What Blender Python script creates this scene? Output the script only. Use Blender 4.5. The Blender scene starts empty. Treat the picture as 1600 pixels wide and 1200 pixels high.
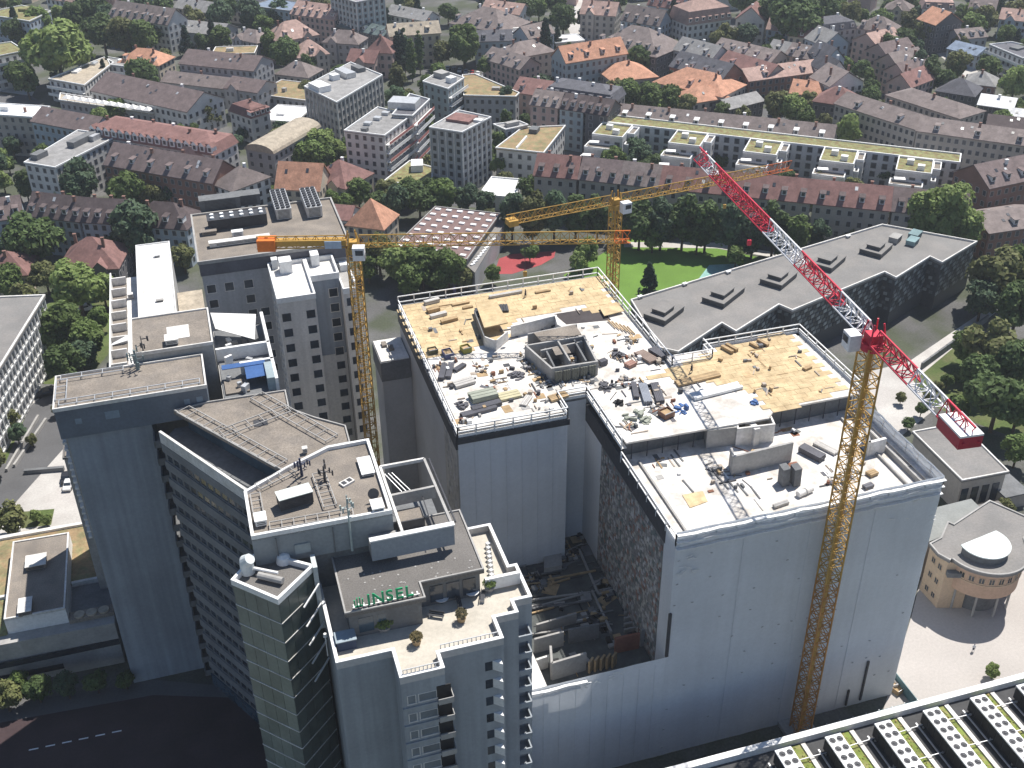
import bpy, math, random
from math import sin, cos, tan, pi, radians, sqrt, atan2, hypot
from mathutils import Vector, Matrix

random.seed(11)
SC = bpy.context.scene
COL = SC.collection

# ------------------------------------------------------------------ camera
FPX, PITCH, ROLL, YAW, CAMZ = 1740.0, radians(32.25), radians(-0.7), radians(16.5), 145.0
FW = Vector((sin(YAW)*cos(PITCH), cos(YAW)*cos(PITCH), -sin(PITCH)))
_rt = Vector((cos(YAW), -sin(YAW), 0)); _up = _rt.cross(FW)
RT = _rt*cos(ROLL) + _up*sin(ROLL); UP = _up*cos(ROLL) - _rt*sin(ROLL)
cam_d = bpy.data.cameras.new('camera'); cam = bpy.data.objects.new('camera', cam_d); COL.objects.link(cam)
cam_d.sensor_width = 36.0; cam_d.lens = 36.0*FPX/1600.0; cam_d.clip_start = 1.0; cam_d.clip_end = 9000
cam.matrix_world = Matrix(((RT.x, UP.x, -FW.x, 0), (RT.y, UP.y, -FW.y, 0), (RT.z, UP.z, -FW.z, CAMZ), (0, 0, 0, 1)))
SC.camera = cam

# ------------------------------------------------------------------ sky and sun
SUN_AZ, SUN_EL = radians(54), radians(61)          # azimuth clockwise from +Y
w = bpy.data.worlds.new('World'); SC.world = w; w.use_nodes = True
nt = w.node_tree; bg = nt.nodes['Background']
sky = nt.nodes.new('ShaderNodeTexSky'); sky.sky_type = 'NISHITA'; sky.sun_disc = False
sky.sun_elevation = SUN_EL; sky.sun_rotation = SUN_AZ; sky.air_density = 1.0; sky.dust_density = 0.2; sky.ozone_density = 3.0
nt.links.new(sky.outputs[0], bg.inputs[0]); bg.inputs[1].default_value = 0.072
sd = bpy.data.lights.new('sun', 'SUN'); sd.energy = 4.9; sd.angle = radians(0.53); sd.color = (1.0, 0.955, 0.89)
so = bpy.data.objects.new('sun', sd); COL.objects.link(so)
so.rotation_euler = Vector((sin(SUN_AZ)*cos(SUN_EL), cos(SUN_AZ)*cos(SUN_EL), sin(SUN_EL))).to_track_quat('Z', 'Y').to_euler()
SC.view_settings.view_transform = 'Standard'; SC.view_settings.look = 'None'
SC.view_settings.exposure = 0.40; SC.view_settings.gamma = 1.0
SC.render.engine = 'CYCLES'
SC.cycles.max_bounces = 4; SC.cycles.diffuse_bounces = 2; SC.cycles.glossy_bounces = 2; SC.cycles.transmission_bounces = 2

# ------------------------------------------------------------------ helpers
def P(x, y, z=0.0):
    "survey point: where the sight line through photo pixel (x, y) meets height z"
    d = FW*FPX + RT*(x-800) - UP*(y-600); t = (z-CAMZ)/d.z
    return Vector((d.x*t, d.y*t, z))
def PX(p):
    q = Vector(p) - Vector((0, 0, CAMZ)); k = FW.dot(q)
    return 800+FPX*RT.dot(q)/k, 600-FPX*UP.dot(q)/k, k

ROOT = {}
def tag(o, label=None, cat=None, group=None, kind=None):
    if label: o['label'] = label
    if cat: o['category'] = cat
    if group: o['group'] = group
    if kind: o['kind'] = kind
    return o
def thing(name, label, cat, loc=(0, 0, 0), rz=0.0, group=None):
    o = bpy.data.objects.new(name, None); COL.objects.link(o)
    o.location = loc; o.rotation_euler = (0, 0, rz); o.empty_display_size = 0.5
    ROOT[o.name] = Matrix.Translation(Vector(loc)) @ Matrix.Rotation(rz, 4, 'Z')
    return tag(o, label, cat, group)
def rootmat(o):
    while o is not None:
        if o.name in ROOT: return ROOT[o.name]
        o = o.parent
    return None

class MB:
    def __init__(s): s.v = []; s.f = []; s.m = []
    def poly(s, pts, m=0):
        n = len(s.v); s.v += [tuple(p) for p in pts]; s.f.append(tuple(range(n, n+len(pts)))); s.m.append(m); return s
    def box(s, x0, x1, y0, y1, z0, z1, m=0):
        n = len(s.v)
        s.v += [(x0,y0,z0),(x1,y0,z0),(x1,y1,z0),(x0,y1,z0),(x0,y0,z1),(x1,y0,z1),(x1,y1,z1),(x0,y1,z1)]
        for q in ((0,3,2,1),(4,5,6,7),(0,1,5,4),(1,2,6,5),(2,3,7,6),(3,0,4,7)):
            s.f.append(tuple(n+i for i in q)); s.m.append(m)
        return s
    def obox(s, o, a, b, c, m=0):
        o, a, b, c = Vector(o), Vector(a), Vector(b), Vector(c); n = len(s.v)
        s.v += [tuple(p) for p in (o, o+a, o+a+b, o+b, o+c, o+a+c, o+a+b+c, o+b+c)]
        for q in ((0,3,2,1),(4,5,6,7),(0,1,5,4),(1,2,6,5),(2,3,7,6),(3,0,4,7)):
            s.f.append(tuple(n+i for i in q)); s.m.append(m)
        return s
    def rbox(s, cx, cy, z0, lx, ly, lz, rz=0.0, m=0):
        a = Vector((cos(rz), sin(rz), 0)); b = Vector((-sin(rz), cos(rz), 0))
        return s.obox(Vector((cx, cy, z0))-a*lx/2-b*ly/2, a*lx, b*ly, Vector((0, 0, lz)), m)
    def prism(s, pts, z0, z1, m=0, mt=None):
        pts = ccw(pts); n = len(pts); k = len(s.v)
        s.v += [(p[0], p[1], z0) for p in pts] + [(p[0], p[1], z1) for p in pts]
        for i in range(n):
            j = (i+1) % n; s.f.append((k+i, k+j, k+n+j, k+n+i)); s.m.append(m)
        s.f.append(tuple(k+n+i for i in range(n))); s.m.append(m if mt is None else mt)
        s.f.append(tuple(k+i for i in reversed(range(n)))); s.m.append(m)
        return s
    def ring(s, pts, wd, z0, z1, m=0):
        "a kerb or parapet of width wd just inside a polygon"
        pts = ccw(pts); inn = inset(pts, wd); n = len(pts)
        for i in range(n):
            j = (i+1) % n; a, b, c, d = pts[i], pts[j], inn[j], inn[i]; k = len(s.v)
            s.v += [(q[0], q[1], z) for z in (z0, z1) for q in (a, b, c, d)]
            for q in ((4,5,6,7),(0,1,5,4),(2,3,7,6)):
                s.f.append(tuple(k+t for t in q)); s.m.append(m)
        return s
    def beam(s, a, b, wd, ht=None, m=0):
        a, b = Vector(a), Vector(b); d = b-a
        if d.length < 1e-6: return s
        ht = wd if ht is None else ht
        t = d.normalized(); r = t.cross(Vector((0, 0, 1)))
        r = Vector((1, 0, 0)) if r.length < 1e-4 else r.normalized()
        u = r.cross(t)
        return s.obox(a-r*wd/2-u*ht/2, d, r*wd, u*ht, m)
    def tube(s, a, b, r, n=8, r2=None, m=0):
        a, b = Vector(a), Vector(b); d = (b-a).normalized(); r2 = r if r2 is None else r2
        x = d.cross(Vector((0, 0, 1))); x = Vector((1, 0, 0)) if x.length < 1e-4 else x.normalized(); y = d.cross(x)
        k = len(s.v)
        for c, q in ((a, r), (b, r2)):
            s.v += [tuple(c+x*(q*cos(2*pi*i/n))+y*(q*sin(2*pi*i/n))) for i in range(n)]
        for i in range(n):
            j = (i+1) % n; s.f.append((k+i, k+j, k+n+j, k+n+i)); s.m.append(m)
        s.f.append(tuple(k+i for i in reversed(range(n)))); s.m.append(m)
        s.f.append(tuple(k+n+i for i in range(n))); s.m.append(m)
        return s
    def mesh(s, name, mats):
        me = bpy.data.meshes.new(name); me.from_pydata(s.v, [], s.f)
        mats = mats if isinstance(mats, (list, tuple)) else [mats]
        for q in mats: me.materials.append(q)
        if len(mats) > 1: me.polygons.foreach_set('material_index', s.m)
        me.update(); return me
    def build(s, name, mats, parent=None, local=False, smooth=False, kind=None):
        if parent is not None and not local:
            inv = rootmat(parent).inverted(); s.v = [tuple(inv @ Vector(p)) for p in s.v]
        me = s.mesh(name, mats)
        if smooth: me.polygons.foreach_set('use_smooth', [True]*len(me.polygons))
        o = bpy.data.objects.new(name, me); COL.objects.link(o)
        if parent is not None: o.parent = parent
        if kind: o['kind'] = kind
        return o
def inst(mesh, name, parent, loc, rz=0.0, world=True, scale=None):
    "one more object that shares a mesh"
    o = bpy.data.objects.new(name, mesh); COL.objects.link(o)
    m = Matrix.Translation(Vector(loc)) @ Matrix.Rotation(rz, 4, 'Z')
    if parent is not None:
        o.parent = parent
        if world: m = rootmat(parent).inverted() @ m
    if scale: m = m @ Matrix.Diagonal((*scale, 1))
    o.matrix_local = m
    return o
def ccw(pts):
    pts = [(p[0], p[1]) for p in pts]
    a = sum(pts[i][0]*pts[(i+1) % len(pts)][1]-pts[(i+1) % len(pts)][0]*pts[i][1] for i in range(len(pts)))
    return pts if a > 0 else pts[::-1]
def inset(pts, d):
    pts = ccw(pts); n = len(pts); out = []
    for i in range(n):
        p0, p1, p2 = Vector(pts[i-1]), Vector(pts[i]), Vector(pts[(i+1) % n])
        a = (p1-p0).normalized(); b = (p2-p1).normalized()
        na = Vector((-a.y, a.x)); nb = Vector((-b.y, b.x)); k = 1+na.dot(nb)
        q = p1 + (na+nb)*(d/max(k, 0.25)); out.append((q.x, q.y))
    return out

# ------------------------------------------------------------------ materials
def M(name, c, rough=0.85, var=0.16, scale=0.35, metal=0.0, fine=2.2, fvar=0.08, obj=0.0, bump=0.0, spec=0.3, tint=None, transl=0.0, streak=0.0):
    m = bpy.data.materials.new(name); m.use_nodes = True; t = m.node_tree; b = t.nodes['Principled BSDF']
    N, L = t.nodes.new, t.links.new
    b.inputs['Roughness'].default_value = rough; b.inputs['Metallic'].default_value = metal
    b.inputs['Specular IOR Level'].default_value = spec
    geo = N('ShaderNodeNewGeometry')
    n1 = N('ShaderNodeTexNoise'); n1.inputs['Scale'].default_value = scale; n1.inputs['Detail'].default_value = 4
    n2 = N('ShaderNodeTexNoise'); n2.inputs['Scale'].default_value = fine; n2.inputs['Detail'].default_value = 3
    L(geo.outputs['Position'], n1.inputs['Vector']); L(geo.outputs['Position'], n2.inputs['Vector'])
    r1 = N('ShaderNodeMapRange'); r1.inputs['From Min'].default_value = 0.3; r1.inputs['From Max'].default_value = 0.7
    r1.inputs['To Min'].default_value = 1-var; r1.inputs['To Max'].default_value = 1+var; L(n1.outputs['Fac'], r1.inputs['Value'])
    r2 = N('ShaderNodeMapRange'); r2.inputs['From Min'].default_value = 0.3; r2.inputs['From Max'].default_value = 0.7
    r2.inputs['To Min'].default_value = 1-fvar; r2.inputs['To Max'].default_value = 1+fvar; L(n2.outputs['Fac'], r2.inputs['Value'])
    mu = N('ShaderNodeMath'); mu.operation = 'MULTIPLY'; L(r1.outputs[0], mu.inputs[0]); L(r2.outputs[0], mu.inputs[1])
    last = mu.outputs[0]
    if obj:
        oi = N('ShaderNodeObjectInfo'); r3 = N('ShaderNodeMapRange')
        r3.inputs['To Min'].default_value = 1-obj; r3.inputs['To Max'].default_value = 1+obj; L(oi.outputs['Random'], r3.inputs['Value'])
        m2 = N('ShaderNodeMath'); m2.operation = 'MULTIPLY'; L(last, m2.inputs[0]); L(r3.outputs[0], m2.inputs[1]); last = m2.outputs[0]
    if streak:                                               # rain streaks running down a wall
        mp = N('ShaderNodeMapping'); mp.inputs['Scale'].default_value = (.9, .9, .035); L(geo.outputs['Position'], mp.inputs['Vector'])
        ns = N('ShaderNodeTexNoise'); ns.inputs['Scale'].default_value = 1.0; ns.inputs['Detail'].default_value = 5; L(mp.outputs[0], ns.inputs['Vector'])
        rs = N('ShaderNodeMapRange'); rs.inputs['From Min'].default_value = 0.35; rs.inputs['From Max'].default_value = 0.65
        rs.inputs['To Min'].default_value = 1-streak; rs.inputs['To Max'].default_value = 1+streak*.5; L(ns.outputs['Fac'], rs.inputs['Value'])
        m3 = N('ShaderNodeMath'); m3.operation = 'MULTIPLY'; L(last, m3.inputs[0]); L(rs.outputs[0], m3.inputs[1]); last = m3.outputs[0]
    col = N('ShaderNodeVectorMath'); col.operation = 'SCALE'
    if tint is not None:
        mx = N('ShaderNodeMix'); mx.data_type = 'RGBA'; mx.inputs[6].default_value = (*c, 1); mx.inputs[7].default_value = (*tint, 1)
        n3 = N('ShaderNodeTexNoise'); n3.inputs['Scale'].default_value = scale*1.9; n3.inputs['Detail'].default_value = 5
        L(geo.outputs['Position'], n3.inputs['Vector'])
        r4 = N('ShaderNodeMapRange'); r4.inputs['From Min'].default_value = 0.42; r4.inputs['From Max'].default_value = 0.62
        L(n3.outputs['Fac'], r4.inputs['Value']); L(r4.outputs[0], mx.inputs[0]); L(mx.outputs[2], col.inputs[0])
    else: col.inputs[0].default_value = c
    L(last, col.inputs['Scale']); L(col.outputs[0], b.inputs['Base Color'])
    if bump:
        bp = N('ShaderNodeBump'); bp.inputs['Strength'].default_value = bump; bp.inputs['Distance'].default_value = 0.1
        L(n2.outputs['Fac'], bp.inputs['Height']); L(bp.outputs[0], b.inputs['Normal'])
    if transl:
        tr = N('ShaderNodeBsdfTranslucent'); L(col.outputs[0], tr.inputs[0]); ms = N('ShaderNodeMixShader'); ms.inputs[0].default_value = transl
        L(b.outputs[0], ms.inputs[1]); L(tr.outputs[0], ms.inputs[2]); L(ms.outputs[0], t.nodes['Material Output'].inputs[0])
    return m

WALLC = dict(white=(.66,.65,.63), cream=(.60,.52,.41), grey=(.38,.38,.39), beige=(.44,.40,.36), pink=(.52,.38,.34), brick=(.26,.15,.12),
             teal=(.36,.42,.44), blue=(.40,.46,.52), ochre=(.55,.42,.25), dark=(.14,.135,.14))
ROOFC = dict(brown=(.170,.132,.128), dbrown=(.105,.082,.082), red=(.225,.125,.112), orange=(.50,.265,.175), pink=(.40,.275,.235), slate=(.115,.115,.13),
             grey=(.27,.265,.26), green=(.24,.25,.115), rust=(.31,.22,.125), white=(.74,.74,.74), dteal=(.10,.135,.135), mauve=(.215,.178,.168), tan=(.40,.345,.27), blue=(.20,.25,.33))
WM = {k: M('plaster_'+k, c, 0.9, .10, .25, obj=.07) for k, c in WALLC.items()}
RM = {k: M('roof_'+k, c, 0.88, .20, .45, obj=.12, fvar=.16, fine=1.6) for k, c in ROOFC.items()}
RM['green'] = M('roof_green', ROOFC['green'], .95, .2, .35, tint=(.20, .15, .075), fvar=.2)
RM['rust'] = M('roof_rust', ROOFC['rust'], .95, .2, .3, tint=(.23, .21, .11), fvar=.18)
GLASS = M('window_glass', (.035, .045, .06), .12, .3, .8, spec=.6, obj=.4)
GLASSB = M('blue_glass', (.05, .085, .12), .15, .3, .4, spec=.6)
SURR = M('window_surround', (.40, .39, .385), .8, .1, obj=.2)
GLASSF = M('far_window_glass', (.055, .062, .075), .25, .3, .8, spec=.5, obj=.3)
FRAME = M('window_frame', (.62, .61, .59), .7, .08)
SHUT = M('shutter', (.22, .20, .19), .8, .1)
TRIM = M('white_trim', (.82, .82, .81), .6, .06)
CONC = M('concrete', (.37, .36, .345), .92, .14, .30, fvar=.1, bump=.2)
CONCL = M('concrete_pale', (.66, .64, .60), .9, .16, .22, fvar=.12, tint=(.74, .72, .70))
SLABF = M('site_floor', (.76, .73, .69), .9, .14, .16, fvar=.14, fine=1.3, tint=(.55, .51, .46))
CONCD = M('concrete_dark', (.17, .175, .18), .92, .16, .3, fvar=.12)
GRAVEL = M('roof_gravel', (.255, .222, .188), .97, .15, .22, fvar=.22, fine=5, tint=(.215, .19, .165))
GRAVD = M('roof_gravel_dark', (.165, .155, .145), .97, .15, .2, fvar=.22, fine=5)
BITU = M('bitumen', (.215, .208, .20), .9, .10, .10, fvar=.1, tint=(.245, .232, .22))
STEEL = M('galvanised_steel', (.55, .56, .57), .45, .12, 1.0, metal=.4)
DSTEEL = M('dark_steel', (.06, .062, .07), .6, .2, 1.0, metal=.2)
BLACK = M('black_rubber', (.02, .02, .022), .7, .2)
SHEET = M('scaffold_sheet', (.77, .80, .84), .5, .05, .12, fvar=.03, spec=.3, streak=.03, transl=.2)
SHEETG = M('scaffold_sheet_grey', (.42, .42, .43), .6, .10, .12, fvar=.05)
SLABW = M('tower_wall', (.29, .325, .37), .85, .12, .12, fvar=.05, streak=.16)
FASC = M('tower_fascia', (.14, .165, .20), .7, .18, .15)
PLY = M('plywood', (.60, .465, .275), .8, .14, .35, obj=.04, fvar=.09, tint=(.50, .375, .215))
TIMB = M('timber', (.42, .30, .17), .85, .2, .8, obj=.2)
YEL = M('crane_yellow', (.50, .295, .065), .5, .12, .5)
ORG = M('crane_orange', (.80, .20, .03), .5, .08)
REDM = M('crane_red', (.60, .035, .07), .45, .12, .6)
WHT = M('crane_white', (.78, .78, .80), .5, .06)
LEAF = [M('leaves_dark', (.086, .132, .046), .75, .30, .9, obj=.22, tint=(.115, .168, .055), transl=.3),
        M('leaves_mid', (.130, .188, .054), .75, .30, .9, obj=.2, tint=(.160, .225, .070), transl=.32),
        M('leaves_light', (.215, .295, .090), .75, .28, .9, obj=.12, tint=(.265, .325, .115), transl=.34),
        M('leaves_olive', (.150, .170, .060), .75, .3, .9, obj=.2, tint=(.19, .19, .08), transl=.3), M('leaves_bluish', (.075, .125, .070), .75, .3, .9, obj=.2, tint=(.11, .16, .085), transl=.3),
        M('needles', (.030, .058, .036), .85, .3, .9, obj=.2, transl=.15)]
BARK = M('bark', (.09, .065, .045), .95, .25, 2.0)
GRASS = M('grass', (.125, .225, .040), .95, .16, .10, fvar=.15, fine=3)
LAWN = M('garden_grass', (.085, .120, .035), .95, .2, .12, fvar=.2, fine=2, tint=(.12, .13, .055))
REDAS = M('red_asphalt', (.060, .040, .042), .95, .2, .15)
ASPH = M('asphalt', (.115, .115, .118), .93, .14, .12, fvar=.08)
PAVE = M('paving', (.46, .435, .41), .92, .10, .08, fvar=.08, tint=(.52, .50, .47))
PAVEW = M('plaza_paving', (.43, .40, .375), .92, .08, .07, fvar=.06)
EARTH = M('town_ground', (.075, .085, .055), .97, .25, .04, fvar=.2, tint=(.13, .128, .125))
TRACK = M('red_track', (.36, .07, .075), .9, .12, .1)
BLUET = M('blue_tarp', (.05, .12, .30), .5, .1)
SHADEW = M('awning_white', (.80, .79, .77), .6, .05)
GREENL = M('sign_green', (.03, .40, .17), .5, .08)

# ------------------------------------------------------------------ setting: ground sheets
def sheet(name, pts, z, mat):
    mb = MB(); mb.poly([(p[0], p[1], z) for p in ccw(pts)])
    return tag(mb.build(name, mat), kind='structure')
def psheet(name, px, z, mat): return sheet(name, [P(x, y, z) for x, y in px], z, mat)
sheet('ground', [(-4000, -400), (4000, -400), (4000, 7000), (-4000, 7000)], 0.0, EARTH)
# ------------------------------------------------------------------ shared bits
REFS = []                                            # (short phrase, photo x, photo y) of buildings, for telling trees apart
def inpoly(x, y, pts):
    c = False; n = len(pts)
    for i in range(n):
        x1, y1 = pts[i][0], pts[i][1]; x2, y2 = pts[i-1][0], pts[i-1][1]
        if (y1 > y) != (y2 > y) and x < (x2-x1)*(y-y1)/(y2-y1)+x1: c = not c
    return c
def wavy(mb, a, b, z0, z1, amp=.12, step=.9, seed=0, zs=2.2):
    "hanging sheet between two plan points with vertical folds; normal to the right of a>b"
    a, b = Vector((*a, 0)), Vector((*b, 0)); d = b-a; L = d.length; t = d/L; n = Vector((t.y, -t.x, 0))
    nx = max(2, int(L/step)); nz = max(2, int((z1-z0)/zs)); rnd = random.Random(seed); k = len(mb.v)
    ph = [rnd.uniform(0, 6.3) for _ in range(6)]
    for j in range(nz+1):
        z = z0+(z1-z0)*j/nz
        for i in range(nx+1):
            u = L*i/nx
            w_ = amp*(.5*sin(u*.9+ph[0]+.4*sin(z*.2+ph[3]))+.3*sin(u*2.3+ph[1]+.3*z*.1)+.35*sin(z*.8+ph[2]+u*.15)) + rnd.uniform(-.3, .3)*amp
            p = a+t*u+n*w_; mb.v.append((p.x, p.y, z))
    for j in range(nz):
        for i in range(nx):
            q = k+j*(nx+1)+i; mb.f.append((q, q+1, q+nx+2, q+nx+1)); mb.m.append(0)
    return mb
def railing(mb, pts, z, h=1.1, sp=2.5, r=.05, closed=False, rails=(1.0, .5), m=0):
    n = len(pts)
    for i in range(n if closed else n-1):
        a, b = Vector((pts[i][0], pts[i][1], z)), Vector((pts[(i+1) % n][0], pts[(i+1) % n][1], z)); L = (b-a).length
        for f in rails: mb.beam(a+Vector((0, 0, h*f)), b+Vector((0, 0, h*f)), r*2, m=m)
        k = max(1, int(L/sp))
        for j in range(k+1):
            p = a.lerp(b, j/k); mb.beam(p, p+Vector((0, 0, h)), r*2, m=m)
    return mb
def parapet_roof(t, pts, z, mat_deck, mat_edge, wd=.35, ht=.7, name='roof_deck', edge='parapet'):
    mb = MB(); mb.prism(inset(pts, wd-.02), z-.25, z); mb.build(name, mat_deck, t)
    mb = MB(); mb.ring(pts, wd, z-.3, z+ht); return mb.build(edge, mat_edge, t)
def window_mesh(w_, h_, sill=True, name='window', proud=.05, frame=None, glass=None, split=True):
    "pane in a frame with a sill; lies in local XZ, looking to -Y, origin at the centre of the foot"
    mb = MB(); f = .09
    mb.box(-w_/2, w_/2, -proud*.4, .05, f, h_-f, 1)
    for x0, x1 in ((-w_/2-f, -w_/2+f*.3), (w_/2-f*.3, w_/2+f)): mb.box(x0, x1, -proud, .05, 0, h_, 0)
    mb.box(-w_/2, w_/2, -proud, .05, h_-f, h_, 0)
    mb.box(-w_/2-f-.05, w_/2+f+.05, -proud*2.2, .05, -.06, f, 0)
    if split: mb.box(-.04, .04, -proud*.8, .05, f, h_-f, 0)
    return mb.mesh(name, [frame or FRAME, glass or GLASS])
def windows_on(t, mesh, a, b, z0, nz, dz, n, margin=1.0, name='window', skip=None):
    "rows of windows as single objects on the wall a>b (outward to the right of a>b)"
    a, b = Vector((a[0], a[1], 0)), Vector((b[0], b[1], 0)); d = b-a; L = d.length; tt = d/L
    rz = atan2(tt.y, tt.x)
    for j in range(nz):
        for i in range(n):
            if skip and skip(i, j): continue
            p = a+tt*(margin+(L-2*margin)*(i+.5)/n); inst(mesh, name, t, (p.x, p.y, z0+j*dz), rz)
def roof_unit(name, label, cat, px, py, z, lx, ly, lz, mat, rz=0.0, lid=None, group=None, fans=0):
    "box of plant on a roof: plinth, cabinet with proud lid, louvres, fans"
    p = P(px, py, z); t = thing(name, label, cat, p, rz, group)
    MB().box(-lx/2+.1, lx/2-.1, -ly/2+.1, ly/2-.1, 0, .2).build('plinth', CONCD, t, local=True)
    MB().box(-lx/2, lx/2, -ly/2, ly/2, .2, lz).build('cabinet', mat, t, local=True)
    MB().box(-lx/2-.08, lx/2+.08, -ly/2-.08, ly/2+.08, lz, lz+.1).build('lid', lid or mat, t, local=True)
    mb = MB(); k = max(2, int(lz/.3))
    for i in range(1, k): mb.box(-lx*.38, lx*.38, -ly/2-.04, -ly/2, .2+(lz-.2)*i/k-.05, .2+(lz-.2)*i/k+.05)
    mb.build('louvre', DSTEEL, t, local=True)
    for i in range(fans):
        x = -lx/2+lx*(i+.5)/fans; MB().tube((x, 0, lz+.1), (x, 0, lz+.28), min(lx/fans, ly)*.36, 12).build('fan', DSTEEL, t, local=True)
    return t

# ================================================================== WHITE BUILDING UNDER CONSTRUCTION
ZD, ZB, YF = 47.0, 43.3, 107.0
cb = thing('construction_building', 'large hospital block under construction wrapped in white scaffold sheeting', 'building', (65, 140, 0))
REFS.append(('the white sheeted construction block', 1000, 620))
MAIN = [(55.6, YF+.7), (97.0, YF+.7), (97.0, 149.6), (55.6, 149.6)]
BACK = [(32.6, 138.6), (49.5, 138.6), (49.5, 143.5), (71.0, 143.5), (71.0, 181.4), (32.6, 181.4)]
mb = MB(); mb.prism(MAIN, 0, ZB-.3); mb.build('concrete_core', CONC, cb)
mb = MB(); mb.prism(BACK, 0, ZD-.3); mb.build('concrete_core', CONC, cb)
mb = MB(); mb.box(55.6, 97.0, YF+.7, 149.6, ZB-.3, ZB); mb.build('floor_slab', SLABF, cb)
mb = MB(); mb.prism(BACK, ZD-.3, ZD); mb.build('floor_slab', SLABF, cb)
mb = MB(); mb.prism([(55.8, 127.6), (79.5, 127.0), (81.5, 128.9), (96.6, 128.9), (96.6, 149.4), (71.3, 149.4), (71.3, 143.3), (55.8, 143.3)], ZD-.3, ZD); mb.build('floor_slab', SLABF, cb)
mb = MB(); rnd = random.Random(3)
for x in [57+2.6*i for i in range(16)]:                      # props standing under the edge of the upper slab
    mb.tube((x, 128.2+(.9 if x > 81 else 0), ZB), (x, 128.2+(.9 if x > 81 else 0), ZD-.3), .09, 6)
mb.build('slab_props', DSTEEL, cb)
MB().prism([(56.2, 129.4), (96.4, 130.2), (96.4, 149.2), (71.4, 149.2), (71.4, 143.2), (56.2, 143.2)], ZB, ZD-.3).build('dark_void_block', CONCD, cb)  # dark block added so the void under the upper slab stays dark
# scaffold sheeting
def shp(name, a, b, z0, z1, mat, amp=.12, seed=0, step=.9):
    return wavy(MB(), a, b, z0, z1, amp, step, seed).build(name, mat, cb, smooth=True)
shp('scaffold_sheet', (55.0, YF), (97.6, YF), 0, 46.0, SHEET, .045, 1)
shp('scaffold_sheet', (97.6, YF), (97.6, 150.2), 0, 46.0, SHEET, .12, 2)
shp('scaffold_sheet', (33.4, YF), (55.0, YF), 0, 22.0, SHEET, .045, 3)
shp('scaffold_sheet', (32.0, 138.0), (50.0, 138.0), 17, 45.6, SHEET, .03, 4)
shp('scaffold_sheet', (50.0, 138.0), (50.0, 143.0), 17, 45.6, SHEET, .05, 5)
shp('scaffold_sheet', (50.0, 143.0), (55.0, 143.0), 17, 45.6, SHEET, .05, 6)
shp('scaffold_sheet', (55.0, 143.0), (55.0, 135.5), 17, 43.0, SHEET, .05, 7)
shp('scaffold_sheet', (55.0, 110.5), (55.0, YF), 17, 44.6, SHEET, .05, 8)
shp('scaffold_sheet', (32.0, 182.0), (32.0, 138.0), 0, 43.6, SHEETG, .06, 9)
shp('scaffold_sheet', (97.6, 150.2), (71.6, 150.2), 0, 45.6, SHEETG, .08, 10)
shp('scaffold_sheet', (71.6, 182), (32.0, 182), 0, 45.6, SHEETG, .08, 12)
shp('scaffold_sheet', (71.6, 150.2), (71.6, 182), 0, 45.6, SHEETG, .08, 13)
# seams between the sheets
for i in range(1, 4): x = 55+i*10.6; MB().box(x-.03, x+.03, YF-.075, YF-.03, .3, 44.4).build('sheet_seam', SHEET, cb)
for i in range(1, 9): x = 33.4+i*2.5; MB().box(x-.03, x+.03, YF-.075, YF-.03, .3, 21.0).build('sheet_seam', SHEET, cb)
for i in range(1, 7): x = 32+i*2.6; MB().box(x-.03, x+.03, 137.9, 137.96, 17, 45.0).build('sheet_seam', SHEET, cb)
mb = MB(); rnd = random.Random(31)                       # ties that pinch the sheet to the scaffold behind
for i in range(17):
    for j in range(10):
        if rnd.random() < .25: x, z = 55.6+i*2.5+rnd.uniform(-.2, .2), 2+j*4.3+rnd.uniform(-.3, .3); mb.obox((x, YF-.2, z), (.35, 0, rnd.uniform(-.1, .1)), (0, .1, 0), (0, 0, .08))
mb.build('sheet_tie', SHEETG, cb, kind='stuff')
# wavy folds along the top of the front sheeting
for z, x0, x1, sd_ in ((45.7, 55.0, 97.6, 1), (44.5, 55.0, 97.6, 2), (43.2, 55.0, 97.6, 3), (21.6, 33.4, 42.5, 4), (20.6, 33.4, 41.5, 5)):
    rnd = random.Random(sd_); mb = MB(); n = int((x1-x0)/.9); pr = None
    for i in range(n+1):
        p = Vector((x0+(x1-x0)*i/n, YF-.34-.1*rnd.random(), z-.16*abs(sin(i*.45))-.05*rnd.random()))
        if pr: mb.beam(pr, p, .5, .14)
        pr = p
    mb.build('sheet_fold', TRIM, cb)
mb = MB(); rnd = random.Random(21)                      # loose flaps near the front corners
for k in range(34):
    x = rnd.choice((rnd.uniform(88, 97), rnd.uniform(41, 49), rnd.uniform(55.2, 58))); z = rnd.uniform(38, 44.6) if x > 50 else rnd.uniform(20, 21.9)
    mb.obox((x, YF-.22, z), (rnd.uniform(.3, 1.0), -.1, rnd.uniform(-.5, .5)), (0, -.12, .03), (0, .0, .10))
mb.build('sheet_flap', TRIM, cb, kind='stuff')
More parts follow.
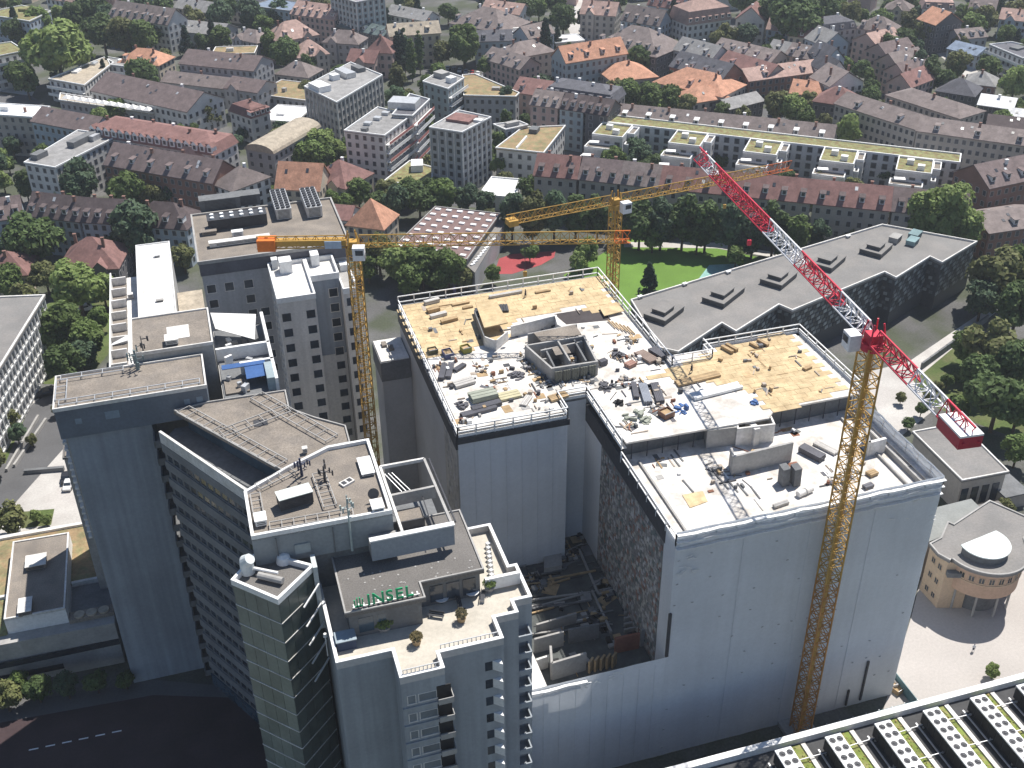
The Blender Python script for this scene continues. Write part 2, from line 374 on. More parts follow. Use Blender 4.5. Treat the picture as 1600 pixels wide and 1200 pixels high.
# dark net band and mottled panels on the courtyard wall
MOT = [M('net_%d' % i, c, .9, .2, .6) for i, c in enumerate(((.33, .32, .31), (.22, .215, .21), (.42, .40, .37), (.28, .18, .15), (.17, .20, .195), (.48, .47, .47)))]
MB().box(54.95, 55.55, 110.2, 143.0, 41.4, 44.6).build('dark_net_band', DSTEEL, cb)
mb = MB(); rnd = random.Random(5)
mb.box(55.0, 55.5, 110.6, 135.5, 17, 41.4, 1)
for i in range(46):
    for j in range(30):
        y = 110.8+.535*i; z = 17.2+.8*j
        if rnd.random() < .8:
            d = rnd.uniform(.03, .16); mb.box(55.0-d, 55.0, y, y+rnd.uniform(.3, .53), z, z+rnd.uniform(.3, .95), rnd.choice((0, 0, 1, 2, 2, 3, 4, 5)))
mb.build('patchwork_net', MOT, cb, kind='stuff')
MB().box(31.7, 32.05, 138.2, 181.8, 43.6, 46.2).build('dark_net_band', DSTEEL, cb)
MB().box(31.9, 50.3, 137.7, 138.1, 44.9, 46.0).build('dark_net_band', DSTEEL, cb)
mb = MB(); rnd = random.Random(6); mb.box(31.86, 32.02, 138.6, 147, 12, 43.5, 2)
for k in range(160):
    y, z = rnd.uniform(138.8, 146.4), rnd.uniform(12, 43); mb.box(31.86-rnd.uniform(.02, .1), 31.87, y, y+rnd.uniform(.2, .6), z, z+rnd.uniform(.3, 1.4), rnd.choice((0, 2, 5, 2)))
mb.build('patchwork_net', MOT, cb, kind='stuff')
# dark slits in the front sheeting
MB().box(54.8, 55.25, YF-.35, YF-.05, 22.4, 31.0).build('sheet_slit', DSTEEL, cb)
MB().box(91.2, 91.55, YF-.32, YF-.1, 1.0, 10.0).build('sheet_slit', DSTEEL, cb)
MB().box(88.6, 88.9, YF-.32, YF-.1, .6, 4.2).build('sheet_slit', DSTEEL, cb)
# scaffold walkways: boards, white guard rails on posts
def walkway(pts, z, inw, rail_z=2.0):
    for i in range(len(pts)-1):
        a, b = Vector((*pts[i], z)), Vector((*pts[i+1], z)); d = (b-a); L = d.length; t = d/L; n = Vector((-t.y, t.x, 0))*inw
        k = max(1, int(L/3.0))
        for j in range(k):
            p, q = a.lerp(b, j/k), a.lerp(b, (j+1)/k)
            MB().obox(p+t*.02+n*.1, (q-p)-t*.06, n*.8, (0, 0, .08)).build('walkway_board', CONCL, cb)
        mb = MB(); railing(mb, [(p.x, p.y) for p in (a, b)], z, rail_z, 3.0, .085, rails=(1.0, .52)); mb.beam(a+Vector((0, 0, .3)), b+Vector((0, 0, .3)), .06, .55); mb.build('guard_rail', TRIM, cb)
walkway([(32.0, 182.0), (32.0, 138.0), (50.0, 138.0), (50.0, 143.0), (55.0, 143.0), (55.0, 127.5)], 46.0, 1)
walkway([(55.0, 127.5), (55.0, YF), (97.6, YF), (97.6, 129)], 43.6, 1)
walkway([(97.6, 129), (97.6, 150.2), (79.0, 150.2)], 46.6, 1, 1.8)
walkway([(79.0, 150.2), (79.0, 146.4), (71.6, 146.4)], 46.6, 1, 2.2)
walkway([(71.6, 146.4), (71.6, 182.0), (32.0, 182.0)], 46.2, 1, 2.4)
mb = MB(); mb.box(95.2, 95.5, 108, 128.6, ZB, ZB+.9); mb.build('kerb_upstand', CONC, cb)
mb = MB(); mb.box(93.3, 93.6, 108.5, 128.0, ZB, ZB+.45); mb.build('kerb_upstand', CONC, cb)
mb = MB(); mb.box(57.6, 57.9, 108.6, 127.0, ZB, ZB+.4); mb.build('kerb_upstand', CONC, cb)
mb = MB(); mb.box(56.6, 97, 108.2, 108.5, ZB, ZB+1.0); mb.build('kerb_upstand', CONCL, cb)
# plywood formwork deck, sheet by sheet
OL = [P(x, y, ZD) for x, y in ((624, 477), (935, 432), (968, 478), (925, 492), (905, 478), (860, 488), (800, 497), (792, 533), (757, 541), (735, 548), (655, 562))]
OR_ = [P(x, y, ZD) for x, y in ((1098, 552), (1228, 518), (1320, 611), (1210, 645), (1185, 625), (1150, 606), (1096, 590), (1010, 590), (1050, 575))]
ply = MB().box(0, 2.46, 0, 1.21, 0, .06).mesh('plywood_panel', PLY)
for pg, dx in ((OL, 0), (OR_, .3)):
    xs = [p.x for p in pg]; ys = [p.y for p in pg]; y = min(ys); r = 0
    while y < max(ys):
        x = min(xs)-(1.2 if r % 2 else 0)
        while x < max(xs):
            if inpoly(x+1.2, y+.6, [(p.x, p.y) for p in pg]): inst(ply, 'plywood_panel', cb, (x, y, ZD+.002+.012*((r*7+int(x)) % 3)))
            x += 2.5
        y += 1.25; r += 1
# core walls and shafts cast on the deck
def cwall(name, pts, z, h, th=.3, mat=CONC, closed=False):
    mb = MB(); n = len(pts)
    for i in range(n if closed else n-1):
        a, b = Vector((*pts[i][:2], 0)), Vector((*pts[(i+1) % n][:2], 0)); t = (b-a).normalized(); q = Vector((-t.y, t.x, 0))*th
        mb.obox(Vector((a.x, a.y, z))-q/2-t*th*.49, b-a+t*th*.98, q, (0, 0, h+.004*i))
    return mb.build(name, mat, cb)
q = lambda x, y, z=ZD: P(x, y, z)
cwall('core_wall', [q(822, 560), q(862, 596), q(932, 585), q(912, 545), q(822, 560)], ZD, 2.6, .35)
cwall('core_wall', [q(800, 527), q(868, 510), q(872, 524), q(905, 545)], ZD, 2.3, .35, CONCL)
cwall('core_wall', [q(846, 566), q(908, 552)], ZD, 2.4, .3)
cwall('core_wall', [q(866, 590), q(852, 562)], ZD, 2.2, .3, CONCD); cwall('core_wall', [q(890, 586), q(872, 556)], ZD, 2.9, .3, CONC); cwall('core_wall', [q(915, 582), q(897, 550)], ZD, 2.4, .3, CONCD); cwall('core_wall', [q(838, 575), q(858, 572)], ZD, 1.6, .3, CONC)
MB().prism([q(850, 580), q(925, 568), q(910, 550), q(838, 562)], ZD+.02, ZD+.06).build('core_floor', CONCD, cb)
MB().prism([q(868, 575), q(892, 571), q(884, 558), q(862, 563)], ZD+2.4, ZD+2.5).build('core_formwork', GRAVEL, cb)
cwall('core_wall', [q(826, 540), q(900, 525)], ZD, 2.4, .3)
MB().prism([q(848, 556), q(908, 542), q(898, 527), q(834, 540)], ZD+2.4, ZD+2.55).build('core_slab', GRAVEL, cb)
for i in range(5):                                         # wall formwork leaning on the core front
    a, b = q(866+13.2*i, 597.5-2.4*i), q(877+13.2*i, 595.5-2.4*i); d = b-a; n = Vector((d.y, -d.x, 0)).normalized()
    mb = MB(); mb.obox(a+n*.25, d, n*.12, Vector((0, 0, 2.2)))
    for k in range(3): mb.obox(a+n*.37+d*(.12+.33*k), d*.1, n*.1, Vector((0, 0, 2.2)))
    mb.build('formwork_panel', M('formwork_%d' % i, (.20, .20, .17), .8, .2), cb)
mb = MB(); mb.prism([q(741, 501), q(775, 497), q(793, 533), q(757, 541)], ZD, ZD+.15); mb.prism(inset([q(743, 488), q(775, 484), q(794, 520), q(757, 528)], .0), ZD+1.9, ZD+2.1)
mb.build('raised_formwork', PLY, cb)
cwall('core_wall', [q(757, 541), q(742, 501)], ZD, 2.0, .2, CONCD)  # left side in dark concrete, its shadow put into the colour
cwall('core_wall', [q(757, 541), q(775, 548), q(793, 533)], ZD, 2.0, .2, CONCL)
# flat dark sheet painting the shade of an opening near the back edge, with shoring and one plywood island
mb = MB(); mb.prism([q(866, 491), q(936, 480), q(955, 500), q(885, 507)], ZD+.02, ZD+.05); mb.build('opening_shade', M('opening_shade_dark', (.07, .06, .06), .9), cb)
mb = MB(); mb.prism([q(936, 484), q(963, 476), q(975, 490), q(944, 498)], ZD+.5, ZD+.6); mb.build('plywood_island', PLY, cb)
for i in range(6): MB().beam(q(950+6*i, 500+2*i, ZD+.3), q(962+6*i, 512+2*i, ZD+.3), .2).build('shoring_beam', TIMB, cb)
# lower bay: shafts and walls, one storey down
u = lambda x, y: P(x, y, ZB)
for pts, h, mt in (((u(1104, 700), u(1146, 695), u(1142, 674), u(1100, 680)), 3.4, CONC), ((u(1150, 697), u(1206, 690), u(1196, 668), u(1146, 674)), 3.4, CONCL)):
    cwall('shaft_wall', pts, ZB, h, .3, mt, closed=True)
cwall('shaft_wall', [u(1170, 686), u(1178, 694)], ZB, 3.2, 1.0, CONCL)
cwall('shear_wall', [u(1143, 742), u(1233, 720)], ZB, 3.5, .4, CONC)
cwall('shear_wall', [u(1140, 728), u(1143, 742)], ZB, 3.3, .35, CONC)
for x in (1222, 1240): MB().obox(u(x, 762), (1.2, .1, 0), (.1, 1.6, 0), (0, .2, 3.0)).build('leaning_form_panel', CONCD, cb)
cwall('shear_wall', [u(1355, 712), u(1378, 706)], ZB, 2.6, .5, CONCL)
cwall('shear_wall', [u(1350, 690), u(1355, 712)], ZB, 2.6, .4, CONC)
mb = MB(); mb.prism([u(1066, 774), u(1098, 768), u(1106, 784), u(1078, 794)], ZB+.02, ZB+.10); mb.build('formwork_patch', PLY, cb)
for x, y in ((1055, 720), (1060, 712), (1075, 760), (1130, 755), (1145, 760), (1160, 765), (1180, 770)):
    MB().rbox(u(x, y).x, u(x, y).y, ZB+.02, .25, 3.2, .12, random.uniform(-.05, .1)).build('floor_batten', CONCD, cb)
# annex roof at the left
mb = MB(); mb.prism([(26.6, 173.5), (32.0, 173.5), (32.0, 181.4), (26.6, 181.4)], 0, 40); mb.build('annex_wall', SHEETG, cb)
mb = MB(); mb.box(26.4, 31.9, 173.3, 181.6, 36.2, 40.2); mb.build('annex_fascia', CONCD, cb)
mb = MB(); mb.box(26.6, 31.8, 173.5, 181.4, 40.2, 40.4); mb.build('annex_roof', CONCL, cb)
for x, y in ((600, 540), (611, 545)): MB().rbox(P(x, y, 40.4).x, P(x, y, 40.4).y, 40.4, .9, 1.5, .5).build('roof_hatch', GRAVEL, cb)

# ------------------------------------------------------------------ lower courtyard between the wings
cy = thing('courtyard_structure', 'half built lower storey in the dark courtyard below the sheeted block', 'structure', (44, 122, 0))
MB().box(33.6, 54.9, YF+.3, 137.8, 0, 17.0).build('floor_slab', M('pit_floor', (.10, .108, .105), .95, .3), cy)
rnd = random.Random(9)
for i in range(16):
    y = 121+rnd.uniform(0, 15); x = 35+rnd.uniform(0, 14); MB().rbox(x+2, y, 17+rnd.uniform(.02, .5), rnd.uniform(3, 9), .3, .25, rnd.uniform(-.15, .15)).build('floor_beam', rnd.choice((CONCD, TIMB, CONC)), cy)
def cyw(pts, h, mt, z=17.0):
    for i in range(len(pts)-1):
        a, b = P(*pts[i], z), P(*pts[i+1], z); MB().beam(a+Vector((0, 0, h/2)), b+Vector((0, 0, h/2)), .35, h).build('concrete_wall', mt, cy)
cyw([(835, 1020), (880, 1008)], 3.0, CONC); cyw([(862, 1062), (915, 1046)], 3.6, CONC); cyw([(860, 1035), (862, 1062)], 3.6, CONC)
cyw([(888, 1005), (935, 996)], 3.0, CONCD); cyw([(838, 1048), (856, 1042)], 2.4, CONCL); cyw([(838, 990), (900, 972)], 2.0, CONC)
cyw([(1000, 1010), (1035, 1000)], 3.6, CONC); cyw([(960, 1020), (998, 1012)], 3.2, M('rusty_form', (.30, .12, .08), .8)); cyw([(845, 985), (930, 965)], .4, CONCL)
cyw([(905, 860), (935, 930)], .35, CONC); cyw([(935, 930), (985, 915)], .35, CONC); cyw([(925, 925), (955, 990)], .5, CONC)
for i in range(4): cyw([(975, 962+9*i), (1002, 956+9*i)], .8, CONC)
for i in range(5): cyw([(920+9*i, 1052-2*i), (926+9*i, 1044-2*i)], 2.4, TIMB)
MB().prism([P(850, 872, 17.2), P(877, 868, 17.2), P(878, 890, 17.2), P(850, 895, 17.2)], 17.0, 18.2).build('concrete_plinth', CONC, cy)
MB().box(33.6, 37.2, YF+.4, 118, 17.0, 19.4).build('side_slab', CONCL, cy)
# ------------------------------------------------------------------ loose materials on the decks
def bundle(name, label, px, py, z, L, wd, ht, rz, mat, n=5, group=None):
    "stack of long pieces laid side by side on two bearers"
    p = P(px, py, z); t = thing(name, label, 'building material', p, rz, group); rnd = random.Random(int(px*7+py))
    for s_ in (-.3, .3): MB().box(L*s_-.08, L*s_+.08, -wd/2, wd/2, 0, .12).build('bearer', TIMB, t, local=True)
    rows = max(1, int(ht/.28))
    for j in range(rows):
        for i in range(n):
            y = -wd/2+wd*(i+.5)/n; o = rnd.uniform(-.15, .15)*L*.4
            MB().box(-L/2+o*.3, L/2+o*.3, y-wd/n*.44, y+wd/n*.44, .12+j*ht/rows, .12+(j+.94)*ht/rows).build('piece', mat, t, local=True)
    return t
STL = M('rebar', (.10, .10, .115), .6, .2, metal=.3); PALE = M('pale_board', (.52, .50, .47), .85, .1, obj=.15); GRN = M('greenish_board', (.33, .35, .29), .85, .12, obj=.1)
for a in (('timber_stack', 'white wrapped timber stack nearest the back left deck corner', 675, 474, 3.0, .9, .7, .2, PALE, 4), ('timber_stack', 'second white timber stack from the back left deck corner', 677, 487, 2.4, 1.0, .7, .2, TIMB, 4),
          ('timber_stack', 'third white timber stack on the left plywood deck', 685, 495, 3.2, .9, .6, .2, PALE, 4), ('timber_stack', 'dark timber stack at the end of the row on the left plywood deck', 702, 503, 3.2, .9, .6, .2, TIMB, 4),
          ('timber_stack', 'low brown timber pile beside the long row on the left plywood deck', 720, 476, 3.4, .7, .3, .1, TIMB, 5), ('timber_stack', 'small brown timber pile behind the dark ladder racks', 731, 482, 2.0, .6, .3, .1, TIMB, 3),
          ('rack', 'dark slatted rack lying flat beside the raised formwork box', 757, 490, 3.0, 3.4, .4, 1.4, DSTEEL, 6), ('rack', 'dark slatted rack nearest the concrete core on the left deck', 784, 484, 2.6, 2.4, .4, 1.4, DSTEEL, 5),
          ('beam_stack', 'long pale roll of boards at the back edge of the left deck', 790, 462, 6.5, .7, .5, .05, PALE, 3), ('beam_stack', 'short tan boards beside the back rail of the left deck', 848, 457, 3.0, .6, .3, .05, TIMB, 3),
          ('steel_bundle', 'grey steel bundle on the white floor near the left rail', 692, 584, 4.6, 1.0, .6, 1.2, STL, 5), ('steel_bundle', 'second grey steel bundle beside the left rail bundle', 703, 581, 4.6, 1.0, .5, 1.2, STL, 5),
          ('steel_bundle', 'short grey steel bundle right of the two long ones', 718, 577, 2.6, .9, .5, .6, STL, 4), ('board_stack', 'pale board stack in the middle of the left white floor', 725, 600, 3.6, 2.0, .5, .2, PALE, 3),
          ('board_stack', 'grey green board stack on the left white floor', 755, 622, 4.4, 2.4, .9, .1, GRN, 3), ('board_stack', 'yellowish board stack right of the grey green one', 796, 620, 3.6, 2.2, .4, .1, M('yellowish_board', (.50, .46, .30), .85, .1), 3),
          ('rebar_stack', 'dark rebar stack at the front rail of the left block', 748, 645, 6.0, 1.2, .5, .15, STL, 9), ('rebar_stack', 'long dark rebar stack beside the front rail of the left block', 760, 637, 5.0, 1.2, .6, .15, STL, 8),
          ('frame_stack', 'pale scaffold frames near the inner corner of the left block', 822, 628, 3.0, 1.2, .3, .9, PALE, 4), ('frame_stack', 'brown crate of frames at the inner corner rail', 872, 622, 3.2, 1.6, .4, .2, TIMB, 4),
          ('steel_bundle', 'dark steel bundle at the middle of the white slab', 992, 612, 4.6, .9, .5, 1.3, STL, 5), ('steel_bundle', 'blue grey steel bundle right of the dark one on the white slab', 1008, 618, 5.6, 1.4, .6, 1.35, M('bluish_steel', (.25, .27, .31), .5, .15, metal=.4), 6),
          ('steel_bundle', 'framed dark steel bundle beside the plywood on the white slab', 1027, 616, 5.6, 1.4, .5, 1.35, STL, 5), ('board_stack', 'long white board stack on the right deck', 1118, 614, 9.0, 1.8, .5, .1, TRIM, 3),
          ('timber_stack', 'brown framed timber pile in front of the right plywood deck', 1090, 594, 8.0, 1.6, .4, .1, TIMB, 5), ('timber_stack', 'dark brown timber stack on the right plywood deck, left of a pair', 1136, 549, 2.6, .6, .6, 1.9, TIMB, 3),
          ('timber_stack', 'dark brown timber stack on the right plywood deck, right of a pair', 1143, 546, 2.6, .6, .6, 1.9, TIMB, 3), ('timber_stack', 'small dark stack near the back rail of the right deck', 1178, 542, 2.0, .5, .5, 1.9, TIMB, 3),
          ('timber_stack', 'lone brown stack at the back corner of the right deck', 1192, 538, 2.4, .6, .5, 1.9, TIMB, 3), ('timber_stack', 'short brown stack at the right edge of the right deck', 1261, 577, 1.6, .8, .4, .3, TIMB, 3),
          ('rebar_stack', 'loose brown mats and rebar beside the notch', 1010, 560, 4.0, 2.0, .5, 1.9, M('brown_mats', (.26, .20, .17), .9, .3), 6), ('rebar_stack', 'dark jumble of bars in the notch corner', 1028, 556, 3.4, 1.6, .8, 1.9, STL, 7),
          ('pallet', 'reddish pallet of bricks on the white slab', 985, 572, 1.8, 1.4, .6, .4, M('reddish_brick', (.34, .20, .16), .9, .2), 3), ('pallet', 'small grey pallet beside the core wall', 942, 570, 1.4, 1.0, .9, .3, STL, 3)):
    n, lab, x, y, L, wd, ht, rz, mt, k = a; bundle(n, lab, x, y, ZD, L, wd, ht, rz, mt, k)
for n, lab, x, y, L, wd, ht, rz, mt, k in (('rebar_stack', 'jumbled dark bars beside the concrete wall in the front bay', 1268, 712, 4.0, 1.6, .9, 2.0, STL, 7), ('timber_stack', 'light props lying in the front bay near the crane mast', 1290, 702, 4.0, 1.2, .4, 2.0, PALE, 6),
          ('board_stack', 'small grey board stack near the front rail of the bay', 1220, 790, 2.6, .7, .4, .15, CONC, 2), ('board_stack', 'low brown crate near the right rail of the front bay', 1362, 742, 1.6, 1.2, .5, .2, TIMB, 3), ('board_stack', 'dark crate at the front rail right of the crane mast', 1356, 762, 1.6, .9, .5, .15, STL, 2)):
    bundle(n, lab, x, y, ZB, L, wd, ht, rz, mt, k)
def skip_(name, label, px, py, z, lx, ly, lz, rz, mat):
    p = P(px, py, z); t = thing(name, label, 'container', p, rz); mb = MB()
    mb.box(-lx/2, lx/2, -ly/2, ly/2, 0, .1); mb.box(-lx/2, lx/2, -ly/2, -ly/2+.08, .1, lz); mb.box(-lx/2, lx/2, ly/2-.08, ly/2, .1, lz); mb.box(-lx/2, -lx/2+.08, -ly/2+.08, ly/2-.08, .1, lz); mb.box(lx/2-.08, lx/2, -ly/2+.08, ly/2-.08, .1, lz)
    mb.build('tub', mat, t, local=True); MB().box(-lx/2+.1, lx/2-.1, -ly/2+.1, ly/2-.1, .11, lz*.7).build('load', TIMB, t, local=True)
    mb = MB(); railing(mb, [(-lx/2, -ly/2), (lx/2, -ly/2)], lz, .12, 1, .03); mb.build('lip', STEEL, t, local=True)
skip_('skip', 'blue skip on the left white floor', 700, 556, ZD, 1.6, 2.2, .9, .1, M('blue_paint', (.12, .13, .26), .5)); skip_('skip', 'olive skip near the left rail of the deck', 676, 551, ZD, 1.6, 1.4, .8, .1, M('olive_paint', (.14, .14, .08), .6))
skip_('skip', 'yellow green skip beside the raised formwork', 728, 549, ZD, 1.6, 1.6, 1.0, .2, M('lime_paint', (.28, .27, .06), .6)); skip_('skip', 'brown skip on the white slab above the front bay', 1041, 650, ZD, 2.0, 1.8, 1.0, .3, M('brown_paint', (.22, .12, .08), .7))
# offcuts, planks, cans and dust lying all over the two floors: nobody could count them
def litter(name, label, poly, z, n, seed, mats, big=1.0):
    pg = [(p.x, p.y) for p in (P(x, y, z) for x, y in poly)]; xs = [p[0] for p in pg]; ys = [p[1] for p in pg]; rnd = random.Random(seed); mb = MB(); k = 0; cl = [(rnd.uniform(min(xs), max(xs)), rnd.uniform(min(ys), max(ys))) for _ in range(9)]
    for _ in range(n*6):
        if k >= n: break
        if rnd.random() < .8: c = rnd.choice(cl); x, y = rnd.gauss(c[0], 1.0), rnd.gauss(c[1], 1.0)
        else: x, y = rnd.uniform(min(xs), max(xs)), rnd.uniform(min(ys), max(ys))
        if not inpoly(x, y, pg): continue
        k += 1; t = rnd.random(); a = rnd.choice((0, pi/2, rnd.uniform(0, 3.14))); m_ = rnd.randrange(len(mats))
        if t < .45: mb.rbox(x, y, z+.03, rnd.uniform(.8, 3.0)*big, rnd.uniform(.08, .25), rnd.uniform(.05, .2), a, m_)
        elif t < .8: mb.rbox(x, y, z+.03, rnd.uniform(.25, .9)*big, rnd.uniform(.2, .7)*big, rnd.uniform(.1, .7), a, m_)
        else: mb.rbox(x, y, z+.02, rnd.uniform(.6, 2.2)*big, rnd.uniform(.5, 1.6)*big, .03, a, m_)
    return tag(mb.build(name, mats), label, 'debris', kind='stuff')
LM = [TIMB, STL, CONCD, CONC, TRIM, DSTEEL, M('dust_brown', (.42, .36, .30), .95, .2), M('rust_bar', (.25, .12, .08), .9, .2)]
litter('site_debris', 'scattered offcuts and tools on the left white floor', ((660, 565), (760, 545), (830, 600), (880, 610), (880, 640), (715, 665)), ZD, 120, 1, LM); litter('site_debris', 'scattered bars and boards on the middle white slab', ((890, 500), (1000, 520), (1045, 575), (1090, 650), (990, 685), (925, 615), (940, 560)), ZD, 170, 2, LM)
litter('site_debris', 'scattered rubble on the front bay floor', ((1010, 720), (1100, 690), (1340, 650), (1440, 730), (1080, 815)), ZB, 90, 3, LM); litter('site_debris', 'scattered boards on the plywood of the left deck', ((640, 480), (930, 440), (950, 480), (800, 520), (670, 550)), ZD+.06, 34, 4, [TIMB, CONCD, LM[6]]); litter('site_debris', 'scattered offcuts on the plywood of the right deck', ((1050, 570), (1225, 525), (1310, 605), (1200, 640), (1100, 610)), ZD+.06, 42, 5, [TIMB, LM[6], CONCD])
litter('site_debris', 'dark planks and forms strewn over the courtyard floor', ((800, 860), (930, 790), (1000, 900), (1040, 1010), (860, 1060), (830, 960)), 17.0, 420, 6, [CONCD, DSTEEL, TIMB, CONC, BLACK], 1.6); litter('site_debris', 'broken concrete round the core of the left deck', ((800, 520), (905, 505), (945, 560), (930, 600), (850, 610), (815, 570)), ZD, 260, 7, [CONC, CONCD, STL, TIMB, CONCL], .9)
def tarp_heap(name, label, px, py, z, r, mat, n=26):
    p = P(px, py, z); t = thing(name, label, 'building material', p); rnd = random.Random(int(px)); mb = MB()
    for k in range(n):
        a, d = rnd.uniform(0, 6.28), r*sqrt(rnd.random()); h = rnd.uniform(.1, .9)*(1.2-d/r); mb.rbox(d*cos(a), d*sin(a), 0, rnd.uniform(.3, 1.1), rnd.uniform(.2, .7), max(.1, h), rnd.uniform(0, 3))
    mb.build('heap', mat, t, local=True, kind='stuff')
tarp_heap('material_heap', 'grey green jumble of fittings on the white slab', 995, 653, ZD, 2.3, GRN); tarp_heap('material_heap', 'small black heap on the white slab near the rail', 967, 631, ZD, .7, BLACK, 14)
tarp_heap('material_heap', 'dark machine parts beside the concrete core', 806, 588, ZD, 1.3, STL); tarp_heap('material_heap', 'dark heap right of the concrete core', 966, 556, ZD, 1.3, STL, 18); tarp_heap('material_heap', 'dark heap on the white slab at the inner corner', 947, 605, ZD, 1.5, STL, 22)
tarp_heap('material_heap', 'small grey parts near the front left rail', 720, 634, ZD, 1.2, STL, 16); tarp_heap('material_heap', 'white sacks in the front bay beside the mast', 1330, 740, ZB, 1.4, CONCL, 16); tarp_heap('material_heap', 'blue sheets on the yellow edge of the right deck', 1068, 640, ZD, 1.4, BLUET, 10); tarp_heap('material_heap', 'blue bag near the edge of the right deck', 1178, 630, ZD, .6, BLUET, 8)
p = P(1257, 772, ZB); t = thing('concrete_pipe', 'white cylindrical pipe lying in the front bay', 'pipe', p, .25)
MB().tube((-1.4, 0, .5), (1.4, 0, .5), .5, 16).build('barrel', CONCL, t, local=True, smooth=False); MB().tube((-.08, 0, .5), (.08, 0, .5), .56, 16).build('collar', CONC, t, local=True)
# ================================================================== OLD HOSPITAL TOWERS
def ladder(t, a, b, wd, z, sp=1.6, mat=None, name='cleaning_rail'):
    "pair of rails with rungs on short feet, lying on a roof"
    a, b = Vector((a[0], a[1], z)), Vector((b[0], b[1], z)); d = b-a; L = d.length; tt = d/L; n = Vector((-tt.y, tt.x, 0))*wd/2
    mb = MB(); mb.beam(a+n, b+n, .13); mb.beam(a-n, b-n, .13); k = max(1, int(L/sp))
    for i in range(k+1):
        p = a.lerp(b, i/k); mb.beam(p+n-tt*0, p-n, .1); mb.beam(p+n-Vector((0, 0, .35)), p+n, .1); mb.beam(p-n-Vector((0, 0, .35)), p-n, .1)
    return mb.build(name, mat or CONC, t)
# --- slab with windowless end wall
sl = thing('hospital_slab', 'tall hospital slab with windowless blue grey end wall and overhanging roof storey', 'building', (-15, 157, 0)); REFS.append(('the tall windowless slab', 170, 780))
MB().box(-24.6, -12.6, 148.0, 156.2, 0, 51.8).build('end_wall', SLABW, sl)
MB().box(-25.3, -3.8, 147.2, 156.6, 51.8, 56.7).build('roof_storey', FASC, sl)
for x, z, a_, b_ in ((-22.8, 54.0, .9, .9), (-18.6, 54.0, 2.0, 1.3), (-7.3, 54.3, .8, .9), (-5.5, 54.4, .9, .9)):
    MB().box(x, x+a_, 147.17, 147.2, z, z+b_).build('roof_storey_window', M('fascia_pane_%d' % int(x), (.22, .28, .34), .4), sl)
parapet_roof(sl, [(-25.4, 147.1), (-3.7, 147.1), (-3.7, 156.7), (-25.4, 156.7)], 56.9, GRAVEL, CONCL, .25, .3)
MB().box(-14.0, -1.9, 157.2, 168.8, 0, 58.3).build('rear_wing', CONC, sl)
parapet_roof(sl, [(-14.1, 157.1), (-1.8, 157.1), (-1.8, 168.9), (-14.1, 168.9)], 58.5, GRAVEL, CONCL, .25, .25)
MB().box(-8.6, -5.2, 160.2, 164.4, 58.5, 58.56).build('pale_roof_patch', CONCL, sl)
ladder(sl, (-24.5, 148.3), (-4.6, 148.3), 1.3, 57.4, 2.4, STEEL); ladder(sl, (-24.5, 155.6), (-15.5, 155.6), 1.2, 57.4, 2.4, STEEL); ladder(sl, (-24.3, 149.2), (-24.3, 154.8), 1.5, 57.4, 1.6, STEEL)
mb = MB()
for j in range(16): mb.box(-12.6, -10.9, 144.9, 148.5, 3.2*j+1.0, 3.2*j+1.35); mb.box(-12.6, -12.4, 144.9, 148.0, 3.2*j+1.35, 3.2*j+2.3); mb.box(-12.5, -10.95, 144.9, 145.05, 3.2*j+1.35, 3.2*j+2.2)
mb.build('corner_balconies', CONCD, sl)
MB().box(-24.9, -24.62, 148.6, 150.6, 30, 51.6).build('stair_screen', CONC, sl)
mb = MB()
for j in range(16): mb.box(-25.5, -24.95, 148.5, 150.7, 32+1.2*j, 32.35+1.2*j)
mb.build('stair_screen_slats', CONCL, sl)
roof_unit('roof_hatch', 'white hatch in the middle of the rear roof of the slab', 'hatch', 269, 535, 58.56, 1.9, 2.0, .9, CONCL)
# --- wing with pergola roof and ribbon windows
A_, B_ = (-11.3, 143.9), (-0.3, 125.4)
wg = thing('ribbon_window_wing', 'hospital wing with dark ribbon windows and brown roof with pale cleaning rails', 'building', (2, 136, 0)); REFS.append(('the ribbon window hospital wing', 400, 700))
MB().prism([A_, B_, (4.9, 126.7), (11.3, 129.9), (14.5, 130), (14.6, 134.5), (10.8, 138), (7.4, 141.6), (7.5, 147), (-3.9, 147.0), (-9.4, 147.0)], 0, 50.6).build('wall', CONCD, wg)
tA = Vector((B_[0]-A_[0], B_[1]-A_[1], 0)).normalized(); nA = Vector((tA.y, -tA.x, 0)); LA = hypot(B_[0]-A_[0], B_[1]-A_[1])
MB().obox(Vector((*A_, 50.6))+nA*.25, tA*LA, -nA*.4, (0, 0, 2.0)).build('parapet', CONCL, wg)
SPN = M('spandrel', (.20, .205, .215), .8, .15, .3, obj=.06)
sp_me = MB().box(0, LA, -.28, .1, 0, 1.55).mesh('spandrel', SPN)
rzA = atan2(tA.y, tA.x); winA = window_mesh(1.35, 1.45, name='window', frame=SPN, split=False)
for j in range(15):
    z = 49.0-3.2*j; inst(sp_me, 'spandrel', wg, (*A_, z), rzA)
    windows_on(wg, winA, A_, B_, z-1.55, 1, 1, 12, .5)
MB().obox(Vector((*A_, 0))+nA*.15, tA*LA, nA*.2, (0, 0, 2.6)).build('ground_floor_glazing', GLASSB, wg)
MB().prism([(-7.3, 146.2), (5.6, 126.3), (11.3, 129.9), (14.4, 130.2), (14.5, 134.4), (10.7, 137.9), (7.3, 141.5), (7.4, 146.8), (-4, 146.9)], 50.6, 53.6).build('recessed_storey', GLASSB, wg)
ROOFW = [(-9, 146.3), (4.6, 124.9+1.4), (11.3, 130.0), (14.6, 130.1), (14.7, 134.5), (10.8, 138), (7.5, 141.6), (7.6, 146.8), (1.2, 147.0), (-4.1, 147.1)]
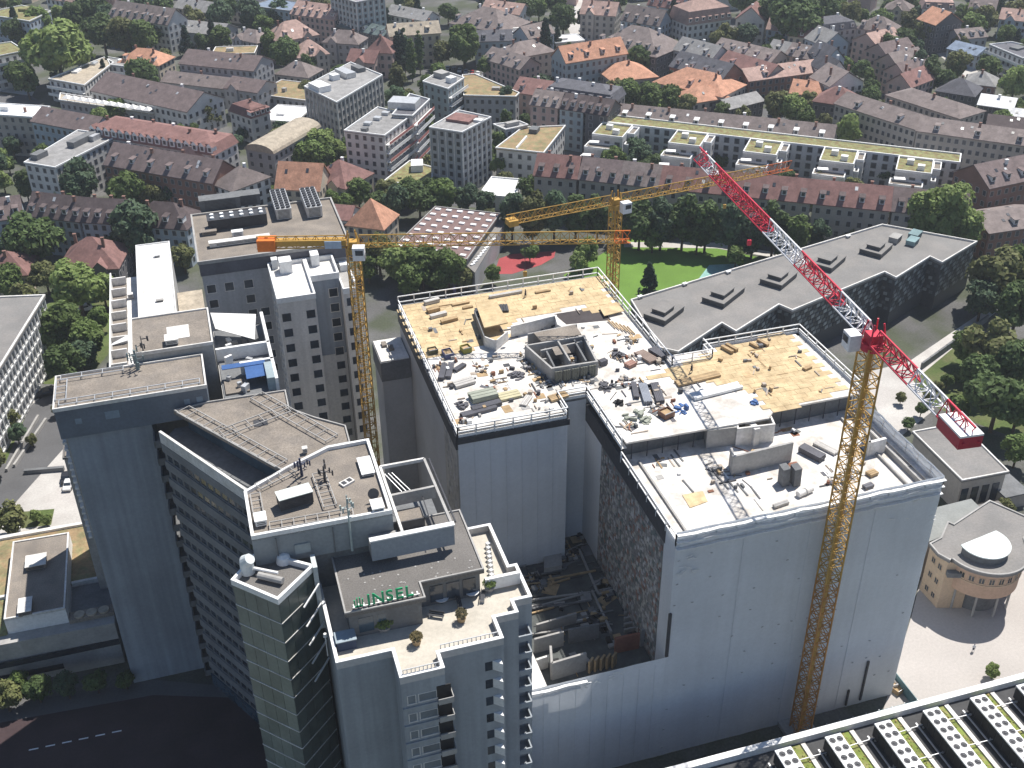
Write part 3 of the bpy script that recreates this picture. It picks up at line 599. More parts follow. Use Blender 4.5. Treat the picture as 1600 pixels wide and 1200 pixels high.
MB().prism(ROOFW, 53.6, 54.1).build('roof_deck', GRAVEL, wg)
MB().ring(ROOFW, .2, 54.1, 54.35).build('roof_edge', CONC, wg)
off = Vector((1.5, 1.0, 0))
ladder(wg, (-7.6, 145.6), (4.6, 127.6), 2.2, 54.6, 1.9); ladder(wg, (3.2, 146.2), (12.2, 131.6), 2.2, 54.6, 2.0); ladder(wg, (-2.6, 137.4), (7.2, 141.0), 2.0, 54.66, 2.0)
MB().box(2.0, 4.0, 138.3, 140.0, 54.1, 54.16).build('roof_grate', DSTEEL, wg)
roof_unit('roof_vent', 'small pale roof vent on the brown railed roof', 'vent', 477, 708, 54.1, .6, .6, .9, CONCL)
# --- octagonal tower top
OC = [(-.9, 122.9), (-.9, 113.2), (17.1, 113.0), (17.2, 129.9), (11.3, 129.8), (5.0, 126.6)]
oc = thing('polygon_tower', 'many sided hospital tower with antenna mast and plant on its parapet roof', 'building', (8, 120, 0)); REFS.append(('the many sided antenna tower', 500, 790))
MB().prism(inset(OC, .5), 0, 49.4).build('shaft', CONCD, oc)
MB().prism(OC, 49.4, 53.9).build('roof_storey', M('bluish_render', (.26, .285, .30), .85, .12, .2), oc)
for x in (2.0, 9.2): MB().box(x, x+.12, 112.9, 113.1, 49.5, 53.6).build('panel_joint', CONCD, oc)
MB().box(4.2, 6.2, 112.96, 113.15, 50.4, 51.9).build('stain_panel', M('faded_panel', (.32, .36, .37), .8), oc)
parapet_roof(oc, OC, 54.0, GRAVEL, TRIM, .4, .55)
ladder(oc, (1.6, 114.6), (12.2, 114.3), 1.5, 54.5, 1.5); ladder(oc, (.5, 115.5), (.5, 122.0), 1.3, 54.5, 1.5); ladder(oc, (1.0, 123.4), (7.5, 126.7), 1.5, 54.5, 1.5); ladder(oc, (9.2, 124.0), (9.6, 116.4), 1.7, 54.5, 1.5)
def antenna(name, label, x, y, z, h, rad=.16, arms=6, below=0, seed=1, mat=STEEL):
    t = thing(name, label, 'antenna', (x, y, z)); MB().tube((0, 0, -below), (0, 0, h), rad, 8, rad*.5).build('pole', mat, t, local=True); rnd = random.Random(seed)
    for k in range(arms):
        zz = h*(.45+.5*k/arms); a = rnd.uniform(0, 6.28); l = rnd.uniform(.5, 1.4); MB().beam((0, 0, zz), (l*cos(a), l*sin(a), zz), .07).build('arm', mat, t, local=True)
        MB().box(l*cos(a)-.1, l*cos(a)+.1, l*sin(a)-.1, l*sin(a)+.1, zz-.4, zz+.4).build('aerial', mat, t, local=True)
antenna('antenna_mast', 'tall pale antenna mast on the front edge of the many sided roof', 11.4, 112.6, 54, 4.6, .17, 7, 4.5, 1, M('pale_green_paint', (.42, .48, .46), .6))
antenna('antenna_mast', 'dark antenna cluster at the back of the many sided roof', 7.0, 124.6, 54.0, 3.0, .22, 9, 0, 3, M('navy_paint', (.05, .06, .11), .6))
antenna('antenna_mast', 'grey antenna cluster in the middle of the many sided roof', 9.8, 122.4, 54.0, 2.6, .2, 8, 0, 4, DSTEEL)
antenna('antenna_mast', 'thin antenna standing on the slab roof edge', -12.3, 158.0, 58.5, 2.6, .1, 5, 0, 5, DSTEEL)
antenna('antenna_mast', 'dark antenna cluster on the left roof of the slab', -13.4, 155.2, 56.9, 3.4, .28, 9, 0, 6, M('grey_green_paint', (.16, .21, .22), .6))
roof_unit('plant_canopy', 'white plant canopy over dark machinery on the many sided roof', 'plant unit', 462, 787, 54, 4.4, 2.0, 1.9, DSTEEL, .15, M('pale_canopy', (.62, .66, .62), .6))
roof_unit('roof_panel', 'slanted white panel at the right edge of the many sided roof', 'panel', 572, 732, 54, 1.7, 3.9, .5, TRIM, .0)
roof_unit('plant_cabinet', 'white cabinet at the left corner of the many sided roof', 'cabinet', 408, 817, 54, 1.4, 1.8, 1.0, TRIM)
roof_unit('plant_cabinet', 'shiny cabinet at the front right corner of the many sided roof', 'cabinet', 590, 796, 54, 1.5, 2.0, .9, TRIM)
t = thing('satellite_dish', 'small round dish beside the shiny cabinet on the many sided roof', 'dish', P(584, 782, 54)); MB().tube((0, 0, 0), (0, 0, .9), .07).build('post', STEEL, t, local=True); MB().tube((0, -.05, 1.2), (0, -.25, 1.3), .35, 14, .75).build('reflector', DSTEEL, t, local=True)
t = thing('vent_cowl', 'double square vent on the many sided roof', 'vent', P(542, 755, 54), .5); MB().box(-.95, .95, -.55, .55, 0, .3).build('curb', CONCL, t, local=True)
for x in (-.45, .45): MB().box(x-.3, x+.3, -.35, .35, .3, .34).build('grille', DSTEEL, t, local=True)
# --- open roof terrace pit and its screen wall
pit = thing('open_terrace', 'open framed terrace pit between the many sided tower and the sheeted block', 'roof terrace', (21, 119, 0))
MB().box(17.5, 24.4, 113.2, 126.0, 0, 47.0).build('shaft', CONCD, pit)
for a, b in (((17.9, 126), (24.2, 126)), ((24.2, 126), (24.4, 111.2)), ((17.9, 126), (17.9, 111.2))): MB().beam((*a, 52), (*b, 52), .35, .5).build('edge_beam', CONCL if a[0] < 18 else CONC, pit)
MB().beam((24.9, 126, 52), (25.0, 111.2, 52), .2, .2).build('edge_beam', DSTEEL, pit)
MB().beam((17.9, 119.2, 51.2), (24.2, 119.4, 51.2), .4, 1.9).build('cross_wall', CONC, pit)
for y0, y1, z, m_ in ((113.4, 115.6, 48.6, CONCL), (116.0, 118.6, 49.8, GRAVEL)): MB().box(18.4, 21.8, y0, y1, 47.0, z).build('stair_block', m_, pit)
MB().box(18.4, 21.8, 115.7, 115.9, 47, 50).build('grating', DSTEEL, pit); MB().beam((22.1, 112, 51), (22.3, 119, 51), .12).build('hand_rail', DSTEEL, pit)
for k in range(3): MB().beam((18.3+k*.5, 125, 51.5), (20.0+k*.6, 122, 50.2), .06).build('cable', STEEL, pit)
MB().box(13.6, 24.6, 110.4, 111.0, 48.9, 52.1).build('screen_wall', M('screen_render', (.30, .33, .37), .85, .08, .2), pit)
MB().box(13.5, 24.7, 110.3, 111.1, 52.1, 52.3).build('screen_coping', TRIM, pit)
MB().box(13.6, 17.4, 111.1, 112.9, 48.9, 51.2).build('side_ledge', CONC, pit)
# --- tower with roof terrace and green letters
IZ = 44.4
IP = [(6.5, 98.6), (13.4, 98.6), (13.4, 93.9), (18.9, 93.9), (18.9, 96.5), (27.1, 96.5), (27.1, 100.3), (30.2, 100.3), (30.2, 102.5), (32.7, 102.5), (32.7, 109.2), (31.6, 109.2), (31.6, 118.4), (6.5, 118.4)]
it = thing('terrace_tower', 'grey hospital tower with sunny roof terrace and green letters on its penthouse', 'building', (18, 106, 0)); REFS.append(('the terrace tower with green letters', 650, 1000))
GW = M('tower_grey_wall', (.33, .36, .39), .85, .10, .12, fvar=.05, streak=.14)
MB().prism(IP, 0, 43.3).build('wall', GW, it)
MB().prism(inset(IP, .35), 43.3, 43.36).build('terrace_floor', M('terrace_paving', (.52, .48, .41), .9, .1, .3, fvar=.08), it)
MB().ring(IP, .36, 43.3, IZ).build('parapet', M('parapet_render', (.52, .51, .50), .85, .06), it); MB().ring([(p[0], p[1]) for p in inset(IP, -.04)], .44, IZ, IZ+.12).build('coping', TRIM, it)
PH = [(8.6, 102.8), (18.8, 102.6), (18.8, 105.5), (27.2, 105.5), (27.3, 114.6), (27.3, 118.3), (8.7, 118.3)]
MB().prism(inset(PH, .5), 43.36, 47.4).build('penthouse_wall', CONCD, it)
MB().prism(PH, 47.4, 48.0).build('penthouse_roof', GRAVD, it); MB().ring(PH, .22, 48.0, 48.2).build('penthouse_edge', CONC, it)
rnd = random.Random(4); mb = MB()
for k in range(34):
    x, y = rnd.uniform(9.3, 26.4), rnd.choice((103.6, 106.3, 109.0, 104.6, 108.0)); y = max(y, 106.2) if x > 18.5 else y; mb.rbox(x, y+rnd.uniform(-.3, .3), 48.0, .25, .2, .05, rnd.uniform(0, 3))
mb.build('pale_paver_spots', CONC, it, kind='stuff')
for x in (10.2, 12.6): MB().box(x, x+1.9, 103.2, 103.36, 44.0, 46.4).build('penthouse_window', GLASSB, it)
for x in (20, 22.2, 24.4): MB().box(x, x+1.7, 105.9, 106.06, 43.9, 46.6).build('penthouse_window', GLASS, it)
MB().beam((27.5, 106.4, 44.6), (32.3, 106.4, 44.6), .5, 1.9).build('terrace_divider', TRIM, it)
for k in range(9): MB().rbox(28.8+.18*k, 107.6+.9*k, 43.36, .5, .55, .8+.05*(k % 2), .4).build('terrace_seat', STEEL, it)
mb = MB(); railing(mb, [(13.9, 94.4), (18.4, 94.4)], 43.4, 1.7, .5, .05); mb.build('screen', STEEL, it)
mb = MB(); railing(mb, [(19.2, 97.2), (26.6, 97.2)], 43.4, 1.6, .55, .05); mb.build('screen', STEEL, it)
# front bay: window bands and balconies on each floor; side fins
bw1, bw2 = window_mesh(.95, 1.5, name='window', split=False, glass=M('pale_pane', (.16, .19, .22), .3, .2, spec=.5)), window_mesh(2.2, 1.4, name='window', split=False, glass=M('grey_pane', (.13, .16, .19), .3, .2, spec=.5))
bal = MB().box(0, 1.9, -.9, .0, -.1, .1).box(0, 1.9, -.95, -.85, .1, .9).box(1.85, 1.95, -.9, .9, .1, .9).mesh('balcony', CONC)
rec = MB().box(0, 1.8, -.04, .1, .1, 2.3).mesh('balcony_shade_panel', BLACK)  # flat black panel painting the shade of a balcony recess
sld = MB().box(-.1, 5.2, -.2, .05, 0, .3).mesh('floor_band', GW)
fin = MB().poly([(0, 0, 0), (1.1, 0, 0), (1.1, -.9, 0)]).poly([(0, 0, 1.5), (1.1, -.9, 1.5), (1.1, 0, 1.5)]).poly([(0, 0, 0), (1.1, -.9, 0), (1.1, -.9, 1.5), (0, 0, 1.5)]).poly([(1.1, 0, 0), (1.1, 0, 1.5), (1.1, -.9, 1.5), (1.1, -.9, 0)]).mesh('oriel_fin', TRIM)
fpan = MB().box(-1.0, -.05, -.04, .05, 0, 1.5).mesh('oriel_window', GLASS)
sb = MB().box(0, 1.9, 0, 2.0, -.12, .12).box(1.75, 1.95, 0, 2.0, .12, 1.0).box(0, 1.9, -.1, .1, .12, 1.0).mesh('side_balcony', GW); sbr = MB().box(0, .1, .2, 1.9, .15, 2.3).mesh('side_shade_panel', BLACK)  # the black side panel likewise paints recess shade on the wall
for j in range(12):
    z = 39.4-3.15*j
    inst(bw1, 'window', it, (14.6, 93.9, z+.2), 0); inst(bw2, 'window', it, (16.5+.1, 93.9, z+.25), 0)
    inst(rec, 'balcony_shade_panel', it, (17.75, 93.87, z-.1), 0); inst(bal, 'balcony', it, (17.75, 93.9, z-.1), 0); inst(sld, 'floor_band', it, (13.5, 93.9, z-.55), 0)
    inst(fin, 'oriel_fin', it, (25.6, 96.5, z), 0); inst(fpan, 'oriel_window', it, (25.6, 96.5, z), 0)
    inst(sb, 'side_balcony', it, (30.2, 100.6, z-.6), 0); inst(sbr, 'side_shade_panel', it, (30.2, 100.6, z-.6), 0)
# letters and emblem
def letters(name, txt, size, loc, rot, mat, parent, ext=.08):
    cu = bpy.data.curves.new(name, 'FONT'); cu.body = txt; cu.size = size; cu.extrude = ext; cu.offset = .035
    o = bpy.data.objects.new(name, cu); COL.objects.link(o); dg = bpy.context.evaluated_depsgraph_get(); me = bpy.data.meshes.new_from_object(o.evaluated_get(dg))
    wd = max(v.co.x for v in me.vertices); bpy.data.objects.remove(o); bpy.data.curves.remove(cu); me.name = name; me.materials.clear(); me.materials.append(mat)
    o = bpy.data.objects.new(name, me); COL.objects.link(o); o.parent = parent
    o.matrix_local = rootmat(parent).inverted() @ (Matrix.Translation(Vector(loc)) @ Matrix.Rotation(rot, 4, 'X')); return wd
sg = thing('roof_sign', 'green letters INSEL with emblem standing on the penthouse edge', 'sign', (13.5, 103.2, 48.2))
x = 11.5
for ch in 'INSEL': x += letters('letter', ch, 2.15, (x, 103.2, 48.35), radians(80), GREENL, sg) + .22
for k, (dx, h) in enumerate(((0, 1.2), (.34, 1.5), (.68, 1.5), (1.02, 1.2))): MB().box(9.9+dx, 9.9+dx+.15, 103.1, 103.25, 48.75 if k in (0, 3) else 48.4, 48.4+h).build('emblem_bar', GREENL, sg)
MB().box(9.98, 11.0, 103.1, 103.25, 48.4, 48.6).build('emblem_foot', GREENL, sg); MB().box(9.7, 18.2, 103.25, 103.4, 48.2, 48.32).build('sign_rail', CONCL, sg)
mb = MB()
for k in range(14): mb.beam((9.9+.62*k, 103.4, 48.2), (9.9+.62*k, 103.9, 48.25), .18, .12)
mb.build('sign_stays', TRIM, sg)
# terrace furniture
def table(label, px, py, r):
    t = thing('terrace_table', label, 'table', P(px, py, 43.37)); MB().tube((0, 0, .7), (0, 0, .76), r, 18).build('table_top', TRIM, t, local=True); MB().tube((0, 0, .04), (0, 0, .7), .06).build('stem', DSTEEL, t, local=True); MB().tube((0, 0, 0), (0, 0, .04), .35, 12).build('foot', DSTEEL, t, local=True)
table('round white terrace table nearest the penthouse corner', 690, 940, .95); table('round white terrace table beside the shrub pot', 738, 930, .95)
def seat(label, px, py, rz):
    t = thing('terrace_bench', label, 'bench', P(px, py, 43.37), rz)
    for k in range(3): MB().box(-1, 1, -.25+.18*k, -.1+.18*k, .42, .47).build('slat', DSTEEL, t, local=True)
    MB().box(-1, 1, .28, .33, .55, .9).build('backrest', DSTEEL, t, local=True)
    for x in (-.85, .85): MB().box(x-.05, x+.05, -.25, .3, 0, .42).build('leg', STEEL, t, local=True)
seat('curved dark bench in front of the nearer round table', 682, 965, -.5); seat('dark bench right of the farther round table', 755, 935, 1.2); seat('dark bench between the two round tables', 718, 945, 1.5)
def shrub(t, r, h, z, seed, mat, n=420):
    rnd = random.Random(seed); mb = MB()
    for k in range(n):
        a, b = rnd.uniform(0, 6.28), math.acos(rnd.uniform(-.3, 1)); q = r*(.55+.45*rnd.random()); p = Vector((q*sin(b)*cos(a), q*sin(b)*sin(a), z+h/2+q*cos(b)*h/(2*r)))
        u_ = Vector((rnd.gauss(0, 1), rnd.gauss(0, 1), rnd.gauss(0, 1))).normalized(); v_ = u_.orthogonal().normalized(); s_ = .12*rnd.uniform(.7, 1.5)*max(r, .7)
        mb.poly([p-u_*s_-v_*s_*.6, p+u_*s_-v_*s_*.6, p+u_*s_+v_*s_*.6, p-u_*s_+v_*s_*.6])
    return mb.build('foliage', mat, t, local=True)
def pot(label, px, py, r, mat, z=43.37):
    t = thing('potted_shrub', label, 'potted plant', P(px, py, z)); MB().tube((0, 0, 0), (0, 0, .7), r*.6, 14, r*.8).build('pot', TIMB if mat is not LEAF[2] else CONC, t, local=True); shrub(t, r, 1.4, .6, int(px), mat)
pot('brown shrub in a tub at the middle of the terrace', 651, 1006, .8, M('dry_leaves', (.16, .13, .06), .9, .3)); pot('brown shrub in a tub right of the terrace middle', 721, 970, .8, M('dry_leaves_b', (.15, .13, .07), .9, .3)); pot('green shrub beside the round tables', 765, 922, .9, LEAF[2]); pot('large bright green shrub before the penthouse window', 600, 982, 1.3, LEAF[2])
t = thing('covered_grill', 'dark covered terrace box with grey lid in the left corner', 'cabinet', P(541, 1008, 43.37)); MB().box(-1.2, 1.2, -.9, .9, 0, 1.5).build('cover', M('navy_cover', (.03, .05, .10), .7), t, local=True); MB().box(-1.3, 1.3, -1, 1, 1.5, 1.62).build('lid', M('grey_lid', (.30, .36, .40), .5), t, local=True)
# --- glass lift tower
GD = [(1.0, 105.4), (6.1, 110.3), (-.4, 115.3), (-4.1, 110.7)]
gt = thing('glass_lift_tower', 'slim square lift tower clad in grey green glass panels', 'building', (.7, 110.4, 0)); REFS.append(('the slim glass lift tower', 430, 1040))
MB().prism(inset(GD, .25), 0, 49.3).build('shaft', CONCD, gt)
gp = M('green_glass', (.17, .20, .18), .22, .14, .4, spec=.55, obj=.16); gpd = M('dark_green_glass', (.075, .095, .085), .25, .2, .4, spec=.5, obj=.2)
for a, b, n, m_ in ((GD[3], GD[0], 4, gp), (GD[0], GD[1], 4, gpd), (GD[1], GD[2], 4, gpd), (GD[2], GD[3], 4, gpd)):
    a, b = Vector((*a, 0)), Vector((*b, 0)); d = b-a; L = d.length; tt = d/L; rz = atan2(tt.y, tt.x); pm = MB().box(.03, L/n-.03, -.02, .2, .05, 3.25).mesh('glass_panel', m_); bm = MB().box(0, L, -.09, .05, -.05, .06).mesh('floor_line', CONCL)
    for j in range(15):
        for i in range(n): inst(pm, 'glass_panel', gt, (a.x+d.x*i/n, a.y+d.y*i/n, 3.3*j), rz)
        inst(bm, 'floor_line', gt, (a.x, a.y, 3.3*j), rz)
MB().prism(inset(GD, .3), 49.5, 49.6).build('roof_deck', GRAVD, gt); MB().ring(inset(GD, -.1), .4, 49.5, 50.4).build('parapet', TRIM, gt)
mb = MB()
for j in range(5): mb.beam((6.4, 109.3, 48-3.3*j), (4.0, 106.6, 47-3.3*j), .18)
mb.build('brace_bar', TRIM, gt)
MB().box(5.9, 6.5, 109.6, 112.2, 40, 50.5).build('side_panel', M('pale_side_panel', (.5, .54, .54), .5), gt)
t = thing('roof_duct', 'fat white ventilation elbow on the glass lift tower roof', 'duct', (-2.0, 112.3, 49.7)); MB().tube((0, 0, 0), (0, 0, 1.9), .95, 14, .85).build('riser', M('duct_white', (.66, .70, .70), .5), t, local=True); MB().tube((0, 0, 1.7), (.5, -.4, 2.4), .95, 14, .7).build('elbow', M('duct_white_b', (.68, .72, .72), .5), t, local=True)
MB().tube((.8, -.5, .8), (3.6, -2.2, .7), .22, 8).build('pipe', TRIM, t, local=True); MB().tube((1.2, -1.6, .5), (4.0, -3.6, .5), .45, 10).build('pipe', CONC, t, local=True)
t = thing('roof_duct', 'smaller white dome behind the glass lift tower roof', 'duct', (2.6, 112.9, 49.7)); MB().tube((0, 0, 0), (0, 0, .9), 1.0, 14, .8).build('drum', TRIM, t, local=True); MB().tube((0, 0, .9), (0, 0, 1.2), .8, 14, .3).build('cap', TRIM, t, local=True)
t = thing('lamp_post', 'short white pole with round head between lift tower and terrace tower', 'lamp', (6.0, 104.5, 40)); MB().tube((0, 0, 0), (0, 0, 3.4), .08).build('post', TRIM, t, local=True); MB().tube((0, 0, 3.4), (0, 0, 3.9), .28, 12, .2).build('head', TRIM, t, local=True)
# --- big grey tower behind
tt_ = thing('grey_ward_tower', 'grey ward tower with projecting bays and cooling plant on its roof', 'building', (12, 215, 0)); REFS.append(('the grey ward tower', 420, 400))
TWL = M('ward_tower_wall', (.44, .44, .455), .88, .1, .15, streak=.1); TWB = M('ward_bay_wall', (.72, .69, .65), .88, .08, .15, streak=.1)
MB().box(-2.3, 27.0, 206.5, 230, 0, 46.5).build('wall', TWL, tt_); MB().box(-2.5, 27.2, 206.3, 230.2, 46.5, 49.2).build('roof_fascia', M('fascia_grey', (.13, .13, .15), .8), tt_)
parapet_roof(tt_, [(-2.7, 206.1), (27.4, 206.1), (27.4, 230.4), (-2.7, 230.4)], 49.4, GRAVEL, CONC, .35, .4)
MB().box(10.6, 17.7, 190.0, 206.5, 0, 46.8).build('bay', TWB, tt_); parapet_roof(tt_, [(10.5, 189.9), (17.8, 189.9), (17.8, 206.0), (10.5, 206.0)], 46.9, CONCL, TRIM, .35, .8)
MB().box(17.8, 23.4, 197.5, 206.5, 0, 29.5).build('bay', TWB, tt_); MB().box(17.9, 23.4, 197.6, 206.5, 29.5, 46.6).build('bay', SLABW, tt_); parapet_roof(tt_, [(17.85, 197.4), (23.5, 197.4), (23.5, 206.0), (17.85, 206.0)], 46.7, CONCL, TRIM, .35, 1.0)
MB().box(23.5, 26.4, 194.5, 206.4, 0, 44.5).build('bay', TWB, tt_); parapet_roof(tt_, [(23.55, 194.4), (26.5, 194.4), (26.5, 206.0), (23.55, 206.0)], 44.6, CONC, TRIM, .3, .9)
for x, y, z, a, b, h in ((12.6, 201.5, 46.9, 2.4, 2.6, 2.6), (11.3, 204.3, 46.9, 1.2, 1.6, 2.0), (19.0, 203.5, 46.7, 1.6, 4.0, 2.4), (24.6, 203.8, 44.6, 1.5, 2.0, 1.4)): MB().box(x, x+a, y, y+b, z, z+h).build('roof_box', TRIM, tt_)
wt = window_mesh(1.7, 1.9, name='window', frame=TWB, split=False)
for j in range(12):
    z = 42.5-3.35*j
    windows_on(tt_, wt, (10.6, 206.2), (10.6, 190), z, 1, 1, 4, 1.2)
    inst(wt, 'window', tt_, (11.9, 190.0, z)); inst(wt, 'window', tt_, (16.5, 190.0, z)); inst(wt, 'window', tt_, (22.0, 197.5, z))
    inst(wt, 'window', tt_, (24.9, 194.5, z-1))
    for i, x in enumerate((-.9, 2.6, 6.4, 8.9)):
        if (i*5+j*3) % 7 not in (1, 4): inst(wt, 'window', tt_, (x, 206.5, z))
for i in range(3):                                         # cooling plant on the ward tower roof
    t = roof_unit('cooling_bank', ('low row of white cooling cells at the left of the ward tower roof', 'middle bank of cooling fans on the ward tower roof', 'right bank of cooling fans on the ward tower roof')[i], 'cooling unit', (372, 440, 487)[i], (352, 328, 325)[i], 49.4, (12, 3.2, 3.2)[i], (3.4, 11, 11)[i], 2.4, (DSTEEL, STEEL, STEEL)[i])
    rows = (6, 3, 3)[i]; cols = (2, 9, 9)[i]; fm = MB().tube((0, 0, 0), (0, 0, .35), .42, 10).mesh('fan', TRIM if i == 0 else DSTEEL); lx, ly = ((12, 3.4), (3.2, 11), (3.2, 11))[i]
    for a in range(rows):
        for b in range(cols): inst(fm, 'fan', t, (-lx/2+lx*(a+.5)/rows, -ly/2+ly*(b+.5)/cols, 2.5), world=False)
roof_unit('plant_room', 'dark plant room at the back of the ward tower roof', 'plant room', 345, 325, 49.4, 8.5, 3, 2.6, CONCD); roof_unit('plant_room', 'second dark plant room behind the white cooling cells', 'plant room', 385, 318, 49.4, 6.0, 3, 2.4, CONCD)
roof_unit('roof_duct_box', 'long white duct box on the front of the ward tower roof', 'duct', 375, 380, 49.4, 12, 1.4, 1.0, CONCL); roof_unit('plant_cabinet', 'small white cabinet in front of the cooling cells', 'cabinet', 372, 370, 49.4, 2.2, 1.2, 1.3, TRIM); roof_unit('plant_cabinet', 'square bench like frame at the left of the ward tower roof', 'cabinet', 327, 365, 49.4, 3.0, 2.0, .8, GRAVEL)
# --- small tiled roofs and sails between slab and ward tower
an = thing('lower_annex', 'cluttered lower annex with white awning and blue tarp beside the slab', 'building', (3, 160, 0))
MB().box(-1.7, 6.8, 148.6, 171, 0, 53.0).build('wall', CONC, an); MB().box(-1.5, 6.6, 148.8, 170.8, 53.0, 53.2).build('roof_deck', CONCD, an)
for a in (((-1.7, 160.6), (6.8, 160.6)), ((6.6, 148.8), (6.6, 171)), ((1.6, 155.2), (6.8, 155.2))): MB().beam((*a[0], 54.2), (*a[1], 54.2), .5, 2.4).build('parapet', TRIM, an)
rnd = random.Random(8)
for k in range(14):
    x, y = rnd.uniform(-1, 6), rnd.uniform(149.5, 167); MB().rbox(x, y, 53.2, rnd.uniform(.5, 2), rnd.uniform(.4, 1.4), rnd.uniform(.4, 1.8), rnd.uniform(0, 1)).build('plant_box', rnd.choice((CONCD, TRIM, CONC, STEEL)), an)
mb = MB(); a, b, c, d = Vector((-1.6, 171, 56.6)), Vector((5.6, 167.8, 56.8)), Vector((4.6, 161.5, 55.6)), Vector((-1.2, 166.5, 55.9))
mb.poly([a, d, c, b]); mb.poly([p+Vector((0, 0, -.05)) for p in (a, b, c, d)]); mb.build('awning', SHADEW, an)
mb = MB(); mb.obox((-1.2, 154.0, 55.2), (6.6, 0, 0), (0, 1.2, .1), (0, 0, .1)); mb.obox((2.2, 150.6, 54.9), (3.0, .2, 0), (0, 3.4, .2), (0, 0, .1)); mb.build('blue_tarp', BLUET, an)
MB().box(-1.2, 2.4, 149.6, 153.6, 53.2, 53.5).build('gravel_roof', GRAVEL, an); MB().box(5.2, 6.4, 149, 154, 53.2, 55.5).build('glass_roof', M('pale_glass', (.35, .42, .44), .3), an)
# --- long low wing left of the ward tower
B5 = thing('long_flat_wing', 'long pale flat roofed hospital wing behind the slab', 'building', (-14, 240, 0)); REFS.append(('the long pale flat wing', 235, 440))
MB().box(-17.4, -9.4, 226, 270, 0, 26.5).build('wall', CONC, B5); parapet_roof(B5, [(-17.5, 225.9), (-9.3, 225.9), (-9.3, 270.1), (-17.5, 270.1)], 26.8, CONCL, TRIM, .25, .25)
MB().box(-24, -17.5, 216, 262, 0, 22.0).build('side_wall', CONC, B5); MB().box(-20.6, -17.5, 216, 262, 22, 22.3).build('side_roof', CONCL, B5); MB().box(-24.1, -20.6, 216, 262, 22, 22.1).build('side_terrace', GRAVEL, B5)
for k in range(8): MB().box(-24.0, -20.6, 217+6*k, 217.4+6*k, 22.1, 24.0).build('pergola_frame', CONCL, B5)
MB().box(-24.2, -23.9, 215.8, 262, 22, 24.2).build('pergola_edge', TRIM, B5)
MB().box(-9.2, -3.4, 224, 252, 0, 21).build('side_wall', CONC, B5); MB().box(-9.2, -3.3, 224, 252, 21, 21.3).build('side_roof', RM['tan'], B5)
roof_unit('skylight', 'small white skylight on the long pale flat wing', 'skylight', 246, 401, 26.8, 1.3, .9, .5, TRIM); roof_unit('roof_vent', 'low pale vent on the front of the long pale wing', 'vent', 250, 471, 26.8, 1.6, .7, .4, CONC); roof_unit('roof_vent', 'pale pipe box on the left strip of the long pale wing', 'vent', 205, 466, 22.3, 1.3, 1.0, 1.2, CONCL)
s2 = thing('slate_shed', 'small block with grey ribbed roof and white awning left of the slab', 'building', (-22, 172, 0)); MB().box(-28.4, -15.6, 163, 176, 0, 38).build('wall', CONC, s2); MB().box(-28.6, -15.4, 162.8, 176.2, 38, 38.4).build('roof_deck', GRAVD, s2)
for k in range(7): MB().box(-28.2+.7*k, -27.9+.7*k, 163, 176, 38.4, 38.6).build('roof_rib', GRAVEL, s2)
mb = MB(); mb.poly([P(173, 540, 41), P(205, 530, 41.5), P(205, 520, 42), P(176, 536, 41)]); mb.poly([P(176, 536, 40.9), P(205, 520, 41.9), P(205, 530, 41.4), P(173, 540, 40.9)]); mb.build('awning', SHADEW, s2)
MB().box(-23.6, -22.8, 163, 176, 38.4, 41).build('side_wall', TRIM, s2)
# ================================================================== NEAR LOW BUILDINGS
# --- low building bottom left, brown planted roof with a grey box on it
lo = thing('planted_roof_building', 'low building with brown planted roof at the foot of the slab', 'building', (-42, 172, 0)); REFS.append(('the low planted roof building', 60, 900))
MB().prism([(-75, 154.5), (-26, 153.5), (-26, 182.5), (-75, 183.5)], 0, 9.4).build('wall', CONC, lo); MB().prism([(-75, 166), (-26, 165.5), (-26, 182.4), (-75, 183.3)], 9.4, 9.8).build('roof_deck', RM['rust'], lo)
MB().prism([(-75.2, 182.4), (-26, 181.9), (-26, 182.6), (-75.2, 183.6)], 9.4, 10.3).build('roof_edge', CONCL, lo)
for x0, x1 in ((-75, -43.4), (-33.2, -26)): MB().box(x0, x1, 165.2, 165.8, 9.4, 10.2).build('roof_edge', CONCL, lo)
lb = [(-43.2, 156.2), (-33.4, 156.0), (-33.4, 176.9), (-43.2, 177.2)]
MB().prism(lb, 9.4, 12.4).build('upper_wall', TRIM, lo); parapet_roof(lo, lb, 12.6, GRAVEL, CONCL, .3, .2)
MB().box(-33.3, -26, 155.5, 157.6, 9.4, 10.2).build('planter', GRAVEL, lo); MB().box(-33.2, -26, 157.6, 165, 9.4, 9.46).build('roof_pit', CONCD, lo)
for k in range(3): MB().tube((-31.6+2.0*k, 156.4, 10.2), (-31.6+2.0*k, 156.4, 10.5), .9, 14).build('round_cover', RM['tan'], lo)
MB().box(-75, -43.4, 156, 165, 9.4, 9.7).build('lower_roof', RM['green'], lo)
for j in range(2): MB().box(-75, -26, 153.3+.4*(j == 0), 153.5+.4*(j == 0), 3.2*j+1.4, 3.2*j+2.6).build('window_band', GLASS, lo)
roof_unit('roof_box', 'square grey hatch box at the back of the low grey roof', 'hatch', 58, 882, 12.6, 3.4, 3.2, 1.0, GRAVEL, 0, CONCL); roof_unit('roof_box', 'narrow grey hatch box at the front of the low grey roof', 'hatch', 41, 952, 12.6, 2.1, 3.6, 1.0, GRAVEL, 0, CONCL)
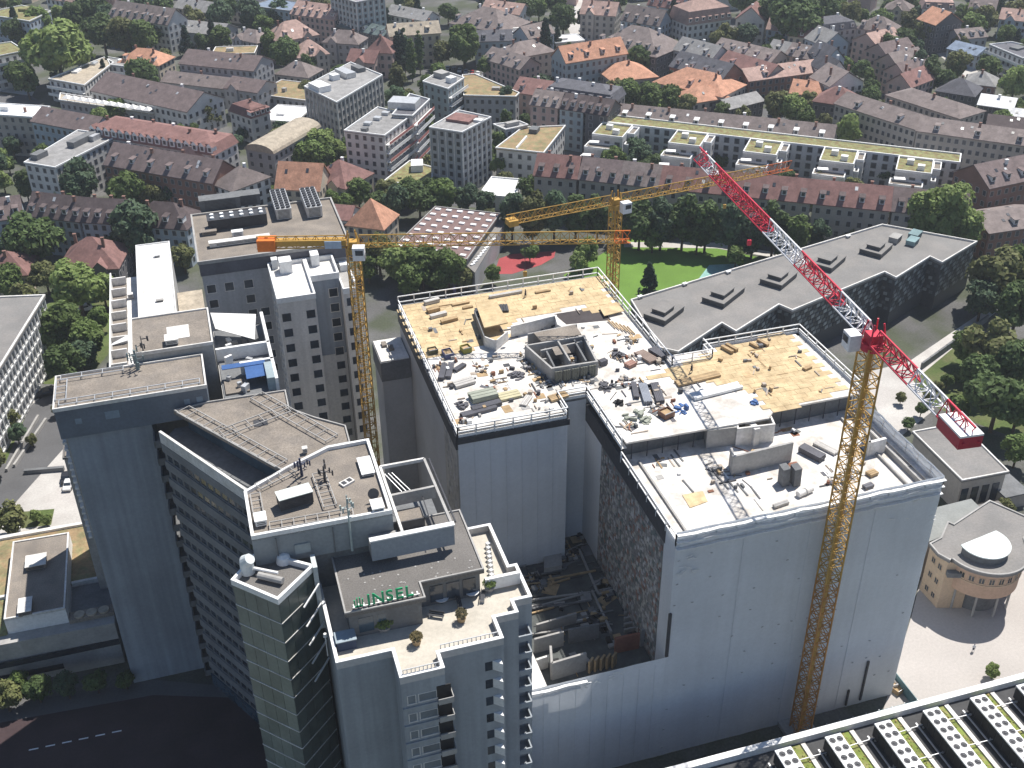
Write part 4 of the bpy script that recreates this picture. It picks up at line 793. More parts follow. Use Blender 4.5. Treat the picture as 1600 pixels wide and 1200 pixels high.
# --- office at the left edge
of = thing('ribbon_office', 'long office block with white window grid at the left edge', 'building', (-52, 250, 0)); REFS.append(('the white gridded office', 25, 540))
pA, pB = P(67, 464, 17), P(-60, 668, 17); dd = (pB-pA); dl = dd.length; td = dd/dl; nd = Vector((-td.y, td.x, 0)); nd = nd if nd.x > 0 else -nd
offp = [pA, pB, pB-nd*26, pA-nd*26]; MB().prism(offp, 0, 16.6).build('wall', WM['white'], of); MB().prism(inset(offp, -.5), 16.6, 17.2).build('roof_deck', BITU, of); MB().ring(inset(offp, -.55), .5, 17.2, 17.5).build('roof_edge', CONCL, of)
a_, b_ = (pB, pA); rz = atan2((b_-a_).y, (b_-a_).x); cw = dl/26; wo = window_mesh(cw*.72, 1.9, name='window', split=True); bd = MB().box(0, dl, -.22, .02, 0, .35).mesh('floor_band', TRIM)
for j in range(5):
    windows_on(of, wo, a_, b_, 13.9-3.1*j, 1, 1, 26, .2); inst(bd, 'floor_band', of, (a_.x, a_.y, 13.2-3.1*j), rz)
for i in range(27):
    p = a_.lerp(b_, i/26); MB().box(-.12, .12, -.3, 0, .5, 16.4).build('mullion', TRIM, of, local=True).matrix_local = rootmat(of).inverted() @ (Matrix.Translation(p-Vector((0, 0, 17))) @ Matrix.Rotation(rz, 4, 'Z'))
# --- roof with cooling units, bottom right
cr = thing('cooling_roof_building', 'flat roofed block with white edge carrying rows of cooling units', 'building', (85, 80, 0)); REFS.append(('the cooling unit roof', 1400, 1160))
CRP = [(36, 60), (136, 60), (136, 95.2), (36, 95.2)]
MB().prism(CRP, 0, 11.6).build('wall', WM['white'], cr); MB().prism(inset(CRP, .6), 11.6, 11.75).build('roof_deck', M('shadow_dark_roof', (.07, .07, .072), .95, .2), cr); MB().ring(CRP, 1.0, 11.6, 12.9).build('parapet', TRIM, cr)  # deck colour darkened to paint the black shadows between the units
MOSS = M('roof_moss', (.19, .24, .055), .95, .25, .5, tint=(.26, .25, .10)); CAB = M('unit_white', (.76, .77, .78), .5, .05)
fanm = MB().tube((0, 0, 0), (0, 0, .06), .50, 16).obox((-.45, -.06, .07), (.9, 0, 0), (0, .12, .03), (0, 0, .02)).obox((-.06, -.45, .07), (.12, 0, .03), (0, .9, 0), (0, 0, .02)).tube((0, 0, .12), (0, 0, .17), .16, 8).mesh('fan', DSTEEL); fring = MB().tube((0, 0, 0), (0, 0, .08), .58, 16).mesh('fan_ring', STEEL)
names = ('second from the crane mast', 'third from the crane mast', 'fourth from the crane mast', 'last before the right edge of the picture')
xs = (66.0, 74.1, 82.3, 90.5, 98.7, 106.9)
for k, x in enumerate(xs):
    MB().box(x+2.6, x+5.4, 76, 94.0, 11.75, 11.85).build('moss_strip', MOSS, cr); MB().box(x+5.5, x+6.2, 78, 93.8, 11.75, 12.1).build('paver_strip', CONCL, cr)
    t = thing('cooling_unit', ('long white cooling unit with paired fans, farthest left at the parapet', 'long white cooling unit with paired fans, second from the left', 'long white cooling unit with paired fans, third from the left', 'long white cooling unit with paired fans, third from the right', 'long white cooling unit with paired fans, second from the right', 'long white cooling unit with paired fans at the right edge')[k], 'cooling unit', (x, 84, 11.75), 0, 'cooling units on the flat roof')
    for y in (-7.2, -2.4, 2.4, 7.2): MB().box(0, 2.5, y-.1, y+.1, 0, .45).build('foot', STEEL, t, local=True)
    MB().box(0, 2.5, -8, 8, .45, 2.7).build('coil_cabinet', DSTEEL, t, local=True); fdk = MB().box(-.05, 2.55, -8.05, 8.05, 2.7, 2.95).build('fan_deck', CAB, t, local=True)
    for i in range(10):
        for x2 in (.65, 1.85): inst(fring, 'fan_ring', fdk, (x2, 7.1-1.58*i, 2.95), world=False); inst(fanm, 'fan', fdk, (x2, 7.1-1.58*i, 3.0), (i*2.1+x2+k) % 3, world=False)
    for i in range(10): MB().box(-.06, 0, 6.4-1.58*i, 7.8-1.58*i, .6, 2.5).build('coil_panel', BLACK, t, local=True)
    for y in (-.6, -1.0): MB().tube((-.5+y*.3, -8, .5), (-.5+y*.3, 8, .5), .09, 6).build('pipe', STEEL, t, local=True)
rnd = random.Random(12); mb = MB()
for k in range(900):
    x = rnd.choice(xs)+rnd.uniform(2.6, 5.4); y = rnd.uniform(76, 94); s_ = rnd.uniform(.08, .35); mb.rbox(x, y, 11.85, s_, s_*rnd.uniform(.5, 1), rnd.uniform(.03, .18), rnd.uniform(0, 3), rnd.choice((0, 0, 1)))
mb.build('moss_tufts', [MOSS, M('dry_moss', (.30, .24, .10), .95)], cr, kind='stuff')
for k, x in enumerate(xs[:-1]):
    for y in (80.5, 86.0, 91.0): MB().tube((x+2.5, y, 12.5), (x+8.1, y+rnd.uniform(-.3, .3), 12.5), .08, 6).build('cross_pipe', STEEL, cr)
    MB().box(x+5.7, x+7.6, 79, 80.2, 11.75, 12.9).build('switch_cabinet', CAB, cr)
# --- service yard objects at the foot of the sheeting
t = thing('site_fence', 'blue green hoarding round the foot of the sheeted block', 'fence', (95, 104, 0))
fh = M('hoarding', (.13, .24, .27), .6, .1)
for i in range(9): MB().box(78+2.4*i, 80.35+2.4*i, 102.9, 103.0, 0, 2.2).build('panel', fh, t)
for i in range(3): MB().box(99.6, 99.7, 103+2.4*i, 105.35+2.4*i, 0, 2.2).build('panel', fh, t)
for x in [78+2.4*i for i in range(10)]: MB().box(x-.06, x+.06, 103, 103.15, 0, 2.3).build('post', STEEL, t)
skip_('skip', 'white skip behind the hoarding at the foot of the sheeting', 1385, 1068, 0, 2.0, 3.4, 1.2, 0, TRIM); skip_('skip', 'brown rubble skip beside the white one at the sheeting foot', 1402, 1080, 0, 1.8, 1.6, 1.0, .3, TIMB)
# --- round fronted peach building
PEA = M('peach_render', (.58, .40, .29), .88, .08, .2); PEAL = M('peach_render_light', (.62, .47, .33), .88, .08, .2)  # lighter copy paints the brighter left facade; trims share it
pe = thing('peach_round_building', 'peach rendered building with rounded front and pale half round skylight', 'building', (126, 126, 0)); REFS.append(('the peach round fronted building', 1530, 880))
def arc(cx, cy, r, a0, a1, n=22): return [(cx+r*cos(radians(a0+(a1-a0)*i/n)), cy+r*sin(radians(a0+(a1-a0)*i/n))) for i in range(n+1)]
AC = (125.6, 123.9)
rf = [(116.6, 127.6), (116.4, 124.6), (117.4, 122.4), (118.1, 122.9)] + arc(*AC, 7.7, 188, 342) + [(134.0, 123.6), (139.5, 127.0), (135.0, 135.0), (124.2, 131.0), (123.6, 132.0), (119.6, 128.4)]
MB().prism([(117.2, 122.6), (117.2, 127.8), (120.2, 128.6), (124, 131.5), (134.6, 134.4), (138.8, 127.2), (133.4, 124.2), (130.5, 123.8), (121.6, 123.8), (121.6, 121.2)], 0, 10.9).build('wall', PEAL, pe)
MB().prism(arc(*AC, 7.0, 180, 360, 26), 5.2, 10.9).build('round_wall', PEA, pe); MB().prism(arc(*AC, 7.12, 180, 360, 26), 8.0, 8.2).build('string_course', PEAL, pe)
MB().prism(arc(*AC, 4.6, 180, 360, 18), 0, 5.2).build('shade_dark_recess', CONCD, pe)  # dark concrete paints the shade under the overhanging round front
for a in (200, 235, 270, 305, 335): MB().tube((AC[0]+6.3*cos(radians(a)), AC[1]+6.3*sin(radians(a)), 0), (AC[0]+6.3*cos(radians(a)), AC[1]+6.3*sin(radians(a)), 5.2), .22, 10).build('column', CONC, pe)
MB().prism(rf, 10.9, 11.4).build('roof_deck', BITU, pe); MB().ring(rf, .3, 11.4, 11.65).build('roof_edge', CONC, pe)
wr = window_mesh(.95, 1.3, name='window', frame=PEAL)
for i in range(10):
    a = 206+i*14; inst(wr, 'window', pe, (AC[0]+7.02*cos(radians(a)), AC[1]+7.02*sin(radians(a)), 8.5), radians(a+90))
for z in (1.2, 4.6, 8.0):
    for i in range(2): inst(wr, 'window', pe, (117.18, 124.2+1.9*i, z), -pi/2)
for i in range(2): inst(wr, 'window', pe, (118.6+1.6*i, 122.2-.48*i, 1.0), radians(-17.6))
MB().prism(arc(124.9, 123.4, 4.3, 175, 385, 20), 11.4, 12.9).build('skylight_drum', CONCD, pe); MB().prism(arc(124.9, 123.4, 4.55, 172, 388, 22), 12.9, 13.1).build('skylight_top', M('skylight_top', (.66, .72, .70), .4), pe)
MB().obox((116.9, 121.6, 8.3), (3.4, -1.2, 0), (.5, 1.2, 0), (0, 0, 1.0)).build('balcony', CONCD, pe)
rr = [P(x, y, 9) for x, y in ((1440, 800), (1517, 781), (1547, 811), (1482, 833), (1440, 850))]; MB().prism(rr, 0, 8.8).build('rear_wall', WM['beige'], pe); MB().prism(inset(rr, -.2), 8.8, 9.1).build('rear_roof', M('rear_bitumen', (.26, .27, .26), .9, .08), pe)
MB().prism([P(x, y, 6) for x, y in ((1520, 790), (1560, 782), (1578, 800), (1550, 822))], 0, 6).build('rear_wall', GRAVD, pe)
t = thing('brick_wall', 'brown red brick wall with pale coping beside the plaza at the right edge', 'wall', (133, 110, 0)); MB().box(133.6, 140, 104, 113.5, 0, 5.5).build('body', M('brown_brick', (.33, .16, .11), .9, .15), t); MB().box(133.4, 140, 103.8, 113.7, 5.5, 5.7).build('coping', CONCL, t); MB().box(129.8, 130.1, 100, 108, 0, 1.1).build('low_wall', CONCL, t)
# --- flat grey building right of the sheeted block
gf = thing('grey_flat_building', 'grey flat roofed pavilion right of the sheeted block', 'building', (142, 154, 0)); REFS.append(('the grey flat pavilion', 1500, 705))
GP = [P(1425, 675, 8), P(1500, 661, 8), P(1577, 738, 8), P(1503, 752, 8)]
MB().prism(inset(GP, .4), 0, 7.6).build('wall', WM['beige'], gf); MB().prism(GP, 7.6, 8.0).build('roof_deck', BITU, gf); MB().ring(GP, .3, 8.0, 8.3).build('roof_edge', CONCL, gf)
for i in range(4):
    a, b = Vector(ccw(GP)[0]), Vector(ccw(GP)[1]); p = a.lerp(b, .15+.22*i); MB().rbox(p.x, p.y+.35, 1.0, 1.6, .15, 4.5).build('window', GLASS, gf)
MB().box(147, 152.5, 143, 149.5, 0, 3.2).build('porch', WM['beige'], gf); MB().box(146.8, 152.8, 142.8, 149.6, 3.2, 3.5).build('porch_roof', CONCD, gf)
t = thing('parasol', 'small white parasol behind the grey pavilion', 'parasol', P(1578, 784, 0)); MB().tube((0, 0, 0), (0, 0, 2.2), .05).build('pole', STEEL, t, local=True); MB().tube((0, 0, 2.0), (0, 0, 2.9), 1.8, 8, .1).build('canopy', SHADEW, t, local=True)
# --- big dark building with stepped facade
zz = thing('stepped_dark_building', 'long dark building with sawtooth facade and grey flat roof with skylight boxes', 'building', (150, 232, 0)); REFS.append(('the dark sawtooth building', 1300, 440))
ZH = 14.0
zig = [(985, 470), (1378, 352), (1527, 379), (1472, 412), (1453, 403), (1400, 436), (1382, 427), (1238, 487), (1217, 478), (1150, 520), (1128, 507), (1060, 552), (1030, 545)]
ZP = [P(x, y, ZH) for x, y in zig]; DW = M('dark_metal_facade', (.075, .082, .09), .5, .06, .3)
MB().prism(inset(ZP, .25), 0, ZH-.6).build('wall', DW, zz); MB().prism(ZP, ZH-.6, ZH).build('roof_deck', BITU, zz); MB().ring(ZP, .35, ZH, ZH+.5).build('roof_edge', CONCL, zz)
ccp = ccw(inset(ZP, .25)); shg = [M('facade_scale_%d' % i, c, .35, .15, 1, metal=.1) for i, c in enumerate(((.16, .18, .19), (.07, .075, .08), (.34, .37, .38)))]
for i in range(len(ccp)):
    a, b = Vector((*ccp[i], 0)), Vector((*ccp[(i+1) % len(ccp)], 0)); d = b-a; L = d.length
    if L < 2: continue
    tt = d/L; n = Vector((tt.y, -tt.x, 0))
    if n.dot(Vector((-a.x, -a.y, 0))) < 0: continue
    rnd = random.Random(i); mb = MB(); k = int(L/1.5)
    for r in range(7):
        for s_ in range(k):
            x = (s_+(.5 if r % 2 else 0))*L/k
            if x+1.2 > L: continue
            z = 4.2+1.3*r; mb.obox(a+tt*x+n*.03+Vector((0, 0, z)), tt*1.15+Vector((0, 0, .25)), n*.12, Vector((0, 0, .85)), 2 if (r+s_) % 3 == 0 else (0 if (r+s_) % 3 == 1 else 1))
    mb.build('facade_scales', shg, zz, kind='stuff')
for lab, x, y, lx, ly, rz in (('grey stepped skylight box nearest the sheeted block', 1037, 492, 9, 6, .62), ('grey stepped skylight box, second along the sawtooth roof', 1130, 464, 11, 6, .62), ('grey stepped skylight box, third along the sawtooth roof', 1216, 438, 9, 6, .62), ('grey stepped skylight box, fourth along the sawtooth roof', 1293, 412, 9, 6, .62), ('grey stepped skylight box beside the teal boxes', 1368, 392, 8, 6, .62)):
    t = thing('skylight_box', lab, 'skylight', P(x, y, ZH), rz, 'skylight boxes on the sawtooth roof'); MB().box(-lx/2, lx/2, -ly/2, ly/2, 0, 1.2).build('curb', DW, t, local=True); MB().box(-lx/2-.1, lx/2+.1, -ly/2-.1, ly/2+.1, 1.2, 1.4).build('lid', BITU, t, local=True); MB().box(-lx*.3, lx*.18, -ly*.3, ly*.3, 1.4, 2.3).build('upper_box', DW, t, local=True); MB().box(-lx*.32, lx*.2, -ly*.32, ly*.32, 2.3, 2.45).build('upper_lid', BITU, t, local=True)
roof_unit('teal_vent', 'teal vent box at the far end of the sawtooth roof', 'vent', 1429, 371, ZH, 4.0, 2.6, 1.5, M('teal_metal', (.18, .27, .28), .5), .62); roof_unit('teal_vent', 'teal vent box in front of the other teal box', 'vent', 1425, 381, ZH, 3.8, 2.4, 1.4, M('teal_metal_b', (.20, .30, .31), .5), .62); roof_unit('roof_vent', 'pale small box between skylight and teal vents', 'vent', 1398, 377, ZH, 3.6, 2.4, 1.6, CONC, .62)
for lab, x, y in (('small white vent at the back edge of the sawtooth roof, first', 1000, 466), ('small white vent at the back edge of the sawtooth roof, second', 1070, 446), ('small white vent at the back edge of the sawtooth roof, third', 1138, 427), ('small white vent at the back edge of the sawtooth roof, fourth', 1325, 371)): roof_unit('roof_vent', lab, 'vent', x, y, ZH, 1.2, .8, .6, TRIM, .3)
# --- school hall with skylight grid
sh = thing('skylight_hall', 'low school hall with rows of white skylights on a brown roof', 'building', (67, 290, 0)); REFS.append(('the skylight hall', 690, 365))
HP = [P(680, 323, 9), P(782, 334, 9), P(730, 406, 9), P(612, 388, 9)]; MB().prism(inset(HP, .3), 0, 8.6).build('wall', CONCD, sh); MB().prism(HP, 8.6, 9.0).build('roof_deck', M('hall_roof', (.20, .135, .125), .9, .12), sh); MB().ring(HP, .3, 9.0, 9.3).build('roof_edge', CONC, sh)
h0, h1, h2, h3 = HP; hrz = atan2((h2-h3).y, (h2-h3).x); skm = MB().box(-.85, .85, -.55, .55, 0, .4).mesh('skylight', TRIM)
for r in range(8):
    for c in range(6):
        p = (h0.lerp(h1, (c+.5)/6)).lerp(h3.lerp(h2, (c+.5)/6), (r+.5)/8); inst(skm, 'skylight', sh, (p.x, p.y, 9.0), hrz)
s_pts = [P(783, 336, 7), P(790, 345, 7), P(742, 425, 7), P(727, 412, 7)]; MB().prism([(p.x, p.y) for p in s_pts], 0, 6.5).build('side_wing', WM['grey'], sh); MB().prism([(p.x, p.y) for p in s_pts], 6.5, 6.8).build('side_roof', BITU, sh)
for k in range(10): q0 = P(771-3.6*k, 375+4.3*k, 6.8); MB().rbox(q0.x, q0.y, 6.8, 1.6, .7, .35, hrz+1.2).build('side_skylight', TRIM, sh)
# ------------------------------------------------------------------ ground cover round the hospital
psheet('sports_field', [(880, 430), (985, 372), (1120, 388), (1260, 418), (1090, 470), (990, 520)], .02, GRASS)
psheet('sports_field_path', [(975, 378), (1120, 379), (1290, 408), (1285, 414), (1120, 388), (975, 386)], .03, PAVE)
psheet('playground', [(1083, 447), (1108, 414), (1150, 412), (1170, 426), (1130, 446)], .03, M('teal_surface', (.25, .44, .40), .9, .15, .3))
psheet('running_track', [(772, 428), (780, 404), (800, 397), (868, 392), (866, 402), (845, 414), (800, 428)], .025, TRACK)
psheet('plaza', [(1380, 1110), (1425, 960), (1450, 860), (1640, 820), (1660, 1080)], .02, PAVEW)
psheet('courtyard_paving', [(-60, 660), (135, 600), (160, 820), (-60, 870)], .02, PAVE)
psheet('driveway', [(-40, 740), (40, 640), (90, 600), (130, 612), (100, 700), (20, 790), (-40, 800)], .024, ASPH)
psheet('garden_path', [(100, 500), (140, 480), (200, 478), (200, 486), (150, 492), (110, 512)], .02, PAVE)
psheet('terrace_garden', [(1355, 600), (1420, 585), (1460, 640), (1410, 680), (1385, 680)], .03, PAVE)
psheet('lawn', [(1390, 590), (1540, 520), (1600, 560), (1600, 690), (1470, 640)], .02, LAWN)
psheet('lawn', [(60, 480), (170, 440), (180, 540), (130, 600), (40, 600)], .02, LAWN)
psheet('lawn', [(-30, 640), (40, 650), (10, 720), (-30, 740)], .028, LAWN)
psheet('lawn', [(30, 800), (85, 795), (80, 820), (30, 826)], .03, LAWN)
psheet('access_road', [(1340, 585), (1420, 565), (1545, 480), (1570, 476), (1440, 585), (1365, 606)], .032, PAVE)
psheet('street', [(-60, 1280), (-60, 1140), (240, 1085), (420, 1090), (420, 1280)], .02, REDAS)
psheet('pavement', [(-60, 1115), (240, 1062), (420, 1078), (420, 1092), (240, 1086), (-60, 1140)], .022, ASPH)
mb = MB()
for i in range(6): a, b = P(45+26*i, 1172-5.5*i, .03), P(60+26*i, 1169-5.5*i, .03); mb.beam(a, b, .25, .01)
tag(mb.build('lane_marking', TRIM), kind='structure')
wl = thing('retaining_wall', 'dark low retaining wall beside the sawtooth building road', 'wall', P(1480, 545, 0))
for i in range(8): MB().beam(P(1440+13*i, 572-9.5*i, .9), P(1452.5+13*i, 563-9.5*i, .9), .5, 1.8).build('wall_block', CONCD, wl)
gs = thing('garden_wall', 'stepped concrete garden walls on the left courtyard', 'wall', P(60, 720, 0))
MB().beam(P(38, 737, .5), P(100, 732, .5), .8, 1.0).build('wall_block', CONCD, gs); MB().beam(P(10, 735, .4), P(60, 650, .4), .5, .8).build('wall_block', CONC, gs); MB().beam(P(22, 728, .4), P(72, 655, .4), .5, .8).build('wall_block', CONC, gs); MB().beam(P(30, 828, .4), P(34, 798, .4), .5, .8).build('wall_block', TRIM, gs)

# ================================================================== CRANES
def lattice(L, wd, ht, r, n, tri=False):
    "section along +X, n bays; square or triangular with the point up"
    mb = MB(); c = [(-wd/2, 0), (wd/2, 0)] + ([(0, ht)] if tri else [(wd/2, ht), (-wd/2, ht)])
    for y, z in c: mb.beam((0, y, z), (L, y, z), r)
    m_ = len(c); d = L/n
    for i in range(n):
        for k in range(m_):
            a, b = c[k], c[(k+1) % m_]
            if i % 2: a, b = b, a
            mb.beam((d*i, *a), (d*(i+1), *b), r*.55)
            mb.beam((d*i, *c[k]), (d*i, *c[(k+1) % m_]), r*.5)
    return mb
def crane(label, base, zt, mast_w, mast_mat, jib, mastcap, cab_side=-1, sec=3.0, low_mat=None, tower_top=5.0):
    "jib = list of (length, material) from the mast outwards (front), then counter part"
    t = thing('tower_crane', label, 'crane', (base[0], base[1], 0)); bx, by = base
    mm = lattice(sec, mast_w, mast_w, mast_w*.085, 2); R = Matrix.Rotation(-pi/2, 4, 'Y') @ Matrix.Translation((0, 0, -mast_w/2))
    mm.v = [tuple(R @ Vector(p)) for p in mm.v]; me = mm.mesh('mast_section', mast_mat); ml = mm.mesh('mast_section', low_mat) if low_mat else me
    n = int(zt/sec)
    for i in range(n): inst(ml if i < n*.42 else me, 'mast_section', t, (bx, by, zt-sec*(i+1)) if False else (bx, by, i*zt/n), 0, scale=(1, 1, zt/n/sec))
    mb = MB(); lw = mast_w*.16; mb.beam((0, 0, 0), (0, 0, zt-1), lw); 
    for s_ in (-.25, .25): mb.beam((s_*mast_w, 0, 0), (s_*mast_w, 0, zt-1), .06)
    mb.build('ladder', mast_mat, t, local=True)
    MB().box(-mast_w*1.1, mast_w*1.1, -mast_w*1.1, mast_w*1.1, 0, .8).build('base_block', CONC, t, local=True)
    ang = jib['ang']; dirv = Vector((cos(ang), sin(ang), 0)); h = jib['h']; wd = jib['w']
    MB().tube((0, 0, zt-.6), (0, 0, zt+.4), mast_w*.62, 14).build('turntable', mastcap, t, local=True)
    mb = MB(); mb.rbox(0, 0, zt+.4, mast_w*.75, mast_w*.75, h*.6, ang); [mb.beam((sx*mast_w*.5, sy*mast_w*.5, zt+.3), (sx*mast_w*.3, sy*mast_w*.3, zt+h+1.2), .2) for sx in (-1, 1) for sy in (-1, 1)]; mb.build('slewing_head', mastcap, t, local=True)
    def run(parts, sgn, z0, tri, name):
        x = mast_w*.55
        for L, mt in parts:
            nb = max(2, int(L/1.5)); lm = lattice(L, wd, h, jib.get('r', .16), nb, tri); RR = Matrix.Rotation(ang if sgn > 0 else ang+pi, 4, 'Z')
            lm.v = [tuple(RR @ (Vector(p)+Vector((x, 0, z0)))) for p in lm.v]; lm.build(name, mt, t, local=True); x += L
        return x
    e1 = run(jib['front'], 1, zt+.6, True, 'jib_section'); e2 = run(jib['back'], -1, zt+.6, jib.get('backtri', True), 'counter_jib_section')
    s = Vector((-dirv.y, dirv.x, 0))
    def onj(d_, w_, z_): return dirv*d_+s*w_+Vector((0, 0, z_))
    cw_ = jib['cw']; a = onj(-e2+.2, -wd*.75, zt+cw_[2]); MB().obox(a, dirv*cw_[0], s*wd*1.5, Vector((0, 0, cw_[1]))).build('counterweight', cw_[3], t, local=True)
    if cw_[4] is not None: MB().obox(a+Vector((0, 0, cw_[1])), dirv*cw_[0], s*wd*1.5, Vector((0, 0, .25))).build('counterweight_cap', cw_[4], t, local=True)
    if jib.get('deck'): MB().obox(onj(-e2+1, -wd*.45, zt+.9), dirv*(e2-2), s*wd*.9, Vector((0, 0, 1.0))).build('machinery_deck', jib['deck'], t, local=True)
    if jib.get('board'): MB().obox(onj(-4.6, -wd*.62, zt+.5), dirv*2.8, s*.15, Vector((0, 0, 1.3))).build('name_board', jib['board'], t, local=True)
    c0 = onj(.4, cab_side*(mast_w*.5+.3), zt-.9); cb_ = MB(); cb_.obox(c0-dirv*.2, dirv*2.0, s*cab_side*1.6, Vector((0, 0, 2.3))); cab_o = cb_.build('cab', WHT, t, local=True)
    MB().obox(c0+dirv*1.82+s*cab_side*.2, dirv*.06, s*cab_side*1.2, Vector((0, 0, 1.0))).build('cab_window', GLASS, cab_o, local=True); MB().obox(c0+s*cab_side*1.62+dirv*.3+Vector((0, 0, 1.0)), dirv*1.3, s*cab_side*.05, Vector((0, 0, .9))).build('cab_window', GLASS, cab_o, local=True)
    tr = onj(e1*.62, 0, zt+.2); MB().obox(tr-s*.9-dirv*.8, dirv*1.6, s*1.8, Vector((0, 0, .4))).build('trolley', DSTEEL, t, local=True)
    hz = jib.get('hook', 6); MB().beam(tr, tr-Vector((0, 0, hz)), .07).build('hoist_rope', DSTEEL, t, local=True); MB().obox(tr-Vector((.3, .2, hz+.9)), (.6, 0, 0), (0, .4, 0), (0, 0, .9)).build('hook_block', mastcap, t, local=True)
    return t
def ang_to(b, tip): return atan2(tip[1]-b[1], tip[0]-b[0])
bR = (78.9, 104.4); zR = 73.0; tipR = P(1097, 240, zR+2); LR = hypot(tipR.x-bR[0], tipR.y-bR[1]); enR = P(1537, 672, zR+1.5); LRb = hypot(enR.x-bR[0], enR.y-bR[1])
fr = [.12, .13, .27, .17, .17, .14]
crane('tall crane with yellow mast and red and white jib in front of the sheeted block', bR, zR, 2.35, YEL, dict(ang=ang_to(bR, tipR), h=2.1, w=1.9, r=.20,
      front=[(LR*a, m_) for a, m_ in ((.13, WHT), (.20, REDM), (.18, WHT), (.37, REDM), (.06, WHT), (.06, REDM))], back=[(LRb*.42, REDM), (LRb*.30, WHT), (LRb*.26, REDM)], cw=(4.6, 1.5, -.2, M('dark_red', (.45, .025, .05), .5), TRIM), hook=4), REDM, 1, 3.0, M('mast_brown', (.46, .22, .06), .55, .2))  # lower mast sections in a browner tone than the yellow above
bL = (23.3, 172.4); zL = 64.0; tipL = P(978, 369, zL+1.5); enL = P(410, 362, zL+1.5)
crane('orange crane left of the sheeted block with jib above the left deck', bL, zL, 2.1, YEL, dict(ang=ang_to(bL, tipL), h=1.9, w=1.5, r=.15, front=[(hypot(tipL.x-bL[0], tipL.y-bL[1])-3, YEL), (2.6, ORG)],
      back=[(hypot(enL.x-bL[0], enL.y-bL[1])-1.5, YEL)], cw=(3.0, 2.0, .2, ORG, None), deck=YEL, board=M('crane_board', (.45, .55, .68), .5), hook=5), YEL, -1)
bM = (82.4, 200.6); zM = 52.5; tipM = P(1236, 258, zM+1.5); enM = P(790, 345, zM+1.5)
crane('orange crane behind the sheeted block with long jib over the trees', bM, zM, 2.1, YEL, dict(ang=ang_to(bM, tipM), h=1.9, w=1.5, r=.15, front=[(hypot(tipM.x-bM[0], tipM.y-bM[1])-8, YEL), (7, M('jib_rust', (.60, .16, .05), .5))],
      back=[(hypot(enM.x-bM[0], enM.y-bM[1])-1.5, YEL)], cw=(2.0, 1.2, .2, YEL, None), hook=5), YEL, -1)
# ================================================================== TOWN
def wall_windows(g, f, a, b, z0, z1, pitch=2.7, fl=3.0, wd=1.15, ht=1.5):
    a, b = Vector((a[0], a[1], 0)), Vector((b[0], b[1], 0)); d = b-a; L = d.length
    if L < 2.5: return
    t = d/L; n = Vector((t.y, -t.x, 0)); k = max(1, int((L-.8)/pitch)); nf = max(1, int((z1-z0)/fl+.25))
    for j in range(nf):
        z = z0+(z1-z0)*j/nf+.9
        for i in range(k):
            p = a+t*(L*(i+.5)/k)+Vector((0, 0, z))
            f.obox(p-t*(wd/2+.16)+Vector((0, 0, -.12)), t*(wd+.32), n*.04, (0, 0, ht+.24)); g.obox(p-t*wd/2, t*wd, n*.07, (0, 0, ht))
FOOT = []; dorm_me = {}
def dormer_mesh(roof):
    if roof == 'big' and roof not in dorm_me: dorm_me[roof] = BIGD.mesh('dormer', [TRIM, RM['red'], GLASS])
    if roof not in dorm_me:
        mb = MB(); mb.box(-.75, .75, 0, 2.2, 0, 1.5, 0); mb.box(-.5, .5, -.05, 0, .25, 1.3, 2); mb.obox((-.95, -.25, 1.5), (1.9, 0, 0), (0, 2.6, .25), (0, 0, .15), 1)
        dorm_me[roof] = mb.mesh('dormer', [TRIM, RM[roof], GLASS])
    return dorm_me[roof]
chim_me = MB().box(-.4, .4, -.3, .3, -1.2, 1.5).box(-.5, .5, -.4, .4, 1.5, 1.65).mesh('chimney', WM['brick']); chim_w = MB().box(-.45, .45, -.35, .35, -1.2, 1.3).box(-.55, .55, -.45, .45, 1.3, 1.45).mesh('chimney', TRIM)
